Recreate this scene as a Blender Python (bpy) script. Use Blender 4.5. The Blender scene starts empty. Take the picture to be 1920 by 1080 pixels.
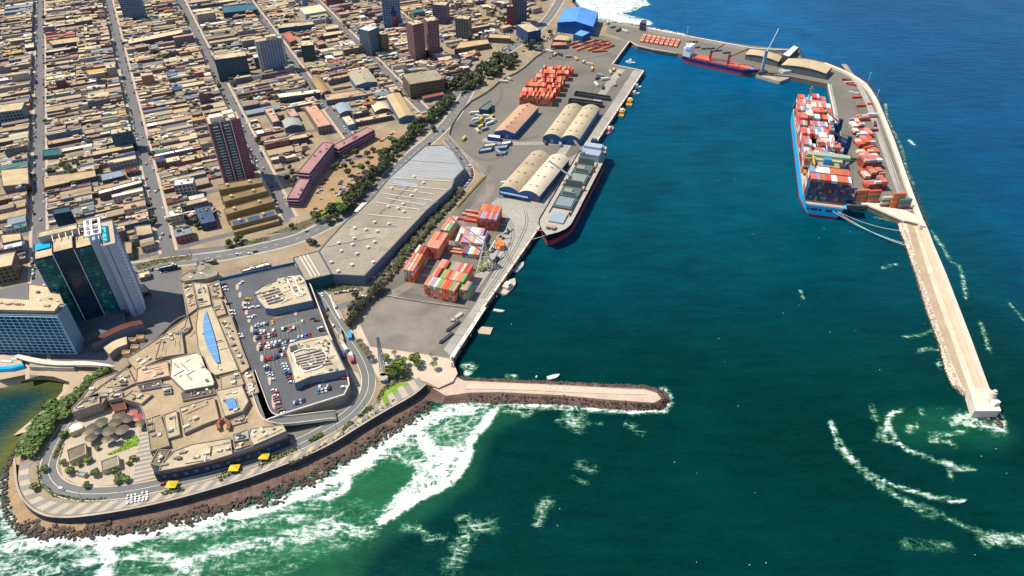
import bpy, math, random
import numpy as np
from mathutils import Vector, noise as mnoise
random.seed(11)
R = random.random
U = random.uniform
scene = bpy.context.scene
COL = scene.collection

# ------------------------------------------------------------------ camera, light, exposure
CAM_H = 370.0; FPX = 1330.0; DIP = math.radians(38.5)
cam_data = bpy.data.cameras.new("camera")
cam = bpy.data.objects.new("camera", cam_data)
COL.objects.link(cam)
cam.location = (0, 0, CAM_H)
cam.rotation_euler = (math.pi / 2 - DIP, 0, 0)
cam_data.sensor_width = 36.0
cam_data.lens = 36.0 * FPX / 1920.0
cam_data.clip_start = 1.0
cam_data.clip_end = 60000.0
scene.camera = cam

SUN_EL = math.radians(58.0)
SUN_D = Vector((-1.0, 0.22, 0)).normalized() * math.cos(SUN_EL) + Vector((0, 0, math.sin(SUN_EL)))
world = bpy.data.worlds.new("World")
scene.world = world
world.use_nodes = True
wn = world.node_tree
wn.nodes.clear()
sky = wn.nodes.new("ShaderNodeTexSky")
sky.sky_type = 'NISHITA'
sky.sun_disc = False
sky.sun_elevation = SUN_EL
sky.sun_rotation = math.atan2(SUN_D.x, SUN_D.y)
sky.air_density = 1.0
sky.dust_density = 0.4
sky.ozone_density = 2.5
bg = wn.nodes.new("ShaderNodeBackground")
bg.inputs[1].default_value = 0.15
wo = wn.nodes.new("ShaderNodeOutputWorld")
wn.links.new(sky.outputs[0], bg.inputs[0])
wn.links.new(bg.outputs[0], wo.inputs[0])
sun_data = bpy.data.lights.new("sun", 'SUN')
sun_data.energy = 5.0
sun_data.angle = math.radians(0.5)
sun_data.color = (1.0, 0.93, 0.80)
sun = bpy.data.objects.new("sun", sun_data)
COL.objects.link(sun)
sun.location = (0, 0, 600)
sun.rotation_euler = (-SUN_D).to_track_quat('-Z', 'Y').to_euler()
scene.view_settings.view_transform = 'Standard'
scene.view_settings.look = 'None'
scene.view_settings.gamma = 1.0
scene.view_settings.exposure = 0.24
scene.view_settings.use_curve_mapping = False

# ------------------------------------------------------------------ geometry helpers
SD, CD = math.sin(DIP), math.cos(DIP)
SEA = -6.0
def P(x, y, z=0.0):
    """where the line of sight through photo pixel x, y (1920 wide) meets the level z"""
    u = (x - 960) / FPX; v = (y - 540) / FPX
    t = (CAM_H - z) / (SD + v * CD)
    return (u * t, (CD - v * SD) * t)
def PL(pts, z=0.0):
    return [P(x, y, z) for x, y in pts]
GA = math.radians(27.4)                       # heading of the city's long streets
ES = (-math.sin(GA), math.cos(GA)); EB = (math.cos(GA), math.sin(GA))
def XY(s, b):
    return (s * ES[0] + b * EB[0], s * ES[1] + b * EB[1])
def SB(p):
    return (p[0] * ES[0] + p[1] * ES[1], p[0] * EB[0] + p[1] * EB[1])
def area2(p):
    return sum(p[i][0] * p[(i + 1) % len(p)][1] - p[(i + 1) % len(p)][0] * p[i][1] for i in range(len(p)))
def ccw(p):
    return list(p) if area2(p) > 0 else list(p)[::-1]
def cen(p):
    return (sum(q[0] for q in p) / len(p), sum(q[1] for q in p) / len(p))
def inside(p, poly):
    x, y = p; c = False; n = len(poly); j = n - 1
    for i in range(n):
        xi, yi = poly[i][0], poly[i][1]; xj, yj = poly[j][0], poly[j][1]
        if (yi > y) != (yj > y) and x < (xj - xi) * (y - yi) / (yj - yi) + xi:
            c = not c
        j = i
    return c
def shrink(poly, d):
    """offset a convex-ish ccw polygon inwards by d"""
    n = len(poly); out = []
    for i in range(n):
        p0, p1, p2 = poly[i - 1], poly[i], poly[(i + 1) % n]
        a = Vector((p1[0] - p0[0], p1[1] - p0[1])); b = Vector((p2[0] - p1[0], p2[1] - p1[1]))
        if a.length < 1e-6 or b.length < 1e-6:
            out.append(p1); continue
        a.normalize(); b.normalize()
        na = Vector((-a.y, a.x)); nb = Vector((-b.y, b.x))
        m = na + nb
        if m.length < 1e-3:
            out.append(p1); continue
        m.normalize(); k = d / max(0.35, m.dot(na))
        out.append((p1[0] + m.x * k, p1[1] + m.y * k))
    return out
def resample(line, step):
    out = [line[0]]; acc = 0.0
    for i in range(len(line) - 1):
        a, b = line[i], line[i + 1]
        L = math.hypot(b[0] - a[0], b[1] - a[1])
        if L < 1e-6: continue
        t = step - acc
        while t <= L:
            out.append((a[0] + (b[0] - a[0]) * t / L, a[1] + (b[1] - a[1]) * t / L)); t += step
        acc = (acc + L) % step
    return out
def smooth(line, n=2):
    for _ in range(n):
        o = [line[0]]
        for a, b in zip(line[:-1], line[1:]):
            o.append((a[0] * .75 + b[0] * .25, a[1] * .75 + b[1] * .25)); o.append((a[0] * .25 + b[0] * .75, a[1] * .25 + b[1] * .75))
        o.append(line[-1]); line = o
    return line
def offset(line, d):
    """offset an open line to its left by d"""
    out = []
    for i, p in enumerate(line):
        a = line[max(0, i - 1)]; b = line[min(len(line) - 1, i + 1)]
        dx, dy = b[0] - a[0], b[1] - a[1]; L = math.hypot(dx, dy) or 1
        out.append((p[0] - dy / L * d, p[1] + dx / L * d))
    return out

class MB:
    def __init__(s):
        s.v = []; s.f = []; s.m = []; s.c = []; s.col = None
    def face(s, pts, mi=0):
        k = len(s.v); s.v.extend(pts); s.f.append(tuple(range(k, k + len(pts)))); s.m.append(mi)
        if s.col is not None: s.c.append(s.col)
    def prism(s, pts, z0, z1, mt=0, ms=0, bottom=False, top=True):
        pts = ccw(pts); n = len(pts); k = len(s.v)
        s.v.extend([(p[0], p[1], z0) for p in pts]); s.v.extend([(p[0], p[1], z1) for p in pts])
        nf = 0
        for i in range(n):
            j = (i + 1) % n
            s.f.append((k + i, k + j, k + n + j, k + n + i)); s.m.append(ms); nf += 1
        if top:
            s.f.append(tuple(k + n + i for i in range(n))); s.m.append(mt); nf += 1
        if bottom:
            s.f.append(tuple(k + n - 1 - i for i in range(n))); s.m.append(ms); nf += 1
        if s.col is not None: s.c.extend([s.col] * nf)
    def rimmed(s, pts, z0, z1, t=.35, d=.5, mt=1, ms=0):
        """walls with a parapet standing d above the roof"""
        pts = ccw(pts); inn = shrink(pts, t); n = len(pts)
        s.prism(pts, z0, z1, top=False, ms=ms)
        for i in range(n):
            j = (i + 1) % n
            s.face([(*pts[i], z1), (*pts[j], z1), (*inn[j], z1), (*inn[i], z1)], ms)
            s.face([(*inn[i], z1), (*inn[j], z1), (*inn[j], z1 - d), (*inn[i], z1 - d)], ms)
        s.face([(*p, z1 - d) for p in inn], mt)
    def box(s, cx, cy, z0, lx, ly, h, ang=0.0, mt=0, ms=None, bottom=False):
        c, q = math.cos(ang), math.sin(ang)
        pts = [(cx + c * a * lx / 2 - q * b * ly / 2, cy + q * a * lx / 2 + c * b * ly / 2) for a, b in ((-1, -1), (1, -1), (1, 1), (-1, 1))]
        s.prism(pts, z0, z0 + h, mt, mt if ms is None else ms, bottom)
    def cyl(s, cx, cy, z0, r, h, n=10, r2=None, mt=0, ms=None, bottom=False):
        r2 = r if r2 is None else r2; k = len(s.v); ms = mt if ms is None else ms
        A = [2 * math.pi * i / n for i in range(n)]
        s.v.extend([(cx + r * math.cos(a), cy + r * math.sin(a), z0) for a in A]); s.v.extend([(cx + r2 * math.cos(a), cy + r2 * math.sin(a), z0 + h) for a in A])
        for i in range(n):
            j = (i + 1) % n; s.f.append((k + i, k + j, k + n + j, k + n + i)); s.m.append(ms)
        s.f.append(tuple(k + n + i for i in range(n))); s.m.append(mt)
        if s.col is not None: s.c.extend([s.col] * (n + 1))
    def beam(s, p, q, w=.5, h=None, mi=0):
        h = h or w; p = Vector(p); q = Vector(q); d = (q - p)
        if d.length < 1e-6: return
        d.normalize(); up = Vector((0, 0, 1)) if abs(d.z) < .95 else Vector((1, 0, 0))
        a = d.cross(up).normalized() * w / 2; b = a.cross(d).normalized() * h / 2
        k = len(s.v)
        for o in (p, q):
            for e, f in ((-1, -1), (1, -1), (1, 1), (-1, 1)):
                s.v.append(tuple(o + a * e + b * f))
        for fc in ((0, 1, 5, 4), (1, 2, 6, 5), (2, 3, 7, 6), (3, 0, 4, 7), (3, 2, 1, 0), (4, 5, 6, 7)):
            s.f.append(tuple(k + i for i in fc)); s.m.append(mi)
        if s.col is not None: s.c.extend([s.col] * 6)
    def strip(s, A, B, mi=0):
        """A and B: equally long lists of 3-D points"""
        k = len(s.v); n = len(A); s.v.extend(A); s.v.extend(B)
        for i in range(n - 1):
            s.f.append((k + i, k + i + 1, k + n + i + 1, k + n + i)); s.m.append(mi)
            if s.col is not None: s.c.append(s.col)
    def mesh(s, name, mats, org=(0, 0, 0), smooth_=False):
        me = bpy.data.meshes.new(name)
        ox, oy, oz = org
        me.from_pydata([(x - ox, y - oy, z - oz) for x, y, z in s.v], [], s.f)
        for m in (mats if isinstance(mats, (list, tuple)) else [mats]):
            me.materials.append(m)
        me.polygons.foreach_set("material_index", s.m)
        if smooth_:
            me.polygons.foreach_set("use_smooth", [True] * len(s.f))
        if s.c:
            at = me.color_attributes.new("Col", 'FLOAT_COLOR', 'CORNER')
            arr = []
            for f, c in zip(s.f, s.c): arr.extend([c[0], c[1], c[2], 1.0] * len(f))
            at.data.foreach_set("color", arr)
        me.update()
        return me
    def build(s, name, mats, parent=None, org=None, color=None, smooth_=False, kind=None):
        if parent is not None:
            org = wloc(parent)
        elif org is None:
            org = (0, 0, 0)
        o = bpy.data.objects.new(name, s.mesh(name, mats, org, smooth_))
        COL.objects.link(o)
        if parent is not None: o.parent = parent
        else: o.location = org
        if color: o.color = (*color, 1)
        if kind: o["kind"] = kind
        return o
WL = {}
def wloc(o):
    x, y, z = o.location
    p = o.parent
    while p is not None:
        x += p.location.x; y += p.location.y; z += p.location.z; p = p.parent
    return (x, y, z)
def tag(o, label=None, cat=None, group=None, kind=None):
    if label: o["label"] = label
    if cat: o["category"] = cat
    if group: o["group"] = group
    if kind: o["kind"] = kind
    return o
def thing(name, label, cat, loc=(0, 0, 0), group=None):
    o = bpy.data.objects.new(name, None); COL.objects.link(o); o.location = loc
    o.empty_display_size = 1
    return tag(o, label, cat, group)
def struct(name, mb, mats, **k):
    return tag(mb.build(name, mats, **k), kind="structure")
def copy_tree(o, parent=None):
    c = o.copy(); COL.objects.link(c); c.parent = parent
    for ch in o.children:
        copy_tree(ch, c)
    return c
LAND = []       # landmarks used to tell look-alikes apart: (phrase, x, y)
AUTO = []       # (object, noun phrase, x, y)
def auto(o, phrase, x, y):
    AUTO.append((o, phrase, x, y))

# ------------------------------------------------------------------ materials
def hx(h, k=1.0):
    h = h.lstrip('#'); c = [int(h[i:i + 2], 16) / 255 for i in (0, 2, 4)]
    r, g, b = [(x / 12.92 if x <= .04045 else ((x + .055) / 1.055) ** 2.4) * k for x in c]
    return (r, g, b)
def N(nt, t, **k):
    n = nt.nodes.new(t)
    for a, b in k.items(): setattr(n, a, b)
    return n
def mk(name, col=(.5, .5, .5), var=.18, scale=.12, fine=1.5, rough=.85, objcol=False, attr=False, metal=0.0, bump=0.0, stripe=None, spec=.3, stain=0.0):
    m = bpy.data.materials.new(name); m.use_nodes = True
    nt = m.node_tree; L = nt.links; b = nt.nodes["Principled BSDF"]
    b.inputs["Roughness"].default_value = rough; b.inputs["Metallic"].default_value = metal
    b.inputs["Specular IOR Level"].default_value = spec
    g = N(nt, "ShaderNodeNewGeometry")
    n1 = N(nt, "ShaderNodeTexNoise"); n1.inputs["Scale"].default_value = scale; n1.inputs["Detail"].default_value = 5; n1.inputs["Roughness"].default_value = .6
    n2 = N(nt, "ShaderNodeTexNoise"); n2.inputs["Scale"].default_value = fine; n2.inputs["Detail"].default_value = 2
    L.new(g.outputs["Position"], n1.inputs["Vector"]); L.new(g.outputs["Position"], n2.inputs["Vector"])
    a = N(nt, "ShaderNodeMath", operation='ADD'); L.new(n1.outputs[0], a.inputs[0]); L.new(n2.outputs[0], a.inputs[1])
    mr = N(nt, "ShaderNodeMapRange"); mr.inputs[1].default_value = .7; mr.inputs[2].default_value = 1.3
    mr.inputs[3].default_value = 1 - var; mr.inputs[4].default_value = 1 + var
    L.new(a.outputs[0], mr.inputs[0])
    fac = mr.outputs[0]
    if stripe:      # colour bands across the sheeting: period in metres, strength, direction
        dot = N(nt, "ShaderNodeVectorMath", operation='DOT_PRODUCT'); dot.inputs[1].default_value = (stripe[2][0], stripe[2][1], 0)
        L.new(g.outputs["Position"], dot.inputs[0])
        s1 = N(nt, "ShaderNodeMath", operation='MULTIPLY'); s1.inputs[1].default_value = 2 * math.pi / stripe[0]; L.new(dot.outputs["Value"], s1.inputs[0])
        s2 = N(nt, "ShaderNodeMath", operation='SINE'); L.new(s1.outputs[0], s2.inputs[0])
        s3 = N(nt, "ShaderNodeMath", operation='MULTIPLY_ADD'); s3.inputs[1].default_value = stripe[1]; s3.inputs[2].default_value = 1.0; L.new(s2.outputs[0], s3.inputs[0])
        s4 = N(nt, "ShaderNodeMath", operation='MULTIPLY'); L.new(s3.outputs[0], s4.inputs[0]); L.new(fac, s4.inputs[1]); fac = s4.outputs[0]
    if stain:
        n3 = N(nt, "ShaderNodeTexNoise"); n3.inputs["Scale"].default_value = scale * .35; n3.inputs["Detail"].default_value = 6; n3.inputs["Distortion"].default_value = 1.2
        L.new(g.outputs["Position"], n3.inputs["Vector"])
        r3 = N(nt, "ShaderNodeMapRange"); r3.inputs[1].default_value = .48; r3.inputs[2].default_value = .66; r3.inputs[3].default_value = 1.0; r3.inputs[4].default_value = 1 - stain
        L.new(n3.outputs[0], r3.inputs[0])
        s5 = N(nt, "ShaderNodeMath", operation='MULTIPLY'); L.new(r3.outputs[0], s5.inputs[0]); L.new(fac, s5.inputs[1]); fac = s5.outputs[0]
    vm = N(nt, "ShaderNodeVectorMath", operation='SCALE'); L.new(fac, vm.inputs["Scale"])
    if objcol:
        oi = N(nt, "ShaderNodeObjectInfo"); L.new(oi.outputs["Color"], vm.inputs[0])
    elif attr:
        at = N(nt, "ShaderNodeAttribute", attribute_name="Col"); L.new(at.outputs["Color"], vm.inputs[0])
    else:
        vm.inputs[0].default_value = col
    L.new(vm.outputs[0], b.inputs["Base Color"])
    if bump:
        bp = N(nt, "ShaderNodeBump"); bp.inputs["Strength"].default_value = bump; bp.inputs["Distance"].default_value = .3
        L.new(a.outputs[0], bp.inputs["Height"]); L.new(bp.outputs[0], b.inputs["Normal"])
    return m
M = {}
M['ground'] = mk("dusty_ground", (.30, .225, .14), .28, .05, .8, stain=.25)
M['dirt'] = mk("brown_dirt", (.33, .21, .11), .22, .06, .7)
M['sand'] = mk("beach_sand", (.42, .31, .2), .12, .05, .9)
M['asphalt'] = mk("asphalt", (.10, .10, .102), .2, .05, 1.2, stain=.2)
M['street'] = mk("street_asphalt", (.145, .135, .13), .2, .04, 1.0)
M['road'] = mk("coast_road_asphalt", (.16, .155, .14), .15, .05, 1.0)
M['yard'] = mk("yard_asphalt", (.17, .152, .122), .16, .02, .5, stain=.25)
M['apron'] = mk("quay_concrete", (.34, .31, .26), .16, .03, .4, stain=.3)
M['lot'] = mk("gravel_lot", (.22, .185, .15), .25, .06, 2.2, stain=.2)
M['pave'] = mk("pale_paving", (.45, .36, .26), .12, .1, 1.0)
M['paveg'] = mk("grey_paving", (.25, .235, .21), .12, .1, 1.0)
M['white'] = mk("white_paint", (.75, .73, .68), .08, .3, 2)
M['line'] = mk("road_marking", (.6, .58, .5), .2, .5, 3)
M['yellow'] = mk("yellow_marking", (.6, .4, .04), .15, .5, 3)
M['concrete'] = mk("concrete", (.42, .36, .28), .2, .08, 1.0, stain=.25)
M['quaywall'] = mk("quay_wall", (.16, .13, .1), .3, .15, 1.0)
M['cap'] = mk("pale_quay_edge", (.62, .53, .42), .15, .1, 1.0)
M['rubble'] = mk("breakwater_stone", (.58, .48, .35), .22, .1, .9, bump=.4)
M['rock'] = mk("shore_rock", (.08, .056, .042), .45, .3, 1.2, rough=.7, bump=.6)
M['rockp'] = mk("pale_rock", (.42, .33, .25), .3, .3, 1.2, bump=.6)
M['bank'] = mk("rocky_bank", (.15, .09, .065), .4, .12, .9, bump=.4)
M['wall'] = mk("painted_wall", var=.14, scale=.15, objcol=True)
M['roof'] = mk("flat_roof", var=.2, scale=.1, fine=.9, objcol=True, stain=.22)
M['sheet'] = mk("roof_sheeting", var=.12, scale=.05, fine=.6, rough=.6, objcol=True, stain=.16)
M['mallroof'] = mk("ribbed_roof", (.30, .25, .18), .12, .03, .4, rough=.7, stain=.18, stripe=(2.4, .05, XY(0, 1)))
M['paint'] = mk("object_paint", var=.1, scale=.4, fine=2.5, rough=.45, objcol=True, spec=.4)
M['attr'] = mk("mixed_paint", var=.16, scale=.15, fine=1.2, attr=True)
M['cabin'] = mk("car_glass", (.02, .025, .03), .1, 1, 2, rough=.15, spec=.6)
M['tyre'] = mk("rubber", (.02, .02, .02), .1, 1, 2)
M['glass'] = mk("window_glass", (.018, .03, .045), .3, .2, .7, rough=.25, spec=.35)
M['teal'] = mk("teal_glass", (.01, .10, .11), .5, .09, .35, rough=.3, spec=.25)
M['teal2'] = mk("light_teal_glass", (.03, .22, .2), .5, .09, .35, rough=.3, spec=.25)
M['navy'] = mk("navy_glass", (.01, .03, .055), .3, .05, .2, rough=.15, spec=.4)
M['hotelglass'] = mk("hotel_glass", (.004, .055, .095), .5, .15, .5, rough=.3, spec=.2)
M['pool'] = mk("pool_water", (.05, .55, .6), .1, .3, 1, rough=.1, spec=.5)
M['steel'] = mk("dark_steel", (.05, .055, .06), .15, .3, 2, rough=.5)
M['trunk'] = mk("bark", (.1, .07, .045), .25, 1, 4)
M['leaf'] = mk("leaves", (.06, .085, .025), .45, .35, 2.5, rough=.6, objcol=True)
M['grass'] = mk("grass", (.17, .28, .025), .3, .2, 1.5)
M['dryleaf'] = mk("dry_scrub", (.11, .1, .045), .4, .3, 1.5)
M['deck'] = mk("ship_deck", (.42, .39, .32), .15, .15, 1.2)
M['bluewall'] = mk("blue_wall", (.035, .13, .3), .15, .15, 1.0)

# ------------------------------------------------------------------ coast lines (photo pixels, unprojected to their own level)
bank_in = [(-60, 690), (0, 692), (60, 686), (140, 688), (176, 702), (172, 712), (150, 732), (115, 760), (62, 808), (40, 850), (35, 881), (33, 898), (38, 921), (50, 941), (74, 960), (104, 969), (159, 967), (280, 947), (400, 915), (490, 887), (607, 840), (675, 797), (725, 767), (775, 740), (796, 720), (822, 728), (850, 716)]
bank_out = [(-60, 722), (0, 712), (60, 702), (110, 707), (138, 716), (138, 730), (118, 752), (92, 776), (48, 818), (22, 856), (12, 885), (8, 905), (8, 933), (14, 965), (37, 992), (70, 1003), (153, 1004), (290, 992), (420, 957), (512, 938), (625, 883), (700, 836), (745, 808), (780, 782), (802, 764), (830, 757), (862, 752)]
quay = [(850, 672), (905, 580), (1020, 415), (1208, 132), (1149, 120), (1181, 77), (1195, 85), (1225, 92), (1269, 99), (1414, 137), (1483, 143), (1552, 157), (1562, 204), (1574, 290), (1581, 383), (1627, 384), (1696, 414)]
outer = [(1736, 424), (1704, 340), (1677, 261), (1646, 186), (1625, 155), (1591, 134), (1548, 117), (1502, 108), (1497, 92), (1418, 91), (1369, 81), (1319, 72), (1260, 61), (1210, 51), (1175, 45), (1136, 42), (1100, 25), (1082, 14), (1072, 2), (1085, -25), (1130, -70)]
L_in = PL(bank_in, 0); L_quay = PL(quay, 0); L_outer = PL(outer, 0)
far_coast = [(420, 1700), (700, 2600), (1500, 5200), (5000, 14000), (-14000, 26000), (-20000, 4000), (-3000, 460)]
land_poly = L_in + L_quay + L_outer + far_coast
mb = MB(); mb.prism(land_poly, SEA - 6, 0, 0, 1)
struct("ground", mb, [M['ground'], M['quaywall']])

# far hills inland, out of the frame, so that the land does not end in a flat line
mb = MB()
A = []; B = []
for i in range(40):
    t = i / 39; x = -16000 + 19000 * t; y = 6500 + 2500 * t
    A.append((x, y, 0)); B.append((x - 600, y + 3500, 500 + 250 * math.sin(i * 1.3) + 150 * math.sin(i * 2.9)))
mb.strip(B, A)
struct("hills", mb, M['dirt'])

# ------------------------------------------------------------------ sheets laid on the ground
ZL = [0.02]
def sheet(name, pts, mat, dz=0.0, z=None, px=True):
    z_ = ZL[0] + dz if z is None else z
    q = ccw(PL(pts, z_) if px else pts)
    mb = MB(); mb.face([(*p, z_) for p in q])
    return struct(name, mb, mat)
def ribbon(name, line, w, mat, z=.06, px=True, sm=2):
    l = PL(line, 0) if px else list(line)
    if sm: l = smooth(l, sm)
    a = offset(l, w / 2); b = offset(l, -w / 2)
    mb = MB(); mb.strip([(*p, z) for p in b], [(*p, z) for p in a])
    o = struct(name, mb, mat)
    return l
port_fence = [(1040, 92), (1010, 102), (975, 135), (940, 150), (917, 172), (872, 197), (837, 250), (852, 270), (910, 330), (895, 345), (857, 387), (800, 450), (745, 512), (706, 558), (690, 585), (676, 607), (680, 618), (695, 648), (800, 663), (850, 672)]
sheet("port_yard", [(1100, 60), (1178, 78), (1150, 121), (1205, 134), (1020, 415), (905, 580), (850, 671)] + port_fence[::-1], M['yard'])
sheet("quay_apron", [(1206, 134), (1188, 131), (1150, 190), (1085, 285), (1062, 300), (1015, 372), (930, 372), (915, 390), (948, 410), (960, 450), (930, 500), (893, 568), (832, 655), (849, 672), (905, 580), (1020, 415)], M['apron'], .03)
sheet("gravel_lot", [(726, 557), (800, 570), (877, 580), (835, 640), (803, 664), (695, 649), (680, 618), (676, 607), (695, 578)], M['lot'], .05)
sheet("quay_edge_strip", [(912, 576), (905, 576), (843, 670), (850, 672)], M['white'], .08)
PLZ = mk('plaza_paving', (.56, .43, .32), .14, .06, .8, stain=.15)
sheet("plaza", [(694, 650), (800, 665), (849, 674), (858, 700), (850, 714), (822, 727), (800, 716), (745, 700), (712, 716), (700, 690), (668, 635), (660, 612), (676, 610)], PLZ, .03)
sheet("terminal_apron", [(1181, 79), (1136, 60), (1140, 45), (1212, 54), (1319, 75), (1497, 95), (1500, 108), (1548, 120), (1591, 137), (1622, 158), (1645, 190), (1675, 265), (1702, 345), (1725, 400), (1696, 413), (1627, 383), (1582, 382), (1575, 290), (1563, 204), (1553, 156), (1483, 142), (1414, 136), (1269, 98), (1225, 91)], M['yard'], .01)
sheet("terminal_edge", [(1562, 204), (1575, 290), (1582, 382), (1590, 382), (1583, 290), (1569, 204), (1559, 158), (1553, 158)], M['apron'], .05)
sheet("terminal_end_apron", [(1582, 383), (1582, 375), (1640, 377), (1700, 395), (1726, 408), (1730, 421), (1696, 413), (1627, 383)], M['cap'], .06)
sheet("hotel_grounds", [(560, 395), (610, 400), (650, 375), (690, 340), (735, 285), (770, 255), (740, 243), (705, 250), (640, 300), (560, 345), (540, 375)], M['dirt'], .02)
sheet("mall_forecourt", [(270, 500), (340, 498), (350, 600), (200, 690), (60, 690), (-40, 690), (-40, 560), (150, 500)], M['street'], .02)
sheet("beach", [(-60, 691), (0, 692), (60, 687), (140, 689), (178, 704), (150, 731), (118, 757), (104, 765), (92, 762), (130, 728), (130, 716), (100, 706), (50, 702), (0, 712)], M['sand'], .04)

# ------------------------------------------------------------------ roads
STREETS = [-450, -346, -242, -138, -35, 74.5, 177, 279, 381, 483]
mb = MB()
def wstrip(mb, s0, s1, b0, b1, z):
    mb.face([(*XY(s0, b0), z), (*XY(s0, b1), z), (*XY(s1, b1), z), (*XY(s1, b0), z)][::-1])
for b, s0 in zip(STREETS, (560, 560, 470, 480, 600, 606, 722, 742, 1010, 1090)):
    mb = MB(); q = [(*XY(s0, b - 5.5), .05), (*XY(s0, b + 5.5), .05), (*XY(2300, b + 5.5), .05), (*XY(2300, b - 5.5), .05)]
    mb.face(q); struct("street", mb, M['street'])
    for sd in (-1, 1):
        mb = MB(); c0, c1 = sorted((b + sd * 5.5, b + sd * 8.2))
        mb.prism([XY(s0, c0), XY(s0, c1), XY(2300, c1), XY(2300, c0)], 0, .14); struct("pavement", mb, M['pave'])
for k in range(-1, 17):
    s = 604 + 88 * k; mb = MB()
    b1 = 74 if k == 0 else (-142 if k < 0 else (180 if k == 1 else 330))
    mb.face([(*XY(s - 3.6, -560), .07), (*XY(s - 3.6, b1), .07), (*XY(s + 3.6, b1), .07), (*XY(s + 3.6, -560), .07)]); struct("cross_street", mb, M['street'])
coast_road = [(587, 540), (605, 556), (625, 590), (645, 622), (670, 655), (686, 685), (693, 712), (687, 742), (665, 770), (637, 792), (600, 813), (562, 833), (512, 851), (462, 866), (400, 885), (336, 901), (266, 917), (214, 925), (153, 927), (116, 918), (97, 903), (89, 884), (92, 866), (101, 842), (116, 814), (134, 788), (160, 760), (200, 720)]
RL = ribbon("coast_road", coast_road, 9.5, M['road'], .09)
avenue = [(130, 540), (210, 508), (300, 494), (400, 482), (442, 476), (540, 454), (575, 441), (632, 412), (662, 394), (700, 362), (733, 328), (779, 284), (812, 258), (848, 222), (866, 192), (884, 160), (905, 132), (935, 105), (975, 80), (1010, 55), (1032, 30), (1050, 0), (1075, -40)]
AV = ribbon("coast_avenue", avenue, 15, M['road'], .1)
inland_lane = [(300, 478), (400, 468), (445, 462), (540, 440), (572, 424), (615, 398), (660, 366), (702, 322), (745, 280), (800, 240), (835, 205), (860, 170), (885, 140), (925, 105), (965, 78)]
IL = ribbon("inland_carriageway", inland_lane, 8, M['street'], .08)
mall_road = [(590, 545), (640, 540), (690, 528), (735, 490), (780, 440), (830, 392), (868, 350), (884, 330), (874, 305), (855, 282), (838, 262)]
MR = ribbon("port_access_road", mall_road, 9, M['street'], .085)
access2 = [(615, 580), (650, 572), (690, 556), (712, 540), (748, 498)]
ribbon("port_gate_lane", access2, 7, M['road'], .07)
# yard roads inside the port, paler
ribbon("yard_road", [(870, 560), (915, 500), (955, 440), (1000, 370), (1045, 300), (1090, 230), (1140, 160), (1165, 130)], 10, M['apron'], .045)
ribbon("yard_road", [(846, 268), (905, 320), (925, 350), (900, 380), (840, 450), (790, 520), (730, 556)], 9, M['lot'], .04)
ribbon("yard_road", [(905, 262), (960, 270), (1020, 268), (1080, 268)], 8, M['apron'], .042)
ribbon("breakwater_road", [(1582, 120), (1622, 175), (1655, 270), (1680, 340), (1702, 395)], 7, M['apron'], .05)

TM = mk("tyre_rubber_mark", (.10, .095, .085), .3, .1, 1.0)
for pts in ([(930, 395), (955, 410), (965, 440), (950, 480), (920, 520)], [(985, 395), (990, 420), (965, 470), (930, 525), (905, 560)], [(920, 310), (905, 345), (880, 380), (840, 440)], [(860, 275), (895, 300), (930, 300), (960, 280)], [(945, 262), (985, 262), (1010, 255)], [(1120, 150), (1105, 180), (1130, 200)], [(1000, 100), (1040, 112), (1100, 112), (1145, 100)], [(930, 150), (945, 175), (930, 200), (900, 215)], [(960, 495), (945, 470), (958, 455)], [(1600, 190), (1612, 215), (1600, 240)], [(1650, 240), (1672, 300), (1690, 360)], [(1586, 230), (1596, 300), (1598, 360)], [(740, 545), (790, 558), (850, 566)], [(800, 540), (760, 520), (800, 470)], [(1090, 270), (1050, 330), (1030, 380)], [(1145, 165), (1175, 150), (1180, 140)]):
    l_ = smooth(PL(pts), 3)
    for d_ in (-1.1, 1.1):
        a_, b_ = offset(l_, d_ + .28), offset(l_, d_ - .28); mb = MB(); mb.strip([(*p, .13) for p in b_], [(*p, .13) for p in a_]); struct("tyre_mark", mb, TM)
SJ = mk("slab_joint", (.17, .155, .13), .2, .1, 1.0)
for i in range(34):
    t_ = i / 33; x_, y_ = 1195 + (860 - 1195) * t_, 148 + (645 - 148) * t_; a_ = P(x_, y_); b_ = P(x_ - 22 - 8 * t_, y_ - 3 - 3 * t_); mb = MB(); mb.beam((*a_, .05), (*b_, .05), .3, .06); struct("slab_joint", mb, SJ)
def centre_line(line, z, dash=3, gap=5, w=.3, mat='line', name="lane_marking"):
    pts = resample(line, 1.0); mb = MB(); i = 0
    while i + dash < len(pts):
        a = offset(pts[i:i + dash + 1], w / 2); b = offset(pts[i:i + dash + 1], -w / 2)
        mb.strip([(*p, z) for p in b], [(*p, z) for p in a]); i += dash + gap
    struct(name, mb, M[mat])
centre_line(RL, .11, 30, 0, .35)
centre_line(AV, .12, 4, 6, .4)
centre_line(offset(AV, 6.9), .12, 60, 0, .3); centre_line(offset(AV, -6.9), .12, 60, 0, .3)
centre_line(MR, .105, 4, 5, .3)
for (x, y) in ((625, 588),):
    ribbon("stop_line", [(618, 553), (628, 580), (638, 597)], 1.1, M['white'], .12, sm=0)
def kerbs(line, w, name="kerb", ww=.5, h=.15, mat='cap'):
    for sd in (-1, 1):
        a = offset(line, sd * (w / 2)); b = offset(line, sd * (w / 2 + ww)); mb = MB()
        lo, hi = (a, b) if sd > 0 else (b, a)
        mb.strip([(*p, h) for p in lo], [(*p, h) for p in hi])
        mb.strip([(*p, 0) for p in a], [(*p, h) for p in a]) if sd < 0 else mb.strip([(*p, h) for p in a], [(*p, 0) for p in a])
        struct(name, mb, M[mat])
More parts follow.
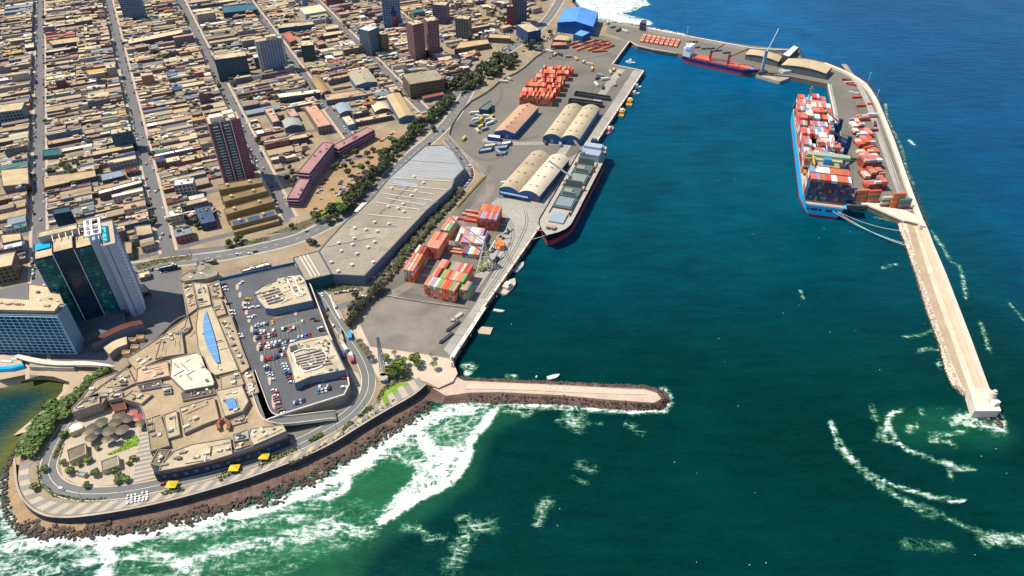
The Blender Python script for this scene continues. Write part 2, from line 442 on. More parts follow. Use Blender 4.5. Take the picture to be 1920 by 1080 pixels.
kerbs(RL, 9.5); kerbs(AV, 15, ww=.8); kerbs(MR, 9)

# ------------------------------------------------------------------ promenade: alternating bands of paving between road and sea wall
pin = [(58, 868), (52, 890), (60, 915), (78, 935), (110, 944), (160, 944), (214, 940), (280, 929), (350, 913), (410, 898), (470, 880), (530, 860), (590, 836), (640, 808), (680, 780), (706, 757), (735, 735), (765, 716), (786, 708)]
pout = [(36, 872), (35, 892), (40, 921), (56, 944), (82, 961), (130, 967), (190, 960), (268, 947), (340, 929), (400, 914), (470, 892), (535, 868), (600, 841), (650, 811), (690, 787), (728, 764), (758, 747), (782, 734), (794, 721)]
a = smooth(PL(pin), 2); b = smooth(PL(pout), 2)
def even(line, n):
    L = [0]
    for p, q in zip(line[:-1], line[1:]): L.append(L[-1] + math.hypot(q[0] - p[0], q[1] - p[1]))
    out = []; k = 0
    for i in range(n):
        t = L[-1] * i / (n - 1)
        while k < len(L) - 2 and L[k + 1] < t: k += 1
        f = (t - L[k]) / max(1e-6, L[k + 1] - L[k])
        out.append((line[k][0] + (line[k + 1][0] - line[k][0]) * f, line[k][1] + (line[k + 1][1] - line[k][1]) * f))
    return out
NB = 64
ea, eb_ = even(a, NB), even(b, NB)
prom = thing("promenade", "curving promenade paved in beige and grey bands above the dark sea wall", "promenade", (*ea[30], 0))
prom["kind"] = "structure"
for i in range(NB - 1):
    mb = MB(); z = .15 + .03 * (i % 2)
    mb.prism([ea[i], ea[i + 1], eb_[i + 1], eb_[i]], 0, z)
    mb.build("paving_band", M['pave'] if i % 2 else M['paveg'], prom)
# sea wall, top coping and face
wl = smooth(PL([(30, 860), (32, 898), (37, 921), (50, 943), (74, 962), (104, 970), (159, 968), (280, 948), (400, 916), (490, 888), (607, 841), (675, 798), (725, 768), (775, 741), (797, 721)]), 2)
wo_ = offset(wl, -1.2)
sw = thing("sea_wall", "long dark sea wall below the banded promenade", "sea wall", (*wl[20], 0))
mb = MB(); mb.strip([(*p, SEA) for p in offset(wl, -1.6)], [(*p, .9) for p in wo_]); mb.build("wall_face", mk("shaded_sea_wall_face", (.045, .045, .055), .3, .1, .8), sw)  # face colour darkened to carry the wall's shade
mb = MB(); mb.strip([(*p, .9) for p in wo_], [(*p, .9) for p in wl]); mb.strip([(*p, .9) for p in wl], [(*p, 0) for p in wl]); mb.build("coping", M['concrete'], sw)

# ------------------------------------------------------------------ banks down to the water
bo = PL(bank_out, SEA)
bi = [(p[0], p[1]) for p in L_in]
def bank(name, A, B, zi, zo, mat, n=150, amp=.8, seed=3):
    ea_, eb2 = A, B
    rows = 7; mb = MB(); G = []
    for j in range(rows + 1):
        t = j / rows; row = []
        for p, q in zip(ea_, eb2):
            x = p[0] + (q[0] - p[0]) * t; y = p[1] + (q[1] - p[1]) * t
            z = zi + (zo - zi) * t ** 1.3
            k = mnoise.noise(Vector((x * .22, y * .22, seed))) * amp * (0 if j == 0 else 1)
            row.append((x + k * .6, y + k * .6, z + k * (.5 + t * .5)))
        G.append(row)
    for j in range(rows): mb.strip(G[j], G[j + 1])
    return struct(name, mb, mat, smooth_=False)
def pair(A, B, step=2.5):
    oa, ob = [], []
    for i in range(len(A) - 1):
        n = max(1, int(max(math.dist(A[i], A[i + 1]), math.dist(B[i], B[i + 1])) / step))
        for k in range(n):
            t = k / n
            oa.append((A[i][0] + (A[i + 1][0] - A[i][0]) * t, A[i][1] + (A[i + 1][1] - A[i][1]) * t)); ob.append((B[i][0] + (B[i + 1][0] - B[i][0]) * t, B[i][1] + (B[i + 1][1] - B[i][1]) * t))
    oa.append(A[-1]); ob.append(B[-1]); return oa, ob
def ext(A, B, d):       # push the outer line a little under water
    out = []
    for p, q in zip(A, B):
        v = Vector((q[0] - p[0], q[1] - p[1])); L = max(v.length, 1e-3); v /= L
        out.append((q[0] + v.x * d, q[1] + v.y * d))
    return out
A1, B1 = pair(bi[:9], bo[:9]); bank("beach_slope", A1, ext(A1, B1, 14), -.05, SEA - 2.5, M['sand'], amp=.3)
A2, B2 = pair(bi[8:17], bo[8:17]); bank("dirt_bank", A2, ext(A2, B2, 3), -4.4, SEA - 1.2, M['dirt'], amp=.7)
A3, B3 = pair(bi[16:], bo[16:]); bank("rocky_bank", A3, ext(A3, B3, 3), -4.7, SEA - 1.2, M['bank'])
# rocks
def rock_mesh(k, mat):
    rnd = random.Random(k); mb = MB(); n = 6
    pts = []
    for j, (zz, rr) in enumerate(((0, .75), (.35, 1.0), (.75, .72))):
        for i in range(n):
            a_ = 2 * math.pi * (i + rnd.uniform(-.3, .3)) / n; r = rr * rnd.uniform(.65, 1.15)
            pts.append((r * math.cos(a_), r * math.sin(a_) * .8, zz + rnd.uniform(-.12, .12)))
    mb.v = pts
    for j in (0, 1):
        for i in range(n):
            i2 = (i + 1) % n; mb.f.append((j * n + i, j * n + i2, (j + 1) * n + i2, (j + 1) * n + i)); mb.m.append(0)
    mb.f.append(tuple(2 * n + i for i in range(n))); mb.m.append(0)
    return mb.mesh("rock", mat)
ROCKS = [rock_mesh(i, M['rock']) for i in range(7)]; PROCKS = [rock_mesh(20 + i, M['rockp']) for i in range(6)]
def put(name, me, loc, rz=0, sc=(1, 1, 1), parent=None, tilt=0, color=None):
    o = bpy.data.objects.new(name, me); COL.objects.link(o)
    if parent is not None:
        w = wloc(parent); o.parent = parent; loc = (loc[0] - w[0], loc[1] - w[1], loc[2] - w[2])
    o.location = loc; o.rotation_euler = (tilt, tilt * .6, rz); o.scale = sc
    if color: o.color = (*color, 1)
    return o
def merge_rocks(name, meshes, items, mat, parent=None, kind="stuff"):
    mb = MB()
    base = [([tuple(v.co) for v in me.vertices], [tuple(p.vertices) for p in me.polygons]) for me in meshes]
    for (x, y, z, s) in items:
        vs, fs = base[int(R() * len(base))]; a_ = U(0, 6.28); c, q = math.cos(a_) * s, math.sin(a_) * s; k = len(mb.v)
        mb.v.extend([(x + c * v[0] - q * v[1], y + q * v[0] + c * v[1], z + v[2] * s) for v in vs])
        mb.f.extend([tuple(k + i for i in f) for f in fs]); mb.m.extend([0] * len(fs))
    return mb.build(name, mat, parent, kind=kind)
rv = thing("rock_revetment", "dark boulders heaped along the foot of the promenade bank in the surf", "rocks", (*bo[18], SEA))
cand = []
A3r, B3r = pair(bi[14:25], bo[14:25], 3.0)
for p, q in zip(A3r, B3r):
    for _ in range(3):
        t = U(.56, 1.06); cand.append((p[0] + (q[0] - p[0]) * t + U(-2, 2), p[1] + (q[1] - p[1]) * t + U(-2, 2), t))
random.shuffle(cand)
big = cand[:230]
for x, y, t in big:
    s = U(.9, 2.0) * random.choice([.8, 1, 1.2, 1.5]); put("rock", ROCKS[int(R() * 7)], (x, y, -4.7 + (SEA + .1 + 4.7) * min(1, t) ** 1.3 - .5), U(0, 6.3), (s, s, s * .8), rv, U(-.3, .3))
small = [(x + U(-3, 3), y + U(-3, 3), -4.9 - 1.1 * min(1, t), U(.6, 1.6)) for x, y, t in cand[60:] for _ in range(4)]
merge_rocks("small_rocks", ROCKS, small, M['rock'], rv)
lowleft = []
for p, q in zip(*pair(bi[8:17], bo[8:17], 2.0)):
    for _ in range(6):
        t = U(.9, 1.12); lowleft.append((p[0] + (q[0] - p[0]) * t + U(-1.5, 1.5), p[1] + (q[1] - p[1]) * t + U(-1.5, 1.5), -5.4 - .6 * t, U(.5, 1.3)))
tag(merge_rocks("shore_rubble", ROCKS, lowleft, M['rock']), "small dark rubble around the point below the dirt bank", "rubble")

# ------------------------------------------------------------------ short jetty (foreground right of the mall)
jt = [(848, 702), (870, 714), (960, 718), (1034, 721), (1144, 727), (1211, 730), (1232, 737), (1240, 748), (1226, 755), (1180, 752), (1126, 748), (1055, 741), (996, 738), (937, 735), (880, 736), (836, 742), (812, 728), (830, 712)]
jo = [(846, 700), (868, 709), (960, 713), (1034, 716), (1144, 721), (1212, 724), (1243, 732), (1256, 748), (1240, 768), (1181, 768), (1126, 764), (1055, 757), (996, 756), (937, 757), (880, 753), (830, 757), (806, 735), (826, 710)]
JZ = -1.2
mb = MB(); top = PL(jt, JZ); mb.prism(top, SEA - 3, JZ, 0, 0)
struct("jetty_top", mb, mk("pink_jetty_sand", (.50, .37, .27), .16, .08, .6))
ot = PL(jo, SEA); A4, B4 = pair(top + [top[0]], ot + [ot[0]]); bank("jetty_bank", A4, ext(A4, B4, 2), JZ + .02, SEA - 1.5, M['bank'], amp=1.5, seed=8)
it = []
for p, q in zip(*pair(top[:-3], ot[:-3], 1.6)):
    for _ in range(7):
        t = U(.15, 1.05); it.append((p[0] + (q[0] - p[0]) * t + U(-1, 1), p[1] + (q[1] - p[1]) * t + U(-1, 1), JZ + (SEA - JZ) * t ** 1.3 - .5, U(.5, 1.35)))
tag(merge_rocks("jetty_rubble", ROCKS, it, M['rock']), "brown rubble slopes of the short jetty", "rubble")
mb = MB(); mb.face([(*p, JZ + .3) for p in ccw(PL([(880, 719), (1000, 722), (1208, 733), (1212, 740), (1100, 737), (960, 730), (870, 729)], JZ + .3))]); struct("jetty_path", mb, mk("jetty_path", (.57, .43, .32), .1, .05, .5))
mb = MB(); pp = PL([(1085, 737), (1120, 739), (1122, 742), (1086, 740)], JZ); 
it = [(*P(U(1015, 1085), U(728, 733), JZ), JZ, .5) for _ in range(10)]
tag(merge_rocks("stone_row", PROCKS, it, M['rock']), "small dark stones lying along the jetty path", "stones")

# ------------------------------------------------------------------ long breakwater
bw_in = [(1690, 412), (1697, 432), (1706, 456), (1727, 520), (1747, 585), (1768, 640), (1783, 690), (1797, 722), (1818, 742)]
bw_mid = [(1716, 414), (1722, 430), (1731, 452), (1751, 510), (1774, 575), (1797, 640), (1817, 690), (1832, 735), (1838, 745)]
bw_out = [(1733, 414), (1741, 432), (1750, 456), (1775, 515), (1800, 580), (1823, 640), (1843, 695), (1858, 735), (1862, 745)]
ti, tm, to = PL(bw_in, -2.4), PL(bw_mid, -.5), PL(bw_out, .8)
mb = MB(); bodyp = ti + to[::-1]; mb.prism(bodyp, SEA - 6, -2.4, 0, 0); struct("breakwater_core", mb, M['rubble'])
mb = MB(); mb.prism(PL(bw_mid, -1.4) + PL(bw_out, -1.4)[::-1], -2.4, -1.4, 0, 0); struct("breakwater_ledge", mb, mk("ledge_stone", (.50, .40, .28), .14, .05, .6))
wb = offset(to, 3.2)
mb = MB(); q = PL([(1726, 414), (1733, 430), (1742, 452), (1764, 510), (1789, 578), (1811, 640), (1832, 693), (1849, 735), (1854, 746)], 1.2); o_ = PL(bw_out, 1.2)
mb.prism(q + o_[::-1], SEA - 4, 1.2, 0, 0); tag(mb.build("wave_wall", mk("wave_wall_concrete", (.60, .49, .37), .1, .06, .5)), "long pale concrete wave wall along the seaward side of the breakwater", "sea wall")
mb = MB(); mb.face([(*p, -2.34) for p in ccw(PL([(1700, 420), (1712, 418), (1740, 510), (1762, 575), (1788, 645), (1806, 700), (1820, 738), (1806, 728), (1785, 680), (1752, 590), (1722, 500)], -2.34))]); struct("breakwater_track", mb, mk('track_sand', (.40, .295, .19), .14, .05, .6))
bwo = [(1685, 418), (1690, 436), (1698, 459), (1719, 521), (1739, 587), (1760, 642), (1774, 694), (1787, 725), (1813, 747)]
A5, B5 = pair(ti, PL(bwo, SEA)); bank("breakwater_slope", A5, ext(A5, B5, 2), -2.4, SEA - 1.5, M['rubble'], amp=1.6, seed=5)
bwr = thing("breakwater_armour", "pale stone blocks along the harbour side of the long breakwater", "rocks", (*ti[4], SEA))
cand = []
for p, q in zip(*pair(ti, PL(bwo, SEA), 1.6)):
    for _ in range(5):
        t = U(-.1, 1.0); cand.append((p[0] + (q[0] - p[0]) * t, p[1] + (q[1] - p[1]) * t, -2.4 - 3.6 * max(0, t) - .4, U(.6, 1.35)))
random.shuffle(cand)
for x, y, z, s in cand[:150]: put("rock", PROCKS[int(R() * 6)], (x, y, z), U(0, 6.3), (s * 1.2, s, s * .8), bwr, U(-.3, .3))
merge_rocks("small_rocks", PROCKS, cand[150:], M['rockp'], bwr)
dk = [(p[0], p[1], SEA - .4, U(.8, 1.7)) for p in resample(PL(bwo, SEA), 1.3)] + [(p[0] + U(-1, 1), p[1] + U(-1, 1), SEA - .6, U(.8, 1.5)) for p in resample(PL(bwo, SEA), 1.0)]
tag(merge_rocks("waterline_rocks", ROCKS, dk, M['rock']), "wet dark rocks at the waterline inside the long breakwater", "rocks")
# head of the breakwater
hd = thing("breakwater_beacon", "pale concrete platform with a lumpy beacon base closing the long breakwater", "platform", (*P(1845, 765, 2), 0))
mb = MB(); mb.prism(PL([(1816, 725), (1858, 730), (1877, 768), (1829, 768)], 2.2), SEA - 4, 2.2, 0, 0); mb.build("platform_slab", M['cap'], hd)
mb = MB(); mb.prism(PL([(1828, 771), (1877, 771), (1875, 768), (1830, 768)], 2.4), 1.6, 2.8); mb.build("edge_kerb", M['white'], hd)
mb = MB(); x, y = P(1856, 750, 2.2); mb.cyl(x, y, 2.2, 4, 3.5, 14, 3.2); mb.cyl(x, y, 5.7, 2.4, 4.5, 14, 1.9); mb.cyl(x, y, 10.2, 1.2, 1.5, 10); mb.build("beacon_tower", M['cap'], hd)
mb = MB(); x, y = P(1864, 757, 2.2); mb.box(x, y, 2.2, 5, 4, 3, .3); mb.build("equipment_hut", M['white'], hd)
fr = [(*P(U(1850, 1880), U(776, 800), SEA), SEA - .7, U(.8, 2)) for _ in range(26)]
tag(merge_rocks("reef_rocks", ROCKS, fr, M['rock']), "brown rocks awash beyond the breakwater head", "rocks")

# wave wall of the terminal, seaward side
for nm, pts, w, h, lab in (("wave_wall", outer[:7], 4.5, 3.0, "tall pale wave wall curving round the container terminal"), ("wave_wall", outer[8:14], 2.6, 5.0, "thin pale parapet wall along the outer side of the cargo pier")):
    l = smooth(PL(pts, h), 2); k = offset(l, w if nm else 0)
    mb = MB(); mb.prism(l + k[::-1], -1, h, 0, 0); tag(mb.build(nm, M['cap'], org=(*l[0], 0)), lab, "sea wall")
cr = []
for p in resample(PL(outer[:16], SEA), 1.8):
    for _ in range(2): cr.append((p[0] + U(0, 5), p[1] + U(-1, 4), SEA - .7, U(.7, 1.6)))
tag(merge_rocks("outer_rubble", ROCKS, cr, M['rock']), "dark rubble at the seaward foot of the terminal wall", "rubble")

# quay cope: a pale edge beam along the harbour side
for pts, w, nm in ((quay[0:4], 1.6, "quay_edge"), (quay[3:6], 1.6, "quay_edge"), (quay[5:9], 1.0, "quay_edge"), (quay[11:15], 1.4, "quay_edge"), (quay[14:], 2.2, "quay_edge")):
    l = PL(pts, .35); k = offset(l, w)
    mb = MB(); mb.prism(l + k[::-1], -1.2, .35, 0, 0); struct(nm, mb, M['cap'])
# rubber fenders and bollards along the long quay
fl = resample(PL(quay[0:4], 0), 14)
FND = MB(); FND.box(0, 0, -3.2, 1.0, 2.2, 3.0, 0); FNM = FND.mesh("fender", M['tyre'])
BOL = MB(); BOL.cyl(0, 0, .35, .4, .9, 8, .55); BOM = BOL.mesh("bollard", M['yellow'])
qd = math.atan2(fl[5][1] - fl[4][1], fl[5][0] - fl[4][0]) - math.pi / 2
for i, p in enumerate(fl):
    o = put("fender", FNM, (p[0] + .8 * math.cos(qd), p[1] + .8 * math.sin(qd), 0), qd); tag(o, "black rubber fender on the face of the long quay", "fender", "fenders along the long quay")
    o = put("bollard", BOM, (p[0] - 1.0 * math.cos(qd), p[1] - 1.0 * math.sin(qd), 0), 0); tag(o, "small yellow bollard on the edge of the long quay", "bollard", "bollards along the long quay")
# ------------------------------------------------------------------ the sea: one sheet to the horizon, with foam and water colour as vertex attributes
def axis(lo, hi, st, far):
    a = list(np.arange(lo, hi + .01, st)); o = []; d = 25.0; x = lo - d
    while x > -far: o.append(x); d *= 1.6; x -= d
    o.append(-far); e = []; d = 25.0; x = hi + d
    while x < far: e.append(x); d *= 1.6; x += d
    e.append(far)
    return np.array(o[::-1] + a + e)
ax_, ay_ = axis(-440, 960, 2.6, 30000), axis(170, 1300, 2.6, 30000)
GX, GY = np.meshgrid(ax_, ay_)
X = GX.ravel(); Y = GY.ravel()
def dseg(X, Y, line):
    d = np.full(X.shape, 1e9)
    for (x0, y0), (x1, y1) in zip(line[:-1], line[1:]):
        vx, vy = x1 - x0, y1 - y0; L2 = vx * vx + vy * vy + 1e-9
        t = np.clip(((X - x0) * vx + (Y - y0) * vy) / L2, 0, 1)
        d = np.minimum(d, np.hypot(X - x0 - t * vx, Y - y0 - t * vy))
    return d
def inpoly(X, Y, poly):
    c = np.zeros(X.shape, bool); n = len(poly); j = n - 1
    for i in range(n):
        xi, yi = poly[i]; xj, yj = poly[j]
        if abs(yj - yi) > 1e-9:
            c ^= ((yi > Y) != (yj > Y)) & (X < (xj - xi) * (Y - yi) / (yj - yi) + xi)
        j = i
    return c
def ss(a, b, x):
    t = np.clip((x - a) / (b - a), 0, 1); return t * t * (3 - 2 * t)
near = (X > -460) & (X < 980) & (Y > 150) & (Y < 1320)
xn, yn = X[near], Y[near]
foam = np.zeros(xn.shape)
def stroke(pts, w, s, soft=1.0):
    global foam
    d = dseg(xn, yn, smooth(PL(pts, SEA), 1)); foam = np.maximum(foam, s * (1 - ss(w * .35, w * (1 + soft), d)))
def patch(pts, s, soft=6):
    global foam
    q = PL(pts, SEA); d = dseg(xn, yn, q + [q[0]]); i = inpoly(xn, yn, q)
    foam = np.maximum(foam, s * np.where(i, ss(-soft * .6, soft * .5, d), 1 - ss(0, soft, d) * 1.0) * np.where(i, 1, (1 - ss(0, soft, d))))
# the surf below the promenade
patch([(905, 757), (930, 765), (912, 795), (900, 815), (882, 822), (880, 850), (868, 872), (860, 892), (832, 915), (800, 925), (760, 950), (722, 980), (712, 978), (722, 950), (740, 925), (770, 905), (776, 880), (760, 870), (738, 862), (690, 872), (655, 900), (640, 925), (600, 945), (540, 962), (470, 985), (400, 995), (330, 1012), (290, 1040), (200, 1052), (120, 1070), (40, 1090), (-40, 1100), (-40, 1010), (50, 1006), (153, 1010), (290, 998), (420, 962), (512, 943), (625, 888), (700, 840), (745, 812), (780, 786), (802, 768), (830, 760), (862, 755)], .60, 5)
patch([(722, 950), (740, 925), (770, 905), (776, 880), (760, 870), (800, 850), (880, 830), (870, 880), (830, 915), (770, 940), (722, 978)], .84, 4)
stroke([(925, 770), (905, 800), (882, 822), (878, 850), (862, 885), (832, 912), (795, 925), (745, 958), (716, 978)], 3.6, 1.15, .7)
stroke([(560, 925), (640, 890), (700, 855), (760, 810), (820, 775), (880, 765)], 6, .98, 1.4)
stroke([(640, 885), (655, 905), (640, 925), (610, 932)], 3, .95, .8)
stroke([(700, 1000), (560, 965), (430, 990), (330, 1010)], 3, .72, 1.4)
stroke([(780, 800), (800, 840), (835, 860), (830, 905)], 5, 1.05, 1)
patch([(430, 1000), (520, 975), (640, 945), (700, 960), (690, 1000), (560, 1050), (420, 1100), (-40, 1100), (100, 1060), (290, 1030)], .46, 16)
stroke([(20, 1025), (120, 1010), (230, 1015), (330, 985), (420, 972), (520, 948), (640, 892), (700, 850)], 4.2, 1.08, .9)
stroke([(60, 1075), (180, 1050), (300, 1040), (370, 1075)], 3, .8, 1.6)
stroke([(190, 1085), (210, 1050), (190, 1020)], 4, 1.0, 1.2)
stroke([(330, 1060), (430, 1030), (520, 1010), (600, 990)], 3.5, .74, 1.5)
stroke([(560, 1010), (640, 985), (680, 1000)], 4, .76, 1.6)
# drifting foam further out
for pts, w, s in (([(848, 1060), (860, 1030), (878, 990), (915, 985)], 6, .60), ([(870, 975), (878, 990)], 5, .55), ([(760, 990), (790, 992), (800, 1012), (830, 1008)], 2.6, .66), ([(1010, 985), (1012, 955), (1030, 940)], 3.6, .60), ([(1062, 765), (1080, 800), (1090, 770)], 4, .62), ([(1072, 790), (1085, 800)], 6, .60), ([(1175, 795), (1195, 805), (1205, 815)], 3, .62), ([(1090, 872), (1110, 880)], 4, .56), ([(940, 770), (1000, 768), (985, 778)], 3, .66), ([(1045, 790), (1130, 795)], 1.6, .55), ([(1070, 895), (1100, 905)], 2, .5)):
    stroke(pts, w * .7, s * .92, 1.8)
for pts, w, s in (([(1558, 790), (1565, 815), (1585, 845), (1620, 880), (1660, 905), (1710, 920), (1760, 935), (1810, 940)], 2.6, .92), ([(1568, 835), (1600, 870), (1640, 905), (1680, 930), (1700, 938)], 3.4, .68), ([(1700, 940), (1750, 955), (1800, 985), (1850, 1000), (1930, 1012)], 3.2, .7), ([(1845, 1015), (1880, 1012), (1930, 1010)], 6, .72),
                  ([(1690, 768), (1668, 775), (1662, 800), (1655, 825), (1680, 830)], 3.2, .85), ([(1665, 790), (1672, 812), (1690, 838), (1720, 850), (1760, 865), (1785, 870)], 3.2, .85), ([(1790, 878), (1825, 880)], 2.2, .8), ([(1780, 870), (1782, 895)], 1.6, .7), ([(1635, 762), (1642, 785)], 4, .64), ([(1655, 800), (1640, 830)], 3, .58), ([(1700, 800), (1725, 795), (1700, 812)], 2, .74), ([(1745, 812), (1790, 815), (1810, 808)], 2, .76), ([(1745, 825), (1780, 828), (1790, 835)], 2, .72), ([(1772, 785), (1790, 800), (1800, 812)], 2, .72), ([(1725, 765), (1730, 775)], 2.4, .8), ([(1760, 768), (1765, 766)], 2.4, .85), ([(1800, 768), (1810, 772)], 2.4, .75), ([(1700, 945), (1740, 970), (1760, 960)], 4, .52), ([(1700, 1020), (1780, 1025)], 6, .5),
                  ([(1640, 408), (1665, 412), (1685, 415)], 3.4, .72), ([(1655, 502), (1670, 498), (1682, 495)], 3, .7), ([(1695, 632), (1720, 630), (1745, 620)], 2.4, .7), ([(1722, 660), (1735, 652), (1757, 655)], 3, .72), ([(1760, 675), (1762, 690)], 2, .6), ([(1500, 545), (1506, 560)], 2.2, .7), ([(1703, 262), (1715, 272)], 3.6, .85), ([(1660, 195), (1662, 215), (1672, 240), (1690, 275), (1700, 320), (1712, 345)], 2.6, .72), ([(1745, 432), (1772, 470), (1782, 490), (1800, 500), (1805, 520), (1812, 560)], 2.6, .68), ([(1838, 605), (1848, 635), (1855, 660)], 3, .72), ([(1890, 565), (1920, 600)], 1.2, .6)):
    stroke(pts, max(1.2, w * .42), s * .93, 1.8)
patch([(1800, 778), (1830, 780), (1880, 780), (1882, 812), (1860, 812), (1830, 798), (1800, 800), (1780, 790)], .78, 6)
stroke([(870, 754), (1055, 762), (1180, 770), (1245, 768), (1258, 748), (1244, 730)], 2.6, .85, 1.2)
stroke([(1180, 771), (1245, 768)], 2.6, 1.0, 1.0)
stroke([(870, 687), (885, 682), (888, 690), (875, 700)], 3, .72, .8)
stroke([(955, 706), (962, 705)], 3, .5)
# far beach surf
patch([(1085, 5), (1100, -10), (1200, -25), (1210, 5), (1190, 18), (1160, 25), (1215, 40), (1206, 46), (1140, 40), (1100, 24)], .95, 14)
stroke([(1090, 0), (1105, 18), (1140, 34), (1210, 43)], 12, 1.25, .6)
stroke([(1212, 52), (1280, 65)], 6, 1.15, .8)
stroke([(1225, 60), (1270, 68)], 8, .8, .8)
stroke([(1100, -5), (1160, 8), (1210, 8)], 8, 1.0, 1)
stroke([(8, 905), (8, 933), (12, 965), (37, 996), (70, 1008)], 6, .72, 1.2)
foam = foam * .80
foam_all = np.zeros(X.shape); foam_all[near] = foam
# water colour: murky green close to the point, blue out at sea with sky reflection painted in
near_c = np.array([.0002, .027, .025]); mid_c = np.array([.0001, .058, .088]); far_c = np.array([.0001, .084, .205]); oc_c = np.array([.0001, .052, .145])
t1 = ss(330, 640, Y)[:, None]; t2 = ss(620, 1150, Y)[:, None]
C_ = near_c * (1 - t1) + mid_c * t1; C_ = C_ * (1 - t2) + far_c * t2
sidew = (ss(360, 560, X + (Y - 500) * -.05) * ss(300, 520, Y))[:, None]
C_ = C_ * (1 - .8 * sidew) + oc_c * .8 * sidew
# aerated green water round the surf
if True:
    q = PL([(1000, 757), (905, 800), (870, 900), (760, 975), (700, 1010), (640, 1100), (-60, 1100), (-60, 1000), (150, 1000), (420, 955), (700, 835), (860, 750)], SEA)
    d = dseg(xn, yn, q + [q[0]]); i = inpoly(xn, yn, q)
    a = np.where(i, ss(0, 26, d) * .45 + .4, 0.4 * (1 - ss(0, 14, d)))
    ga = np.zeros(X.shape); ga[near] = a; ga = ga[:, None]
    C_ = C_ * (1 - ga) + np.array([.018, .12, .05]) * ga
    gb = np.zeros(X.shape); gb[near] = (1 - ss(4, 26, dseg(xn, yn, PL([(1700, 800), (1790, 800), (1850, 805)], SEA)))) * .4; gb = gb[:, None]
    C_ = C_ * (1 - gb) + np.array([.01, .11, .05]) * gb
    # lagoon beside the hotel: shallow olive over weed and sand
    lg = PL([(0, 712), (60, 702), (110, 707), (138, 716), (138, 730), (118, 752), (92, 776), (48, 818), (22, 856)], SEA)
    gl = np.zeros(X.shape); gl[near] = 1 - ss(0, 26, dseg(xn, yn, lg)); gl = gl[:, None]
    left = ((X < -225) & (Y < 400))[:, None]
    C_ = np.where(left, np.array([.002, .036, .042]) * (1 - gl) + np.array([.09, .10, .02]) * gl, C_)
me = bpy.data.meshes.new("sea")
nx, ny = len(ax_), len(ay_)
co = np.empty((nx * ny, 3), 'f'); co[:, 0] = X; co[:, 1] = Y; co[:, 2] = SEA
ii = np.arange((nx - 1) * (ny - 1)); r = ii // (nx - 1); c = ii % (nx - 1); k0 = r * nx + c
fc = np.stack([k0, k0 + 1, k0 + 1 + nx, k0 + nx], 1).astype('i').ravel()
me.vertices.add(nx * ny); me.vertices.foreach_set("co", co.ravel())
me.loops.add(len(fc)); me.loops.foreach_set("vertex_index", fc)
me.polygons.add(len(ii)); me.polygons.foreach_set("loop_start", np.arange(0, len(fc), 4, dtype='i'))
me.update(calc_edges=True)
at = me.attributes.new("foam", 'FLOAT', 'POINT'); at.data.foreach_set("value", foam_all.astype('f'))
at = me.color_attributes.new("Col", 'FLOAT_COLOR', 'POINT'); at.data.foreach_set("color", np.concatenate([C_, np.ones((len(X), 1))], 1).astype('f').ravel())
sea = bpy.data.objects.new("sea", me); COL.objects.link(sea); tag(sea, "deep green and blue harbour water with foam", kind="structure")
m = bpy.data.materials.new("sea_water"); m.use_nodes = True; nt = m.node_tree; L = nt.links; b = nt.nodes["Principled BSDF"]
g = N(nt, "ShaderNodeNewGeometry"); pos = g.outputs["Position"]
def noise_(scale, detail=4, rough=.55, dist=0, vec=None):
    n = N(nt, "ShaderNodeTexNoise"); n.inputs["Scale"].default_value = scale; n.inputs["Detail"].default_value = detail; n.inputs["Roughness"].default_value = rough; n.inputs["Distortion"].default_value = dist
    L.new(vec or pos, n.inputs["Vector"]); return n.outputs[0]
def math_(op, a, b_=None, c_=None):
    n = N(nt, "ShaderNodeMath", operation=op)
    for i_, v in enumerate((a, b_, c_)):
        if v is None: continue
        if isinstance(v, (int, float)): n.inputs[i_].default_value = v
        else: L.new(v, n.inputs[i_])
    return n.outputs[0]
mp = N(nt, "ShaderNodeMapping"); mp.inputs["Rotation"].default_value = (0, 0, math.radians(-35)); mp.inputs["Scale"].default_value = (.6, 2.4, 1); L.new(pos, mp.inputs[0])
n1 = noise_(.075, 6, .68, .9); n2 = noise_(.30, 4, .6, .6, mp.outputs[0])
wv = N(nt, "ShaderNodeVectorMath", operation='ADD'); nz = N(nt, "ShaderNodeTexNoise"); nz.inputs["Scale"].default_value = .12; L.new(pos, nz.inputs["Vector"])
sc_ = N(nt, "ShaderNodeVectorMath", operation='SCALE'); sc_.inputs["Scale"].default_value = 9.0; L.new(nz.outputs["Color"], sc_.inputs[0]); L.new(pos, wv.inputs[0]); L.new(sc_.outputs[0], wv.inputs[1])
vo = N(nt, "ShaderNodeTexVoronoi", feature='DISTANCE_TO_EDGE'); vo.inputs["Scale"].default_value = .17; L.new(wv.outputs[0], vo.inputs["Vector"])
vo2 = N(nt, "ShaderNodeTexVoronoi", feature='DISTANCE_TO_EDGE'); vo2.inputs["Scale"].default_value = .5; L.new(wv.outputs[0], vo2.inputs["Vector"])
lace = math_('MULTIPLY_ADD', math_('MINIMUM', math_('MULTIPLY', vo.outputs["Distance"], 1.6), .6), .55, math_('MULTIPLY', vo2.outputs["Distance"], .35))
nn = math_('ADD', math_('MULTIPLY', n1, .62), math_('ADD', math_('MULTIPLY', n2, .38), math_('MULTIPLY_ADD', lace, .55, -.10)))
def ridge(v, k): return math_('MINIMUM', math_('MULTIPLY', math_('ABSOLUTE', math_('SUBTRACT', v, .5)), k), 1.0)
w1 = N(nt, "ShaderNodeTexNoise"); w1.inputs["Scale"].default_value = .045; w1.inputs["Detail"].default_value = 5; w1.inputs["Distortion"].default_value = 1.6; L.new(mp.outputs[0], w1.inputs["Vector"])
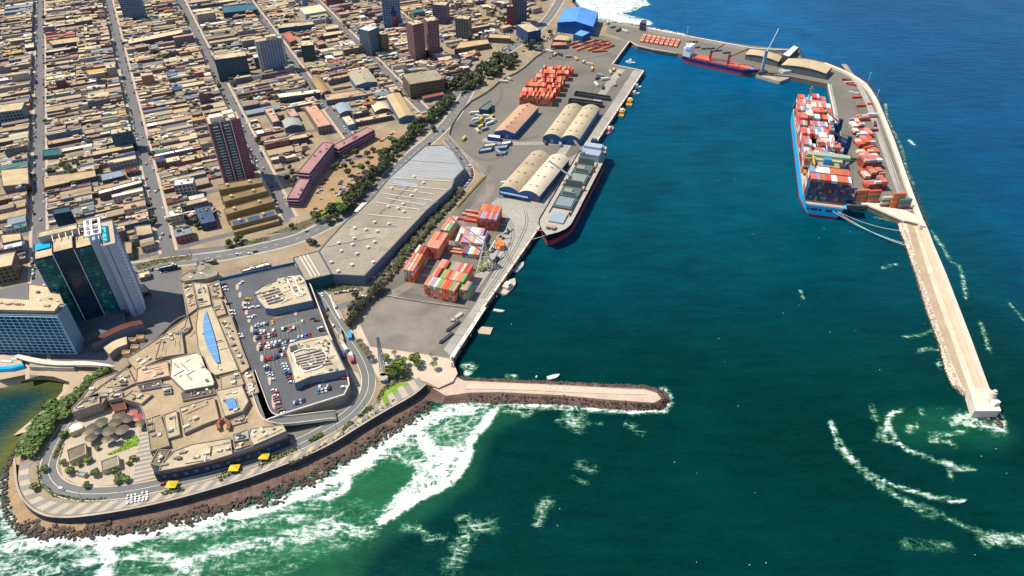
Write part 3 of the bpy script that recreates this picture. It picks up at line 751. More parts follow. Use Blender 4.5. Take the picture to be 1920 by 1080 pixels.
w2 = N(nt, "ShaderNodeTexNoise"); w2.inputs["Scale"].default_value = .15; w2.inputs["Detail"].default_value = 4; w2.inputs["Distortion"].default_value = 1.2; L.new(pos, w2.inputs["Vector"])
rr_ = math_('MINIMUM', ridge(w1.outputs[0], 6.5), math_('ADD', ridge(w2.outputs[0], 5.5), .16))
nn = math_('ADD', math_('MULTIPLY', math_('MULTIPLY_ADD', nn, 2.1, -.42), .55), math_('MULTIPLY', rr_, .50))
fa = N(nt, "ShaderNodeAttribute", attribute_name="foam")
mr = N(nt, "ShaderNodeMapRange", interpolation_type='SMOOTHSTEP'); mr.inputs[1].default_value = -.08; mr.inputs[2].default_value = .40
L.new(math_('SUBTRACT', fa.outputs["Fac"], nn), mr.inputs[0])
gate = N(nt, "ShaderNodeMapRange"); gate.inputs[1].default_value = .02; gate.inputs[2].default_value = .2; L.new(fa.outputs["Fac"], gate.inputs[0])
foamf = math_('MULTIPLY', mr.outputs[0], gate.outputs[0])
# stray flecks
vf = N(nt, "ShaderNodeTexVoronoi"); vf.inputs["Scale"].default_value = .115; L.new(pos, vf.inputs["Vector"])
nf = noise_(.011, 3, .6)
fl_ = math_('MULTIPLY', math_('LESS_THAN', vf.outputs["Distance"], .045), math_('GREATER_THAN', nf, .56))
foamf = math_('MAXIMUM', foamf, math_('MULTIPLY', fl_, .55))
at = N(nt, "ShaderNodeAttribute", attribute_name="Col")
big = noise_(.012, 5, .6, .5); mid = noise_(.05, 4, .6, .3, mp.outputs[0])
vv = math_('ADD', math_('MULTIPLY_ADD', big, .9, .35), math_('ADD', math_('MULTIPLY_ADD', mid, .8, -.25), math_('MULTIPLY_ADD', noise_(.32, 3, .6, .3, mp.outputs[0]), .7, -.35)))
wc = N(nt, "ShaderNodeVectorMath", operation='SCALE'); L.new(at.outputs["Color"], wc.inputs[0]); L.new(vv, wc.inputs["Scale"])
# greener, milky water between the foam
ga_ = N(nt, "ShaderNodeMapRange", interpolation_type='SMOOTHSTEP'); ga_.inputs[1].default_value = -.35; ga_.inputs[2].default_value = .15; ga_.inputs[4].default_value = .65
L.new(math_('SUBTRACT', fa.outputs["Fac"], nn), ga_.inputs[0])
mxg = N(nt, "ShaderNodeMix", data_type='RGBA'); mxg.inputs[7].default_value = (.07, .23, .11, 1); L.new(math_('MULTIPLY', ga_.outputs[0], gate.outputs[0]), mxg.inputs[0]); L.new(wc.outputs[0], mxg.inputs[6])
mx = N(nt, "ShaderNodeMix", data_type='RGBA'); mx.inputs[7].default_value = (.74, .77, .72, 1); L.new(foamf, mx.inputs[0]); L.new(mxg.outputs[2], mx.inputs[6]); L.new(mx.outputs[2], b.inputs["Base Color"])
rg = math_('MULTIPLY_ADD', foamf, .5, .28); L.new(rg, b.inputs["Roughness"])
b.inputs["Specular IOR Level"].default_value = .045; b.inputs["IOR"].default_value = 1.33
bp = N(nt, "ShaderNodeBump"); bp.inputs["Strength"].default_value = .85; bp.inputs["Distance"].default_value = .55
mp2 = N(nt, "ShaderNodeMapping"); mp2.inputs["Rotation"].default_value = (0, 0, math.radians(12)); mp2.inputs["Scale"].default_value = (.55, 1.6, 1); L.new(pos, mp2.inputs[0])
hh = math_('ADD', noise_(.42, 4, .65, .4, mp2.outputs[0]), math_('ADD', math_('MULTIPLY', noise_(.09, 3, .5, .2, mp2.outputs[0]), 2.0), math_('MULTIPLY', foamf, .8)))
L.new(hh, bp.inputs["Height"]); L.new(bp.outputs[0], b.inputs["Normal"])
me.materials.append(m)
# ------------------------------------------------------------------ building makers
FOOT = []       # outlines already taken by named buildings
def facing(a, b):       # does the wall from a to b (ccw outline) face the camera side
    nx_, ny_ = b[1] - a[1], -(b[0] - a[0]); mx_, my_ = (a[0] + b[0]) / 2, (a[1] + b[1]) / 2
    return nx_ * (0 - mx_) + ny_ * (0 - my_) > 0
def panes(mb, a, b, z0, z1, floors, cols, fw=.62, fh=.55, out=.06, mi=0, dep=.0):
    L_ = math.dist(a, b); ux, uy = (b[0] - a[0]) / L_, (b[1] - a[1]) / L_; nx_, ny_ = uy, -ux
    fh_ = (z1 - z0) / floors; cw = L_ / cols
    for f in range(floors):
        zc = z0 + fh_ * (f + .5)
        for c in range(cols):
            m0 = cw * (c + .5 - fw / 2); m1 = cw * (c + .5 + fw / 2)
            q = [(a[0] + ux * t + nx_ * out, a[1] + uy * t + ny_ * out) for t in (m0, m1)]
            mb.face([(*q[0], zc - fh_ * fh / 2), (*q[1], zc - fh_ * fh / 2), (*q[1], zc + fh_ * fh / 2), (*q[0], zc + fh_ * fh / 2)], mi)
def bld(name, label, cat, pts, z, roofc, wallc, zb=0, px=True, group=None, win=None, rim=.7, glass='glass', units=0, unitc=None, roofmat='roof', wallmat='wall', lip=.35, pipes=0):
    """a flat-roofed building from its roof outline; win = (storey height, bay width)"""
    q = ccw(PL(pts, z) if px else pts); c = cen(q); FOOT.append(q)
    t = thing(name, label, cat, (*c, zb), group)
    mb = MB(); inn = shrink(q, lip); n = len(q)
    mb.prism(q, zb, z, top=False)
    for i in range(n):
        j = (i + 1) % n
        mb.face([(*q[i], z), (*q[j], z), (*inn[j], z), (*inn[i], z)]); mb.face([(*inn[i], z), (*inn[j], z), (*inn[j], z - rim), (*inn[i], z - rim)])
    mb.build("wall", M[wallmat] if isinstance(wallmat, str) else wallmat, t, color=wallc)
    mb = MB(); mb.face([(*p, z - rim) for p in inn]); mb.build("roof", M[roofmat], t, color=roofc)
    if win:
        mb = MB(); fl = max(1, int((z - zb - .8) / win[0]))
        for i in range(n):
            a, b = q[i], q[(i + 1) % n]
            if math.dist(a, b) > 3 and facing(a, b): panes(mb, a, b, zb + .3, z - .9, fl, max(1, int(math.dist(a, b) / win[1])))
        if mb.f: mb.build("windows", M[glass], t, kind="stuff")
    roof_units(t, q, z - rim, units, unitc)
    for _ in range(pipes):
        a = rnd_in(shrink(q, 2)); an = math.atan2(q[1][1] - q[0][1], q[1][0] - q[0][0]) + (math.pi / 2 if R() < .5 else 0); l = U(4, 16); b = (a[0] + l * math.cos(an), a[1] + l * math.sin(an))
        if inside(b, q): mb = MB(); mb.beam((*a, z - rim + .3), (*b, z - rim + .3), .35); mb.build('roof_pipe', M['concrete'] if R() < .7 else M['steel'], t)
    return t
def rnd_in(q):
    x0, x1 = min(p[0] for p in q), max(p[0] for p in q); y0, y1 = min(p[1] for p in q), max(p[1] for p in q)
    for _ in range(60):
        p = (U(x0, x1), U(y0, y1))
        if inside(p, q): return p
    return cen(q)
def roof_units(t, q, z, n, c=None, big=1.0, ang=None):
    qq = shrink(q, 2.0); an = math.atan2(q[1][1] - q[0][1], q[1][0] - q[0][0]) if ang is None else ang
    for i in range(n):
        p = rnd_in(qq); mb = MB(); k = R()
        if k < .6: mb.box(*p, z, U(1.2, 4) * big, U(1, 2.4) * big, U(.8, 1.8), an)
        elif k < .85: mb.cyl(*p, z, U(.6, 1.0) * big, U(1, 1.6), 8)
        else: mb.box(*p, z, U(3, 8) * big, .6, .7, an + (math.pi / 2 if R() < .5 else 0))
        mb.build("rooftop_unit", M['paint'], t, color=c or random.choice([hx('#b9b2a0'), hx('#8d8678'), hx('#d8d0bc'), hx('#5b5650')]))
def vault(name, label, cat, fl, fr, bl, ze, rise, n, roofc, wallc, segs=10, vents=0, gable=False, px=True, wallmat='wall', group=None, over=.8, blocks=0):
    """shed with n barrel (or gabled) roofs whose axis runs from the front corner to the back corner"""
    A, B_, C2 = [Vector((*(P(*k, ze) if px else k), 0)) for k in (fl, fr, bl)]
    w = B_ - A; d = C2 - A; D = A + w + d; c = A + w / 2 + d / 2
    t = thing(name, label, cat, (c.x, c.y, 0), group); FOOT.append([(A.x, A.y), (B_.x, B_.y), (D.x, D.y), (C2.x, C2.y)])
    mb = MB(); mb.prism([(A.x, A.y), (B_.x, B_.y), (D.x, D.y), (C2.x, C2.y)], 0, ze, top=False)
    prof = []
    for k in range(n):
        for i in range(segs + (1 if k == n - 1 else 0)):
            f = i / segs; h = (1 - abs(2 * f - 1)) if gable else math.sin(math.pi * f) ** .8
            prof.append(((k + f) / n, ze + rise * h))
    for e, flip in ((0, 0), (1, 1)):
        top = [A + w * f + d * e for f, _ in prof]
        for i in range(len(prof) - 1):
            q = [(top[i].x, top[i].y, ze), (top[i + 1].x, top[i + 1].y, ze), (top[i + 1].x, top[i + 1].y, prof[i + 1][1]), (top[i].x, top[i].y, prof[i][1])]
            mb.face(q[::-1] if flip else q)
    mb.build("wall", M[wallmat], t, color=wallc)
    dn = d.normalized(); wn_ = w.normalized()
    nb = max(1, blocks)
    for k in range(n):
        seg = [(f, z) for f, z in prof if k / n - 1e-6 <= f <= (k + 1) / n + 1e-6]
        mb = MB(); f0 = A - dn * over; f1 = C2 + dn * over
        for off_ in (0.0, .25):
            a = [(f0 + w * f) for f, z in seg]; b2 = [(f1 + w * f) for f, z in seg]
            mb.strip([(p.x, p.y, z + .05 + off_) for p, (f, z) in zip(a, seg)], [(p.x, p.y, z + .05 + off_) for p, (f, z) in zip(b2, seg)]) if off_ == 0 else mb.strip([(p.x, p.y, z + .05 + off_) for p, (f, z) in zip(b2, seg)], [(p.x, p.y, z + .05 + off_) for p, (f, z) in zip(a, seg)])
        mb.strip([(p.x, p.y, z + .05) for p, (f, z) in zip(a, seg)], [(p.x, p.y, z + .3) for p, (f, z) in zip(a, seg)])
        mb.build("roof", M['sheet'], t, color=roofc if not isinstance(roofc, list) else roofc[k % len(roofc)], smooth_=not gable)
        for v in range(vents):
            for f in ((.35, .65) if not gable else (.5,)):
                ff = (k + f) / n; zz = ze + rise * ((1 - abs(2 * f - 1)) if gable else math.sin(math.pi * f) ** .8)
                p = A + w * ff + d * ((v + .5) / vents); mb = MB(); mb.box(p.x, p.y, zz, 2.2, .9, .9, math.atan2(w.y, w.x)); mb.build("roof_vent", M['paint'], t, color=(.1, .09, .08))
    return t, A, w, d
def door(t, p, q, z0, z1, name="door", col=(.5, .5, .5), out=.1, mat='paint'):
    """a panel standing on the wall line from p to q (xy)"""
    L_ = math.dist(p, q); nx_, ny_ = (q[1] - p[1]) / L_ * out, -(q[0] - p[0]) / L_ * out
    mb = MB(); mb.prism([p, q, (q[0] + nx_, q[1] + ny_), (p[0] + nx_, p[1] + ny_)], z0, z1)
    return mb.build(name, M[mat], t, color=col)

# ------------------------------------------------------------------ trees
def crown_mesh(k, dark, spread=1.0, flat=.8, n=260):
    rnd = random.Random(100 + k); mb = MB()
    lobes = [(rnd.uniform(-.5, .5) * spread, rnd.uniform(-.5, .5) * spread, rnd.uniform(-.1, .45), rnd.uniform(.38, .62)) for _ in range(7)]
    for i in range(n):
        lx, ly, lz, lr = rnd.choice(lobes); v = Vector((rnd.gauss(0, 1), rnd.gauss(0, 1), rnd.gauss(0, .9))).normalized() * lr * rnd.uniform(.75, 1.05)
        c = Vector((lx, ly, lz * flat)) + Vector((v.x, v.y, v.z * flat)); s = rnd.uniform(.12, .24)
        nrm = (v + Vector((rnd.uniform(-.6, .6),) * 1 + (rnd.uniform(-.6, .6), rnd.uniform(-.2, .8)))).normalized()
        a = nrm.orthogonal().normalized() * s; b = nrm.cross(a).normalized() * s * rnd.uniform(.6, 1)
        mb.face([tuple(c - a - b), tuple(c + a - b), tuple(c + a * .8 + b), tuple(c - a * .7 + b)])
    return mb.mesh("crown", M['leaf'])
CROWNS = [crown_mesh(i, 0) for i in range(6)]
def trunk_mesh():
    mb = MB(); mb.cyl(0, 0, 0, .09, .9, 6, .05)
    for a in (0.4, 2.3, 4.4): mb.beam((0, 0, .55), (.3 * math.cos(a), .3 * math.sin(a), 1.05), .045)
    return mb.mesh("trunk", M['trunk'])
TRUNK = trunk_mesh()
def palm_mesh():
    mb = MB()
    for i in range(13):
        a = i * 2.4; prev = Vector((0, 0, 0)); d = Vector((math.cos(a), math.sin(a), 0)); sd = Vector((-d.y, d.x, 0)); e = .5 + .4 * ((i * 7) % 5) / 5
        pts = [Vector((0, 0, 0)), d * .45 + Vector((0, 0, e * .5)), d * .85 + Vector((0, 0, e * .45)), d * 1.15 + Vector((0, 0, -.05))]
        wv_ = [.05, .2, .17, .02]
        mb.strip([tuple(p + sd * w) for p, w in zip(pts, wv_)], [tuple(p) for p in pts]); mb.strip([tuple(p) for p in pts], [tuple(p - sd * w - Vector((0, 0, w * .3))) for p, w in zip(pts, wv_)])
    return mb.mesh("fronds", M['leaf'])
PALM = palm_mesh()
GREENS = [(.085, .115, .025), (.06, .085, .028), (.05, .065, .025), (.10, .105, .035), (.075, .07, .03)]
def tree(x, y, z, h, r, label, name="tree", group=None, tint=None, phrase=None, palm=False):
    t = thing(name, label, "palm tree" if palm else "tree", (x, y, z), group)
    g_ = tint or random.choice(GREENS); k = U(.8, 1.2); g_ = tuple(c * k for c in g_)
    if palm:
        put("trunk", TRUNK, (x, y, z), U(0, 6), (3.2, 3.2, h), t); put("fronds", PALM, (x, y, z + h * .9), U(0, 6), (r, r, r * .8), t, color=g_)
    else:
        put("trunk", TRUNK, (x, y, z), U(0, 6), (h * .5, h * .5, h * .62), t)
        put("crown", CROWNS[int(R() * 6)], (x, y, z + h * .62), U(0, 6), (r * 1.25, r * 1.25, h * .55), t, color=g_)
    if phrase: auto(t, phrase, x, y)
    return t
def bush_mass(name, pts, n, h, s, col, label, px=True, z=0, ed=.75):
    """one joined mass of low planting"""
    q = ccw(PL(pts, z) if px else pts); mb = MB(); rnd = random
    for i in range(n):
        x, y = rnd_in(q); zz = z + h * U(.15, 1)
        v = Vector((U(-1, 1), U(-1, 1), U(.2, 1))).normalized(); a = v.orthogonal().normalized() * s * U(.6, 1.2); b = v.cross(a).normalized() * s * U(.5, 1)
        c = Vector((x, y, zz)); mb.face([tuple(c - a - b), tuple(c + a - b), tuple(c + a + b), tuple(c - a + b)])
    mb.face([(*p, z + .12) for p in q], 1)
    return tag(mb.build(name, [M['leaf'], M['dryleaf']], color=col), label, kind="stuff")

# ------------------------------------------------------------------ cars, vans, trucks
def car_mesh(L_=4.4, W=1.85, h1=.85, h2=1.5, kind=0):
    mb = MB(); c = 0
    def fr(x0, x1, z0, x2, x3, z1, w0, w1, mi, mt):
        k = len(mb.v); mb.v.extend([(x0, -w0, z0), (x1, -w0, z0), (x1, w0, z0), (x0, w0, z0), (x2, -w1, z1), (x3, -w1, z1), (x3, w1, z1), (x2, w1, z1)])
        for f in ((0, 1, 5, 4), (1, 2, 6, 5), (2, 3, 7, 6), (3, 0, 4, 7)): mb.f.append(tuple(k + i for i in f)); mb.m.append(mi)
        mb.f.append((k + 4, k + 5, k + 6, k + 7)); mb.m.append(mt)
    fr(-L_ / 2, L_ / 2, .35, -L_ / 2 + .1, L_ / 2 - .15, h1, W / 2, W / 2 - .06, 0, 0)
    if kind == 0: fr(-L_ * .42, L_ * .22, h1, -L_ * .3, L_ * .08, h2, W / 2 - .1, W / 2 - .25, 1, 0)
    elif kind == 1: fr(-L_ * .47, L_ * .24, h1, -L_ * .44, L_ * .12, h2 + .15, W / 2 - .08, W / 2 - .2, 1, 0)
    else: fr(-L_ * .1, L_ * .25, h1, -L_ * .06, L_ * .14, h2 + .1, W / 2 - .1, W / 2 - .22, 1, 0)
    for x in (-L_ * .32, L_ * .32):
        for y in (-W / 2 + .08, W / 2 - .08): mb.box(x, y, 0, .62, .24, .6, 0, 2)
    return mb.mesh("car", [M['paint'], M['cabin'], M['tyre']])
CARS = [car_mesh(), car_mesh(4.6, 1.9, .95, 1.55, 1), car_mesh(5.1, 1.9, .95, 1.6, 2)]
VAN = MB(); VAN.box(-.4, 0, .45, 4.6, 2.0, 2.0, 0, 0); VAN.box(2.4, 0, .45, 1.2, 1.95, 1.1, 0, 0); VAN.box(2.15, 0, 1.4, .9, 1.8, .85, 0, 0, 1)
for x in (-1.8, 2): 
    for y in (-.9, .9): VAN.box(x, y, 0, .7, .26, .7, 0, 2)
VANM = VAN.mesh("van", [M['paint'], M['cabin'], M['tyre']])
CC = [("white", (.62, .62, .6), 40), ("silver", (.35, .36, .38), 16), ("grey", (.12, .125, .13), 10), ("black", (.02, .02, .022), 12), ("red", (.38, .02, .02), 12), ("dark blue", (.02, .04, .14), 8), ("bright blue", (.03, .16, .42), 4), ("maroon", (.12, .015, .02), 3), ("yellow", (.65, .38, .02), 2)]
NCARS = [0]
def car(x, y, z, rz, where, group, col=None, kind=None, name="parked_car"):
    cn, cc, _ = random.choices(CC, [c[2] for c in CC])[0] if col is None else next(c for c in CC if c[0] == col)
    k = kind if kind is not None else random.choices([0, 1, 2], [6, 4, 1])[0]
    o = put(name, CARS[k], (x, y, z), rz, color=cc)
    nm = ("saloon", "estate car", "pickup")[k]
    tag(o, "%s %s %s" % (cn, nm, where), "car", group); auto(o, "%s %s" % (cn, nm) + " " + where, x, y); NCARS[0] += 1
    return o

# ------------------------------------------------------------------ landmark towers of the city
TAN = hx('#cdb892', .85); TAN2 = hx('#bda682', .85); PINK = hx('#d8a888', .8); WHT = (.68, .66, .6); GRY = hx('#8f8a80', .7); RED = hx('#b8604c', .8)
def sbq(s0, s1, b0, b1): return [XY(s0, b0), XY(s0, b1), XY(s1, b1), XY(s1, b0)]
# glass tower
gt = thing("glass_tower", "dark glass office tower with teal wings beside the pale slab tower", "tower", (*XY(540, -98), 0)); LAND.append(("the dark glass tower", *XY(540, -98)))
secs = [(-117, -104, 'teal', 66), (-104, -90, 'navy', 69), (-90, -78.5, 'teal', 67)]
for b0, b1, mt, h in secs:
    mb = MB(); mb.rimmed(sbq(528 if mt == 'teal' else 526.5, 550, b0, b1), 0, h, .5, .8); mb.build("tower_wing", [mk("tower_frame", (.02, .03, .045), .2, .2, 1), M['roof']], gt, color=TAN)
    rows = 19; cols = 4; f0 = (528 if mt == 'teal' else 526.5) - .06
    for r_ in range(rows):
        for c_ in range(cols):
            z0 = 4 + r_ * (h - 5) / rows; x0 = b0 + .3 + c_ * (b1 - b0 - .6) / cols; x1 = x0 + (b1 - b0 - .6) / cols - .12
            mb = MB(); mb.face([(*XY(f0, x0), z0), (*XY(f0, x1), z0), (*XY(f0, x1), z0 + (h - 5) / rows - .35), (*XY(f0, x0), z0 + (h - 5) / rows - .35)]); mb.build("pane", M["teal2" if mt == "teal" and R() < .22 else mt], gt)
for b_ in (-104, -90):
    mb = MB(); mb.box(*XY(526.2, b_), 3, .4, .5, 65, GA); mb.build("white_fin", M['white'], gt)
mb = MB(); mb.rimmed(sbq(548, 556, -112, -86), 0, 72, .4, .6); mb.build("rear_core", [M['concrete'], M['roof']], gt, color=TAN)
mb = MB(); mb.face([(*p, 66.3) for p in ccw(sbq(540, 549, -116, -106))]); mb.build("roof_pool", mk("blue_pool", (.02, .35, .6), .1, .3, 1, rough=.1), gt)
mb = MB(); mb.prism(sbq(500, 528, -122, -76), 0, 4); mb.build("podium", mk("shaded_podium", (.10, .12, .13), .3, .1, .5), gt)  # podium colour darkened to stand for shade at the tower foot
for k in range(5):
    mb = MB(); mb.beam((*XY(542, -103 + k * 4.5), 69.5), (*XY(549, -103 + k * 4.5), 71.5), .5); mb.build("pergola_beam", M['white'], gt)
# pale slab tower with a roof pool
pt = thing("apartment_tower", "tall pale blue-grey apartment tower with white rooftop frame and turquoise pool", "tower", (*XY(528, -70), 0)); LAND.append(("the pale slab tower", *XY(528, -70)))
palew = mk("pale_render", (.36, .40, .46), .1, .1, .8)
mb = MB(); mb.prism(sbq(527, 551, -78.3, -71.8), 0, 71); mb.prism(sbq(519, 556, -71.3, -62), 0, 69, top=False); mb.prism(sbq(521, 554, -72, -71.3), 0, 68)
mb.build("wall", palew, pt)
mb = MB(); mb.prism(sbq(519.6, 555.4, -70.9, -62.4), 63, 67.8); mb.build("roof_terrace", M['pave'], pt)
mb = MB(); mb.face([(*p, 68.2) for p in ccw(sbq(526, 549, -69.8, -66.2))]); mb.build("pool_water", M['pool'], pt)
mb = MB()
for s_ in (527.3, 534, 541, 550.6): mb.beam((*XY(s_, -79.5), 75), (*XY(s_, -69.5), 75), .9)
for b_ in (-79.5, -75.5, -69.8): mb.beam((*XY(527.3, b_), 75), (*XY(550.6, b_), 75), 1.6, .8)
mb.build("rooftop_frame", M['white'], pt)
for s_, b_ in ((527.6, -77.9), (527.6, -70.3), (550.3, -77.9), (550.3, -70.3), (539, -77.9)):
    mb = MB(); mb.box(*XY(s_, b_), 67.8, .8, .8, 7, GA); mb.build("frame_post", M['white'], pt)
mb = MB(); mb.box(*XY(544, -75), 71, 7, 5, 2.4, GA); mb.build("lift_housing", M['cap'], pt)
for k in range(21):
    mb = MB(); mb.prism(sbq(521, 536, -62, -60.8), 2 + k * 3.1, 3.1 + k * 3.1, bottom=True); mb.build("balcony", M['white'], pt)
    mb = MB(); mb.prism(sbq(538, 553, -62, -61.1), 2 + k * 3.1, 2.9 + k * 3.1, bottom=True); mb.build("balcony", palew, pt)
mb = MB(); panes(mb, XY(520, -62), XY(555, -62), 2, 67, 21, 9, .6, .5, .08); mb.build("windows", M['glass'], pt, kind="stuff")
mb = MB(); mb.face([(*XY(518.9, -67.9), 2), (*XY(518.9, -67.4), 2), (*XY(518.9, -67.4), 68), (*XY(518.9, -67.9), 68)]); mb.build("recess_joint", M['steel'], pt)
# dark slab behind the glass tower
ds = bld("office_block", "dark blue glass slab block standing behind the glass tower", "office block", [P(99, 402, 50), P(133, 396, 50), P(130, 386, 50), P(97, 392, 50)], 50, (.03, .07, .1), (.015, .035, .06), px=False, win=(3.4, 3.6), glass='navy'); LAND.append(("the dark blue slab", *XY(582, -118)))
mb = MB(); mb.box(*XY(600, -98), 0, 7, 7, 26, GA); tag(mb.build("blue_tank_tower", M['bluewall'], org=(*XY(600, -98), 0)), "small square blue tower among the houses behind the pale slab tower", "tower")
# hotel with a gridded sea facade
ht = thing("hotel", "waterfront hotel with a blue glass grid facade and tan roof terrace", "hotel", (*XY(505, -130), 0)); LAND.append(("the gridded hotel", *XY(505, -130)))
hq = [XY(532, -190), XY(492, -112.0), XY(503, -106), XY(545, -186)]
hq = PL([(-75, 588), (107, 592), (124, 570), (-60, 558)], 39)
hq = ccw(hq)
mb = MB(); mb.rimmed(hq, 0, 39, .6, 1.0, 1, 0); mb.build("wall", [mk("hotel_wall", (.16, .25, .33), .08, .1, .5), M['concrete']], ht)
fa_, fb_ = P(-75, 588, 39), P(107, 592, 39)
Lh = math.dist(fa_, fb_); ux, uy = (fb_[0] - fa_[0]) / Lh, (fb_[1] - fa_[1]) / Lh
NCOL, NROW = 16, 12
for c_ in range(NCOL):
    for r_ in range(NROW):
        t0, t1 = Lh * c_ / NCOL + .18, Lh * (c_ + 1) / NCOL - .18; z0 = 2 + 36 * r_ / NROW; z1 = 2 + 36 * (r_ + 1) / NROW - .55
        if c_ == NCOL - 1: t1 = Lh - 2.2
        a_ = (fa_[0] + ux * t0 + uy * .12, fa_[1] + uy * t0 - ux * .12); b_ = (fa_[0] + ux * t1 + uy * .12, fa_[1] + uy * t1 - ux * .12)
        mb = MB(); mb.face([(*a_, z0), (*b_, z0), (*b_, z1), (*a_, z1)]); mb.build("pane", M['hotelglass'], ht)
slabm = mk("hotel_slab_edge", (.5, .72, .8), .08, .3, 1)
for r_ in range(NROW + 1):
    z0 = 2 + 36 * r_ / NROW - .5; mb = MB()
    a_ = (fa_[0] - uy * .1, fa_[1] + ux * .1); b_ = (fb_[0], fb_[1])
    mb.prism([(fa_[0], fa_[1]), (fb_[0], fb_[1]), (fb_[0] + uy * .45, fb_[1] - ux * .45), (fa_[0] + uy * .45, fa_[1] - ux * .45)], z0, z0 + .28, bottom=True); mb.build("floor_slab", slabm, ht)
for c_ in range(NCOL + 1):
    t0 = Lh * c_ / NCOL; a_ = (fa_[0] + ux * (t0 - .16), fa_[1] + uy * (t0 - .16)); b_ = (fa_[0] + ux * (t0 + .16), fa_[1] + uy * (t0 + .16))
    mb = MB(); mb.prism([a_, b_, (b_[0] + uy * .4, b_[1] - ux * .4), (a_[0] + uy * .4, a_[1] - ux * .4)], 1.5, 38); mb.build("mullion", slabm, ht)
mb = MB(); rr = shrink(hq, 3.2); mb.rimmed(rr, 37.5, 41.5, .4, .5, 0, 0); mb.build("penthouse", M['concrete'], ht)
mb = MB(); mb.prism(shrink(rr, -1.4), 41.5, 42.1, bottom=True); mb.build("penthouse_roof", M['roof'], ht, color=TAN)
roof_units(ht, shrink(rr, 2), 42.1, 14, hx('#a9967a'))
bld("hotel_annex", "tan roofed annex block right behind the gridded hotel", "building", [(52, 531), (107, 539), (122, 575), (51, 564)], 36, TAN, hx('#b8a888', .6), units=5, win=(3.3, 4))
# canopies and podium at the hotel foot
mb = MB(); c1 = smooth(PL([(25, 668), (60, 680), (110, 685), (170, 684), (215, 688)], 5.5), 2); c2 = smooth(PL([(34, 664), (80, 674), (120, 678), (160, 676), (206, 683)], 5.5), 2)
mb.prism(c1 + c2[::-1], 4.6, 5.5, bottom=True); tag(mb.build("entrance_canopy", M['cap'], org=(*c1[3], 0)), "long curved white canopy at the foot of the gridded hotel", "canopy")
mb = MB(); mb.prism(PL([(58, 677), (140, 681), (138, 690), (54, 688)], 3.5), 0, 3.5); tag(mb.build("restaurant_pavilion", M['concrete'], org=(*P(100, 684, 0), 0)), "low flat pavilion under the white canopy facing the lagoon beach", "pavilion")
dk_ = thing("pool_deck", "white pool deck edge with a bright blue strip beside the lagoon", "pool deck", (*P(0, 680, 2), 0))
mb = MB(); mb.prism(PL([(-60, 690), (40, 686), (42, 672), (30, 664), (-60, 668)], 2.5), 0, 2.5); mb.build("deck_slab", M['pave'], dk_)
mb = MB(); mb.prism(PL([(-60, 695), (20, 691), (44, 685), (43, 681), (20, 686), (-60, 690)], 2.9), 0, 2.9); mb.build("blue_pool_edge", mk("vivid_blue", (.01, .42, .75), .05, .3, 1, rough=.15), dk_)
for x_, y_ in ((8, 678), (18, 679), (28, 674), (-10, 680)):
    mb = MB(); p = P(x_, y_, 2.5); mb.box(*p, 2.5, 4, 1.6, .9, 0); mb.build("lounger", M['white'], dk_)
# curved terrace blocks behind the promenade, beside the hotel
def curved(name, label, cat, outer_px, inner_px, z, roofc, wallc, zb=0):
    o = smooth(PL(outer_px, z), 2); i = smooth(PL(inner_px, z), 2); t = thing(name, label, cat, (*o[len(o) // 2], zb))
    mb = MB(); mb.prism(o + i[::-1], zb, z - .02, top=False); mb.build("wall", M['wall'], t, color=wallc)
    mb = MB(); mb.prism(o + i[::-1], z - .3, z); mb.build("roof", M['roof'], t, color=roofc); return t
curved("curved_terrace", "curved dark red roofed terrace building between hotel and pale tower", "building", [(172, 646), (205, 628), (240, 613), (268, 607)], [(168, 640), (200, 620), (238, 604), (264, 600)], 9, (.12, .04, .025), (.12, .14, .18))
curved("curved_wing", "lower curved tan roofed wing beside the dark red terrace", "building", [(205, 664), (218, 652), (238, 645)], [(194, 652), (212, 639), (237, 631)], 7, TAN, (.2, .2, .2))
for i_, (x_, y_) in enumerate(((247, 637), (262, 632), (252, 650), (236, 660))):
    bld("terrace_hut", ("small orange roofed hut next to the curved wing", "second small tan hut behind the orange one", "small pinkish hut below the orange roofed hut", "low tan hut at the end of the curved wing")[i_], "hut", [(x_ - 8, y_ + 3), (x_ + 6, y_ + 2), (x_ + 8, y_ - 4), (x_ - 6, y_ - 4)], 4, hx('#c08a5c', .8), TAN, units=0)
# brick tower
bt = thing("brick_tower", "tall maroon brick apartment tower with pale balcony stacks", "tower", (*XY(700, 45), 0)); LAND.append(("the tall brick tower", *XY(700, 45)))
brick = mk("maroon_brick", (.24, .10, .12), .2, .2, 1.2)
mb = MB(); mb.rimmed(sbq(692, 713, 31, 61), 0, 70, .5, .9); mb.build("wall", [brick, M['roof']], bt, color=TAN)
for bc, w_ in ((37, 5), (47, 5)):
    mb = MB(); mb.prism(sbq(690.6, 692, bc - w_ / 2 - .5, bc + w_ / 2 + .5), 0, 69); mb.build("recess", M['teal'], bt)
    for k in range(21):
        mb = MB(); mb.prism(sbq(689.2, 690.6, bc - w_ / 2, bc + w_ / 2), 4 + k * 3.1, 5.1 + k * 3.1, bottom=True); mb.build("balcony", M['concrete'], bt)
for b_ in (41.8, 51.5): 
    mb = MB(); mb.box(*XY(690.5, b_), 0, .5, .6, 71.5, GA); mb.build("white_fin", M['white'], bt)
mb = MB(); panes(mb, XY(692, 53), XY(692, 61), 3, 68, 21, 3, .4, .4); panes(mb, XY(692, 61), XY(713, 61), 3, 68, 21, 6, .5, .45); mb.build("windows", M['glass'], bt, kind="stuff")
for s_, b_, w_, h_ in ((700, 40, 12, 5), (706, 52, 10, 4), (697, 54, 6, 3)):
    mb = MB(); mb.box(*XY(s_, b_), 69, w_, 8, h_, GA); mb.build("roof_housing", M['cap'], bt)
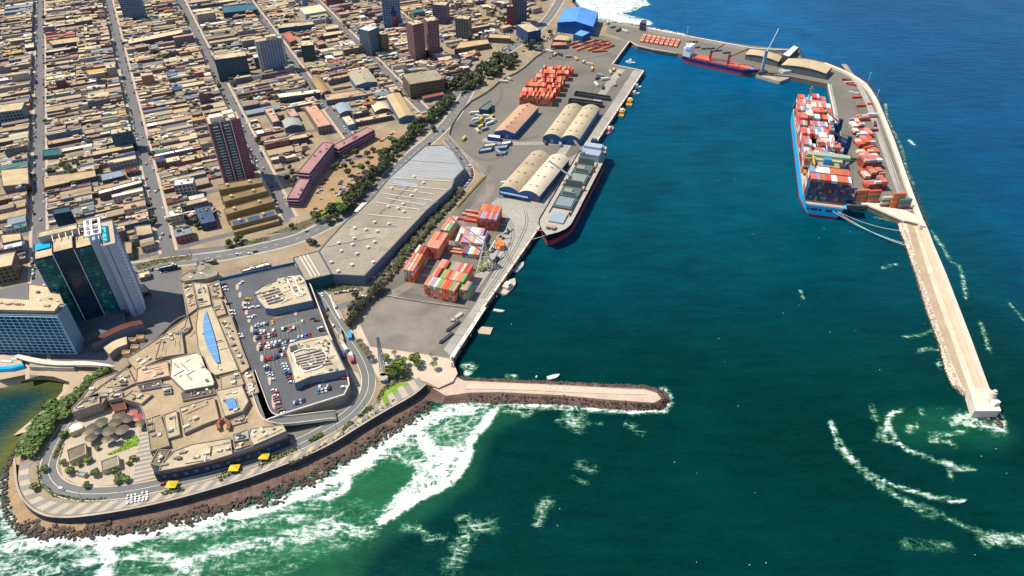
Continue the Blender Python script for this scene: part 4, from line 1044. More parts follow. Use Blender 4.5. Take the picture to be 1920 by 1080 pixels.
# grey slab hotel with ribbed front
gs = thing("slab_tower", "broad grey slab tower with a ribbed blind front", "tower", (*XY(985, 147), 0)); LAND.append(("the broad grey slab tower", *XY(985, 147)))
mb = MB(); mb.rimmed(sbq(978, 990, 129, 164), 0, 44, .5, .8); mb.build("wall", [mk("grey_render", (.17, .2, .25), .15, .1, .5), M['roof']], gs, color=TAN)
for k in range(9):
    mb = MB(); mb.prism(sbq(977.2, 978, 130.5 + k * 3.8, 132.6 + k * 3.8), 1, 43); mb.build("rib", M['concrete'] if k in (0, 8) else mk("grey_rib", (.2, .235, .29), .1, .1, .5), gs)
mb = MB(); mb.box(*XY(984, 150), 43.2, 14, 8, 4, GA); mb.build("roof_housing", M['roof'], gs, color=TAN)
# other towers: (s0,s1,b0,b1,h, ...)
def tower(name, label, land, q, h, wc, rc=TAN, wn_=(3.2, 3.4), units=3, px=False):
    t = bld(name, label, "tower", q, h, rc, wc, px=px, win=wn_, units=units); c = cen(q if not px else PL(q, h)); LAND.append((land, *c)); return t
def by_px(fl, fr, depth, h, base=True):
    """footprint from the two front roof corners in the photo; depth metres back along the grid"""
    a, b = P(*fl, h), P(*fr, h); d = Vector((b[0] - a[0], b[1] - a[1])).normalized(); n_ = (-d.y * depth, d.x * depth)
    return [a, b, (b[0] + n_[0], b[1] + n_[1]), (a[0] + n_[0], a[1] + n_[1])]
tower("teal_block", "square teal glass block with round roof left of the grey slab", "the teal block", by_px((402, 112), (462, 104), 20, 30), 30, (.05, .09, .12))
tower("office_tower", "grey office tower with white roof and dark side", "the white roofed office tower", by_px((692, 58), (710, 50), 20, 36), 36, (.13, .17, .22), rc=WHT)
tower("apartment_block", "ochre apartment block joined to the white roofed office tower", "the ochre block", by_px((713, 65), (727, 63), 14, 26), 26, (.24, .17, .1))
tower("twin_tower", "first of two pink and purple apartment towers, nearer the ochre block", "the first pink tower", by_px((774, 47), (794, 42), 18, 52), 52, (.25, .12, .13))
tower("twin_tower", "second of two pink and purple apartment towers, with the taller crown", "the second pink tower", by_px((801, 40), (822, 37), 18, 52), 52, (.25, .13, .14))
tt = tower("podium_block", "dark blue ribbed podium under the two pink towers", "the twin towers' podium", by_px((778, 96), (830, 90), 26, 10), 10, (.05, .08, .16), wn_=(1.6, 30))
tower("white_tower", "slim white framed tower with a recessed brown front", "the white framed tower", by_px((853, 34), (878, 36), 16, 33), 33, hx('#8a8078', .7), rc=TAN)
tower("mural_tower", "blue grey tower with a colourful mural near its foot", "the mural tower", by_px((713, -20), (747, -22), 18, 60), 60, (.14, .22, .32))
tower("blue_slab", "blue grey slab tower at the top of the second street", "the blue grey slab", by_px((218, -10), (258, -12), 14, 40), 40, (.13, .2, .29))
tower("round_block", "wide tan block with vertical fins and a turquoise pool behind", "the finned tan block", by_px((768, 158), (833, 148), 36, 20), 20, hx('#8d7a58', .55), rc=hx('#b0a085', .7))
tower("red_tower", "slim tower with a red face among the trees", "the red faced tower", by_px((950, 12), (962, 12), 10, 34), 34, (.3, .04, .05))
tower("tall_tower", "tall grey green tower at the edge of the trees", "the tall grey green tower", by_px((960, -30), (983, -32), 16, 62), 62, (.13, .15, .15))
tower("slate_tower", "slate grey tower next to the tall grey green tower", "the slate tower", by_px((975, 2), (988, 0), 14, 34), 34, (.13, .17, .21))
tower("purple_tower", "purple grey tower behind the white framed tower", "the purple grey tower", by_px((810, 8), (835, 10), 18, 30), 30, (.17, .13, .19))
tower("lattice_block", "blue lattice fronted block by the second street", "the blue lattice block", by_px((207, 252), (246, 245), 14, 24), 24, (.05, .1, .16))
tower("grey_block", "plain grey block with curved corner at the picture edge", "the plain grey block", by_px((-40, 215), (40, 205), 24, 16), 16, (.16, .19, .22))
tower("corner_block", "curved cream corner building with ribbon windows", "the cream corner building", by_px((-30, 507), (22, 497), 22, 16), 16, hx('#9a8a6c', .6))
tower("green_glass_block", "green glass corner block by the long avenue", "the green glass block", by_px((564, 86), (588, 84), 22, 24), 24, (.04, .08, .08))
tower("blue_tower_block", "deep blue block near the harbour gate", "the deep blue block", by_px((968, 46), (990, 60), 22, 17), 17, (.03, .07, .2))
tower("terrace_flats", "small white block of flats with balconies beside a blue pool", "the white block of flats", by_px((325, 348), (362, 343), 12, 16), 16, (.3, .3, .3), rc=WHT)
mur = LAND[-12]
mb = MB(); q_ = by_px((713, -20), (747, -22), 18, 60); ux2 = Vector((q_[1][0] - q_[0][0], q_[1][1] - q_[0][1])).normalized(); nn_ = Vector((ux2.y, -ux2.x))
mural = thing("mural", "mural of blue, red and orange blots painted low on the blue grey tower", "mural", (*q_[1], 0))
Lm = math.dist(q_[0], q_[1])
for (t_, z_, r_, c_) in ((.60, 24, 4.5, (.01, .02, .2)), (.72, 17, 4.5, (.35, .06, .06)), (.86, 14, 4, (.02, .16, .4)), (.66, 9, 5, (.3, .03, .08)), (.88, 6, 5.5, (.02, .2, .35)), (.78, 10.5, 3, (.55, .16, .05)), (.6, 31, 2.5, (.01, .02, .2))):
    mb = MB(); cx_, cy_ = q_[0][0] + ux2.x * Lm * t_ + nn_.x * .15, q_[0][1] + ux2.y * Lm * t_ + nn_.y * .15
    mb.face([(cx_ + ux2.x * r_ * math.cos(a) * (1 + .25 * math.sin(3 * a)), cy_ + ux2.y * r_ * math.cos(a) * (1 + .25 * math.sin(3 * a)), z_ + r_ * math.sin(a) * (1 + .2 * math.sin(4 * a))) for a in [i * .393 for i in range(16)]]); mb.build("paint_blot", M['paint'], mural, color=c_)
# stepped terrace block with four roof ridges by the avenue
st = thing("terraced_block", "big ochre block with four stepped roof terraces beside the third street", "building", (*XY(630, 50), 0)); LAND.append(("the ochre terraced block", *XY(630, 50)))
ochre = hx('#a98e62', .62)
for k, (yl, yr, h_) in enumerate((((410, 356), (492, 342), 17), ((420, 378), (500, 358), 15), ((424, 402), (514, 377), 12), ((434, 424), (520, 402), 8), ((438, 436), (524, 414), 4.5))):
    q_ = by_px(yl, yr, 11, h_); mb = MB(); mb.rimmed(q_, 0, h_, .4, .5); mb.build("terrace_tier", [M['wall'], M['roof']], st, color=ochre)
    for f in (.2, .72):
        p = (q_[0][0] + (q_[1][0] - q_[0][0]) * f + (q_[3][0] - q_[0][0]) * .5, q_[0][1] + (q_[1][1] - q_[0][1]) * f + (q_[3][1] - q_[0][1]) * .5)
        if k < 4: mb = MB(); mb.cyl(*p, h_ - .5, 1.6, 2.4, 8); mb.build("water_tank", M['roof'], st, color=TAN)
    if k == 3:
        for f in (.05, .37, .69):
            a_ = [(q_[0][0] + (q_[1][0] - q_[0][0]) * g + (q_[3][0] - q_[0][0]) * e, q_[0][1] + (q_[1][1] - q_[0][1]) * g + (q_[3][1] - q_[0][1]) * e) for g, e in ((f, .1), (f + .26, .1), (f + .26, .75), (f, .75))]
            mb = MB(); mb.face([(*p, h_ - .3) for p in ccw(a_)]); mb.build("roof_glazing", mk("blue_roof_glass", (.05, .09, .16), .1, .3, 1, rough=.3), st)
# purple hotel in three cranked wings
for i_, (fl, fr, dep, h, lb) in enumerate((((560, 372), (590, 320), 12, 10, "lowest purple wing of the cranked hotel, beside the dark trees"), ((580, 325), (626, 268), 13, 16, "middle and tallest purple wing of the cranked hotel with banded balconies"), ((634, 280), (702, 243), 12, 11, "upper purple wing of the cranked hotel running to the car lane"))):
    q_ = by_px(fl, fr, dep, h); t = thing("purple_hotel", lb, "hotel", (*cen(q_), 0))
    pw = (.22, .10, .13); mb = MB(); mb.rimmed(ccw(q_), 0, h, .5, .6); mb.build("wall", [M['wall'], mk("pink_roof", (.36, .19, .17), .15, .1, .6)], t, color=pw)
    q_ = ccw(q_); fls = int(h / 3)
    for e in range(4):
        a_, b_ = q_[e], q_[(e + 1) % 4]
        if facing(a_, b_) and math.dist(a_, b_) > 6:
            dx, dy = (b_[1] - a_[1]) / math.dist(a_, b_), -(b_[0] - a_[0]) / math.dist(a_, b_)
            for f in range(fls):
                z0 = 1.0 + f * (h - 1.4) / fls; mb = MB(); mb.face([(a_[0] + dx * .05, a_[1] + dy * .05, z0 + 1), (b_[0] + dx * .05, b_[1] + dy * .05, z0 + 1), (b_[0] + dx * .05, b_[1] + dy * .05, z0 + 2.3), (a_[0] + dx * .05, a_[1] + dy * .05, z0 + 2.3)]); mb.build("window_band", M['glass'], t)
                mb = MB(); mb.prism([a_, b_, (b_[0] + dx * 1.2, b_[1] + dy * 1.2), (a_[0] + dx * 1.2, a_[1] + dy * 1.2)], z0, z0 + .9, bottom=True); mb.build("balcony", M['wall'], t, color=(.34, .2, .24))
    roof_units(t, q_, h - .6, 5, (.3, .14, .16)); LAND.append(("the purple hotel's %s wing" % ("lowest", "middle", "upper")[i_], *cen(q_)))

FOOT += [sbq(498, 560, -124, -56), sbq(686, 714, 26, 64), sbq(974, 992, 127, 166), sbq(595, 606, -104, -93), ccw(PL([(396, 350), (505, 330), (530, 420), (548, 462), (430, 470)], 0))]
# ------------------------------------------------------------------ the long grey roofed market hall
mh = thing("market_hall", "huge low market hall with a pale ribbed metal roof along the coast avenue", "market hall", (*P(720, 420, 0), 0)); LAND.append(("the huge market hall", *P(720, 420, 0)))
hall = [(597, 470), (612, 452), (650, 411), (668, 399), (700, 368), (727, 334), (752, 312), (797, 272), (832, 271), (850, 283), (871, 316), (853, 334), (847, 352), (800, 394), (740, 458), (683, 517), (622, 514)]
HZ = 11
q = ccw(PL(hall, HZ)); mb = MB(); mb.rimmed(q, 0, HZ, .8, .7, 1, 0)
hallw = mk("hall_wall", (.13, .15, .19), .12, .1, .6)
mb.build("wall", [hallw, M['mallroof']], mh)
# roof ribs (raised rails) in rows across the roof and lantern boxes
rd = Vector(P(800, 420, HZ)) - Vector(P(680, 395, HZ)); rd.normalize()
ribs = [((728, 345), (838, 356)), ((722, 352), (816, 364)), ((714, 362), (812, 376)), ((722, 371), (796, 384)), ((706, 379), (788, 393)), ((690, 402), (772, 409)), ((742, 333), (846, 340))]
for a_, b_ in ribs:
    p, q2 = P(*a_, HZ), P(*b_, HZ)
    if inside(p, q) or True:
        mb = MB(); mb.beam((*p, HZ - .3), (*q2, HZ - .3), .9, .7); mb.build("roof_rib", M['cap'], mh)
for (x_, y_) in ((702, 417), (729, 420), (665, 428), (686, 431), (707, 434), (664, 447), (635, 456), (661, 459), (690, 464), (702, 454), (640, 471), (669, 476), (621, 492), (660, 497), (634, 509), (776, 332), (794, 343), (780, 358), (771, 367), (756, 383), (735, 353), (728, 388), (746, 391), (700, 492), (757, 397)):
    p = P(x_, y_, HZ); mb = MB(); mb.box(*p, HZ - .7, 2.6, 2.4, 1.9, .6); mb.build("roof_lantern", M['cap'], mh)
for (pl, nm) in (([(797, 275), (832, 272), (850, 284), (868, 316), (850, 333), (740, 335), (730, 333)], "grey_roof_field"),):
    mb = MB(); mb.face([(*p, HZ - .62) for p in ccw(PL(pl, HZ))]); mb.build(nm, mk("grey_sheeting", (.30, .30, .29), .1, .05, .5, stripe=(5, .08, (.3, .95))), mh)
for a_, b_ in (((612, 462), (706, 444)), ((606, 478), (716, 462)), ((616, 492), (700, 484)), ((622, 505), (690, 500)), ((632, 445), (722, 432)), ((650, 425), (744, 424)), ((672, 400), (760, 410)), ((748, 318), (862, 322)), ((768, 300), (856, 306)), ((782, 288), (845, 292)), ((740, 410), (690, 500)), ((770, 345), (712, 400)), ((700, 420), (640, 500))):
    mb = MB(); mb.beam((*P(*a_, HZ), HZ - .62), (*P(*b_, HZ), HZ - .62), .45, .3); mb.build("roof_seam", M['steel'] if R() < .5 else M['concrete'], mh)
for pl, cl in (([(605, 475), (668, 462), (676, 480), (612, 490)], (.27, .235, .18)), ([(655, 420), (735, 428), (722, 448), (640, 440)], (.34, .29, .21)), ([(760, 372), (822, 376), (798, 394), (742, 390)], (.27, .24, .19)), ([(690, 470), (735, 440), (760, 432), (700, 500)], (.32, .26, .18))):
    mb = MB(); mb.face([(*p, HZ - .64) for p in ccw(PL(pl, HZ))]); mb.build("roof_patch", M['roof'], mh, color=cl)
mb = MB(); mb.face([(*p, HZ - .5) for p in ccw(PL([(738, 337), (784, 344), (782, 350), (736, 342)], HZ))]); mb.build("blue_roof_light", mk("bluish_sheet", (.28, .33, .42), .1, .1, 1), mh)
cn_ = thing("entrance_canopy", "pale curved canopy on the avenue side of the market hall", "canopy", (*P(680, 392, 8), 0))
mb = MB(); mb.prism(PL([(664, 396), (668, 391), (678, 381), (697, 377), (696, 384), (685, 393), (672, 398)], 8), 7.4, 8, bottom=True); mb.build("canopy_roof", M['cap'], cn_)
for x_, y_ in ((672, 394), (690, 383)):
    mb = MB(); mb.cyl(*P(x_, y_, 8), 0, .3, 7.4, 6); mb.build("column", M['concrete'], cn_)
# linking hall with three raised stripes
lh = thing("link_hall", "smaller hall with three pale roof stripes and a teal glass end wall", "hall", (*P(585, 500, 0), 0))
lq = ccw(PL([(549, 483), (597, 470), (622, 514), (572, 526)], 12)); mb = MB(); mb.rimmed(lq, 0, 12, .5, .4, 1, 0); mb.build("wall", [mk("teal_end_wall", (.015, .09, .10), .1, .1, 1), M['mallroof']], lh)
for f in (.28, .42, .56):
    a_ = P(549 + 48 * f, 483 - 13 * f + 2, 12); b_ = P(572 + 50 * f, 526 - 12 * f - 2, 12)
    mb = MB(); mb.beam((*a_, 12), (*b_, 12), 1.1, .8); mb.build("roof_stripe", M['cap'], lh)

# ------------------------------------------------------------------ peninsula shopping centre (tan roofs)
def mallb(lb, pts, z, col=None, units=0, name="mall_block", zb=0, wall=None, rim=.6):
    z = 9.2 + (z - 9.2) * .5
    return bld(name, lb, "mall block", pts, z, col or MT, wall or hx('#a8998a', .7), zb=zb, units=units + 4, rim=rim, roofmat='roof', unitc=None, lip=.5, pipes=7)
MT = hx('#c9b08a', .66); MT2 = hx('#d3bf9b', .74); MG = hx('#a9a08a', .68)
mallb('tan roof deck filling the gaps between the roof blocks of the shopping centre', [(340, 530), (408, 524), (436, 590), (470, 690), (484, 742), (500, 790), (534, 806), (470, 826), (430, 840), (306, 868), (286, 850), (276, 800), (262, 760), (240, 742), (205, 738), (190, 758), (140, 770), (160, 738), (215, 702), (262, 666), (300, 628), (350, 594)], 6.6, MT, 10, 'mall_podium')
mallb("oval grey roofed rotunda at the inland tip of the shopping centre", [(336, 519), (352, 509), (366, 500), (374, 490), (392, 494), (403, 500), (409, 509), (406, 516), (388, 522), (365, 524), (345, 527), (338, 524)], 14, MG, 3, "rotunda")
mallb("narrow strip of roof decks below the rotunda", [(338, 529), (360, 527), (370, 577), (352, 590)], 9, MT, 8)
mallb("square double roof just below the rotunda", [(361, 529), (388, 531), (396, 571), (372, 577)], 12, MT2, 3)
mallb("strip of plant roofs between rotunda and parking deck", [(390, 534), (411, 526), (418, 556), (397, 560)], 10.5, MT, 8)
mallb("plain tan roof beside the upper parking deck", [(396, 560), (414, 558), (424, 588), (405, 594)], 12, MT, 0)
mallb("machinery roof beside the parking deck, crowded with vents", [(406, 597), (433, 590), (455, 655), (468, 688), (452, 700), (425, 640)], 11, MT, 22)
# the leaf-shaped skylight roof
sk = mallb("long pointed roof carrying the blue leaf-shaped skylight", [(370, 580), (397, 573), (408, 598), (427, 645), (447, 693), (404, 703), (384, 690), (370, 650), (366, 612)], 13, MT2, 0)
LAND.append(("the blue leaf-shaped skylight", *P(400, 630, 0)))
mb = MB(); tp = smooth(PL([(386, 581), (380, 600), (381, 628), (390, 655), (404, 679)], 12.0), 2); tq = smooth(PL([(386, 581), (394, 605), (403, 635), (409, 660), (412, 679)], 12.0), 2)
n_ = min(len(tp), len(tq)); mb.strip([(*p, 11.8) for p in even(tp, 14)], [(*p, 11.8) for p in even(tq, 14)]); mb.build("skylight_glass", mk("skylight_blue", (.12, .27, .48), .08, .1, .5, rough=.3), sk)
mid_ = [((a[0] + b[0]) / 2, (a[1] + b[1]) / 2) for a, b in zip(even(tp, 14), even(tq, 14))]
for k in range(1, 13, 2):
    mb = MB(); mb.beam((*even(tp, 14)[k], 11.95), (*even(tq, 14)[k], 11.95), .22); mb.build("glazing_bar", M['white'], sk)
mallb("long tan roof sloping along the service road behind the skylight", [(298, 653), (345, 612), (352, 590), (358, 612), (352, 620), (345, 624)], 10, MT, 1)
mallb("square tan roof with a dark stair slot near the skylight", [(303, 628), (340, 619), (346, 663), (312, 668), (290, 672)], 11.5, MT, 1)
mallb("wedge of tan roof along the curved edge rail", [(236, 672), (302, 630), (312, 668), (262, 690), (256, 694)], 10.5, MT, 3)
mallb("broad pinkish tan roof left of the white swept roof", [(256, 690), (314, 675), (318, 704), (265, 716), (254, 718)], 12, hx('#d0ab88', .8), 0)
mallb("broad white swept roof in the middle of the shopping centre", [(320, 672), (368, 660), (382, 668), (402, 716), (400, 722), (345, 732), (318, 705)], 13, hx('#e4d6bc', .85), 3)
mallb("tan roof at the landward corner with loop-shaped rails", [(178, 712), (240, 690), (254, 718), (200, 742), (150, 748)], 9, MT, 10)
mallb("low tan roof over a green glass shopfront by the road", [(134, 764), (150, 748), (186, 735), (187, 756), (135, 773)], 9, MT, 1)
mallb("tilted square tan roof over a dark glass lounge", [(229, 747), (248, 731), (286, 739), (265, 757)], 9.5, hx('#c8ad84', .8), 0, "lounge")
mallb("small tan square roof left of the tilted one", [(201, 737), (229, 733), (230, 745), (202, 751)], 8.5, MT, 0)
mallb("row of dark sloping skylight boxes below the white swept roof", [(256, 722), (302, 712), (304, 724), (262, 732)], 9, hx('#5b5a52', .7), 0)
mallb("pale green flat roof square beside the skylight boxes", [(303, 719), (318, 719), (322, 736), (306, 738)], 9.5, hx('#9fa58c', .75), 0)
mallb("long shed of dark panels under the white swept roof", [(338, 736), (400, 722), (404, 738), (342, 751)], 9, hx('#6c675a', .7), 4)
mallb("broad tan corner roof above the plaza", [(273, 786), (301, 776), (318, 835), (281, 846)], 11, hx('#b39c76', .72), 0); LAND.append(("the broad tan corner roof", *P(295, 810, 0)))
mallb("cream roof square framed by dark walls", [(305, 778), (331, 768), (338, 815), (314, 822)], 10, MT2, 0)
mallb("ribbed tan roof of four panels", [(335, 764), (401, 744), (411, 785), (382, 795), (345, 812)], 11, MT, 2)
mallb("cream roof block with a square blue skylight", [(404, 732), (453, 721), (466, 752), (455, 770), (420, 781)], 13.5, MT2, 2)
mb = MB(); mb.prism(PL([(422, 748), (439, 745), (445, 763), (428, 767)], 12.2), 10, 12.1); tag(mb.build("blue_skylight", mk("flat_blue", (.11, .25, .47), .08, .2, 1, rough=.3), org=(*P(433, 756, 10), 10)), "square blue skylight on the cream roof block", "skylight")
mallb("tan roof with olive panel below the skylight", [(412, 706), (448, 695), (458, 720), (414, 731)], 12, MT, 2)
mallb("stepped pinkish roof strip by the deck ramp", [(452, 700), (474, 694), (486, 735), (466, 742)], 9, hx('#b9987c', .8), 8)
mallb("slim tan roof under the red arch", [(424, 790), (458, 777), (462, 790), (428, 800)], 8, MT, 2)
# long curved-front restaurant block facing the sea
rb = mallb("long low block with a dark curved sea front and a row of blue windows", [(300, 872), (325, 845), (360, 832), (432, 820), (436, 851), (400, 862), (350, 874), (298, 883)], 9.5, MT2, 8, "sea_front_block"); LAND.append(("the long curved sea front block", *P(400, 870, 0)))
mallb("flat roof at the east end of the sea front block", [(468, 803), (530, 795), (537, 808), (475, 835), (466, 820)], 9.5, MT2, 2, "sea_front_block")
mallb("pale green roof square on the sea front block", [(435, 815), (465, 804), (467, 822), (438, 828)], 10.5, hx('#a8b09c', .8), 0, "sea_front_block")
mallb("brown awning roof below the pale green square", [(438, 829), (468, 823), (474, 837), (440, 848)], 8.5, hx('#9c8153', .7), 0, "sea_front_block")
mallb("tilted olive tan square roof at the prow of the sea front block", [(281, 869), (296, 842), (320, 843), (302, 874)], 10, hx('#8f7c55', .65), 0, "prow_pavilion")
fw = smooth(PL([(288, 887), (330, 882), (400, 866), (470, 846), (540, 818)], 8.6), 1)
mb = MB(); mb.prism(fw + offset(fw, 5)[::-1], 0, 8.6); sfw = tag(mb.build("shopfront", mk("navy_shopfront", (.03, .035, .055), .2, .2, 1), org=(*fw[3], 0)), "dark curved shopfront wall with an orange line above the sea road", "shopfront")
f2 = offset(fw, -.12); mb = MB(); mb.strip([(*p, 7.6) for p in f2], [(*p, 8.0) for p in f2]); mb.build("orange_line", mk("orange_trim", (.55, .2, .03)), sfw)
fe = even(f2, 40)
for i in range(2, 38, 3):
    a_, b_ = fe[i], fe[i + 1]; mb = MB(); mb.face([(*a_, 2.6), (*b_, 2.6), (*b_, 5.2), (*a_, 5.2)]); mb.build("window", mk("shop_blue", (.02, .14, .26), .3, .5, 1, rough=.2) if i == 2 else bpy.data.materials["shop_blue"], sfw)
rarch = thing("red_arch", "brick red horseshoe arch among the mall roofs", "arch", (*P(419, 800, 8), 8))
ap = [P(x_, y_, 9) for x_, y_ in ((411, 806), (409, 796), (413, 789), (420, 787), (426, 791), (430, 799), (428, 806))]
mb = MB()
for a_, b_ in zip(ap[:-1], ap[1:]): mb.beam((*a_, 9.5), (*b_, 9.5), 2.2, 1.4)
mb.build("arch_ring", mk("brick_red", (.25, .09, .06)), rarch)
rail_ = smooth(PL([(352, 589), (330, 596), (300, 625), (262, 664), (222, 700), (180, 728), (140, 765)], 9), 2)
mb = MB(); mb.strip([(*p, 6) for p in rail_], [(*p, 9) for p in rail_]); mb.strip([(*p, 9) for p in rail_], [(*p, 9) for p in offset(rail_, 1.3)]); mb.strip([(*p, 9) for p in offset(rail_, 1.3)], [(*p, 0) for p in offset(rail_, 1.3)]); tag(mb.build("curved_edge_wall", mk("dark_edge_wall", (.12, .1, .09), .2, .2, 1), org=(*rail_[4], 0)), "dark curved wall along the landward edge of the shopping centre", "wall")
# plaza with umbrellas
PARA = MB(); PARA.cyl(0, 0, 2.6, 1.0, .22, 14, .25, 0, 0); PR = PARA.mesh("canopy", M['paint'])
PPM = MB(); PPM.cyl(0, 0, 0, .03, 2.8, 5); PPo = PPM.mesh("pole", M['steel'])
for x_, y_, r_, c_, n_ in ((189, 790, 5, (.10, .12, .06), "green"), (172, 801, 5.2, (.13, .1, .07), "brown"), (215, 790, 5, (.12, .1, .06), "brown"), (222, 777, 5, (.14, .11, .08), "brown"), (240, 782, 5, (.08, .08, .07), "charcoal"), (170, 818, 4.6, (.10, .09, .07), "dark brown"), (160, 812, 3, (.35, .3, .22), "cream"), (204, 806, 5.2, (.15, .12, .09), "brown"), (228, 804, 5, (.16, .13, .1), "grey brown"), (182, 807, 4, (.04, .05, .07), "navy"), (262, 792, 3.6, (.12, .14, .05), "olive"), (247, 774, 4.2, (.55, .2, .2), "pink"), (258, 781, 4, (.5, .1, .13), "rose"), (212, 820, 3.2, (.02, .03, .06), "navy"), (272, 778, 3.8, (.3, .05, .06), "red"), (198, 822, 3.4, (.16, .14, .06), "olive")):
    x0, y0 = P(x_, y_, 5.5); t = thing("parasol", "%s round parasol over the mall plaza" % n_, "parasol", (x0, y0, 0), "parasols over the mall plaza")
    put("canopy", PR, (x0, y0, 0), 0, (r_ * .88, r_ * .88, 1.8), t, color=(c_[0] * .7, c_[1] * .6, c_[2] * .42)); put("pole", PPo, (x0, y0, 0), 0, (4, 4, 1.7), t)
    auto(t, "%s parasol over the mall plaza" % n_, x0, y0)
sheet("mall_plaza", [(134, 785), (170, 768), (262, 762), (275, 790), (284, 850), (300, 892), (250, 905), (160, 915), (118, 895), (112, 865), (124, 825)], M['pave'], .06)
for k in range(13):
    sheet("paving_stripe", [(262 - k * 1.0, 800 + k * 8), (278 + k * 1.6, 796 + k * 7.5), (279 + k * 1.6, 800 + k * 7.5), (262 - k * 1.0, 804 + k * 8)], M['paveg'], .08)
bld("cafe_pavilion", "grey flat roofed café pavilion in the plaza garden", "pavilion", [(124, 843), (160, 829), (161, 850), (129, 865)], 4.5, hx('#8f8470', .75), TAN)
bld("cafe_pavilion", "second grey café pavilion, beside the red umbrellas", "pavilion", [(188, 864), (221, 852), (223, 871), (190, 882)], 4.5, hx('#9a9078', .75), TAN)
bld("white_kiosk", "white zigzag roofed kiosk at the road side of the plaza", "kiosk", [(126, 800), (134, 793), (146, 790), (156, 797), (155, 802), (130, 812)], 4.5, WHT, TAN)
bld("glass_kiosk", "small blue glass roofed kiosk by the curved road", "kiosk", [(141, 888), (150, 883), (163, 884), (156, 892)], 3, (.2, .28, .36), TAN)
bld("lounge_glass", "dark blue glass box below the tilted roof", "glass box", [(235, 765), (262, 760), (282, 752), (296, 770), (270, 788), (242, 775)], 5, (.03, .04, .07), (.03, .05, .09))
bld("restaurant", "low dark red and orange restaurant left of the glass lounge", "restaurant", [(206, 756), (232, 750), (238, 766), (214, 772)], 6, (.14, .06, .04), (.3, .1, .04))
bush_mass("lawn_shrubs", [(98, 858), (108, 838), (118, 820), (122, 828), (116, 850), (104, 862)], 90, 1.6, .5, GREENS[3], "shrubs between road and plaza garden")
sheet("lawn", [(200, 852), (222, 841), (238, 824), (255, 815), (263, 826), (255, 836), (232, 845), (206, 854)], M['grass'], .12)
bush_mass("plaza_shrubs", [(200, 852), (222, 841), (238, 824), (255, 815), (263, 826), (255, 836), (232, 845), (206, 854)], 120, .9, .35, (.1, .16, .03), "low green planting on the plaza lawn")

# ------------------------------------------------------------------ rooftop parking deck
dk = [(411, 527), (555, 496), (584, 537), (618, 627), (652, 700), (656, 722), (646, 742), (529, 779), (500, 790), (486, 752), (460, 675), (445, 605)]
DZ = 8.0
q = ccw(PL(dk, DZ)); pd = thing("parking_deck", "raised rooftop parking deck of dark asphalt full of cars", "parking deck", (*cen(q), 0)); LAND.append(("the parking deck", *cen(q)))
mb = MB(); mb.prism(q, 0, DZ, 1, 0); mb.build("deck_slab", [mk("deck_wall", (.13, .12, .12), .15, .1, .5), M['asphalt']], pd)
par = PL(dk[1:9], DZ); mb = MB(); k_ = offset(par, -.9)
mb.prism(par + k_[::-1], 0, DZ + 1.2); mb.build("parapet", M['cap'], pd)
bw_ = PL([(411, 526), (555, 495)], DZ); mb = MB(); mb.prism(bw_ + offset(bw_, -.6)[::-1], DZ, DZ + 2.6); mb.build("blue_screen_wall", M['bluewall'], pd)
for x_, y_, L_, ang in ((445, 538, 9, 0), (450, 553, 8, 0), (456, 570, 8, 0), (462, 585, 8, 0), (467, 600, 7, 0), (472, 617, 9, 0), (478, 635, 9, 0), (484, 652, 8, 0), (491, 672, 8, 0), (505, 705, 20, 0), (513, 752, 16, 0), (554, 586, 8, 0)):
    p = P(x_, y_, DZ); mb = MB(); a_ = [(p[0] + L_ / 2 * math.sin(t) * .12 + 1.3 * math.cos(t), p[1] + L_ / 2 * math.sin(t)) for t in [i * .785 for i in range(8)]]
    c0, s0 = math.cos(.42), math.sin(.42); a_ = [(p[0] + (u - p[0]) * c0 - (v - p[1]) * s0, p[1] + (u - p[0]) * s0 + (v - p[1]) * c0) for u, v in a_]
    mb.prism(a_, DZ, DZ + .2); mb.build("planter_island", M['pave'], pd)
# bay lines
for (xa, ya), (xb, yb) in (((478, 619), (566, 602)), ((480, 640), (566, 622)), ((488, 658), (560, 645)), ((496, 682), (536, 672))):
    a_, b_ = P(xa, ya, DZ), P(xb, yb, DZ); mb = MB(); d_ = Vector((b_[0] - a_[0], b_[1] - a_[1])); L_ = d_.length; d_.normalize(); n_ = Vector((-d_.y, d_.x)); i = 0
    while i < L_:
        c_ = Vector(a_) + d_ * i; mb.face([(c_.x - n_.x * 5, c_.y - n_.y * 5, DZ + .03), (c_.x - n_.x * 5 + d_.x * .25, c_.y - n_.y * 5 + d_.y * .25, DZ + .03), (c_.x + n_.x * 5 + d_.x * .25, c_.y + n_.y * 5 + d_.y * .25, DZ + .03), (c_.x + n_.x * 5, c_.y + n_.y * 5, DZ + .03)]); i += 2.8
    mb.build("bay_lines", M['paveg'], pd, kind="stuff")
mb = MB()
for a_, b_, m_ in (((512, 598), (550, 586), 0), ((525, 615), (562, 604), 0)):
    mb.beam((*P(*a_, DZ), DZ + .02), (*P(*b_, DZ), DZ + .02), .5, .04)
mb.build("yellow_line", M['yellow'], pd)
b1 = bld("deck_building", "cream plant-covered roof block at the inland end of the parking deck", "building", [(476, 546), (500, 531), (516, 527), (518, 520), (562, 513), (570, 520), (586, 563), (512, 579), (497, 578), (482, 560)], 15, hx('#d8c6a2', .72), (.13, .17, .24), zb=DZ, units=34, pipes=14); LAND.append(("the inland deck building", *P(530, 550, 12)))
b2 = bld("deck_building", "cream roof block on the seaward half of the parking deck with a dark square opening", "building", [(535, 658), (540, 643), (562, 636), (615, 626), (622, 640), (648, 693), (582, 706), (552, 719), (545, 690)], 15, hx('#dccaa6', .76), (.15, .17, .22), zb=DZ, units=30, pipes=14); LAND.append(("the seaward deck building", *P(595, 670, 12)))
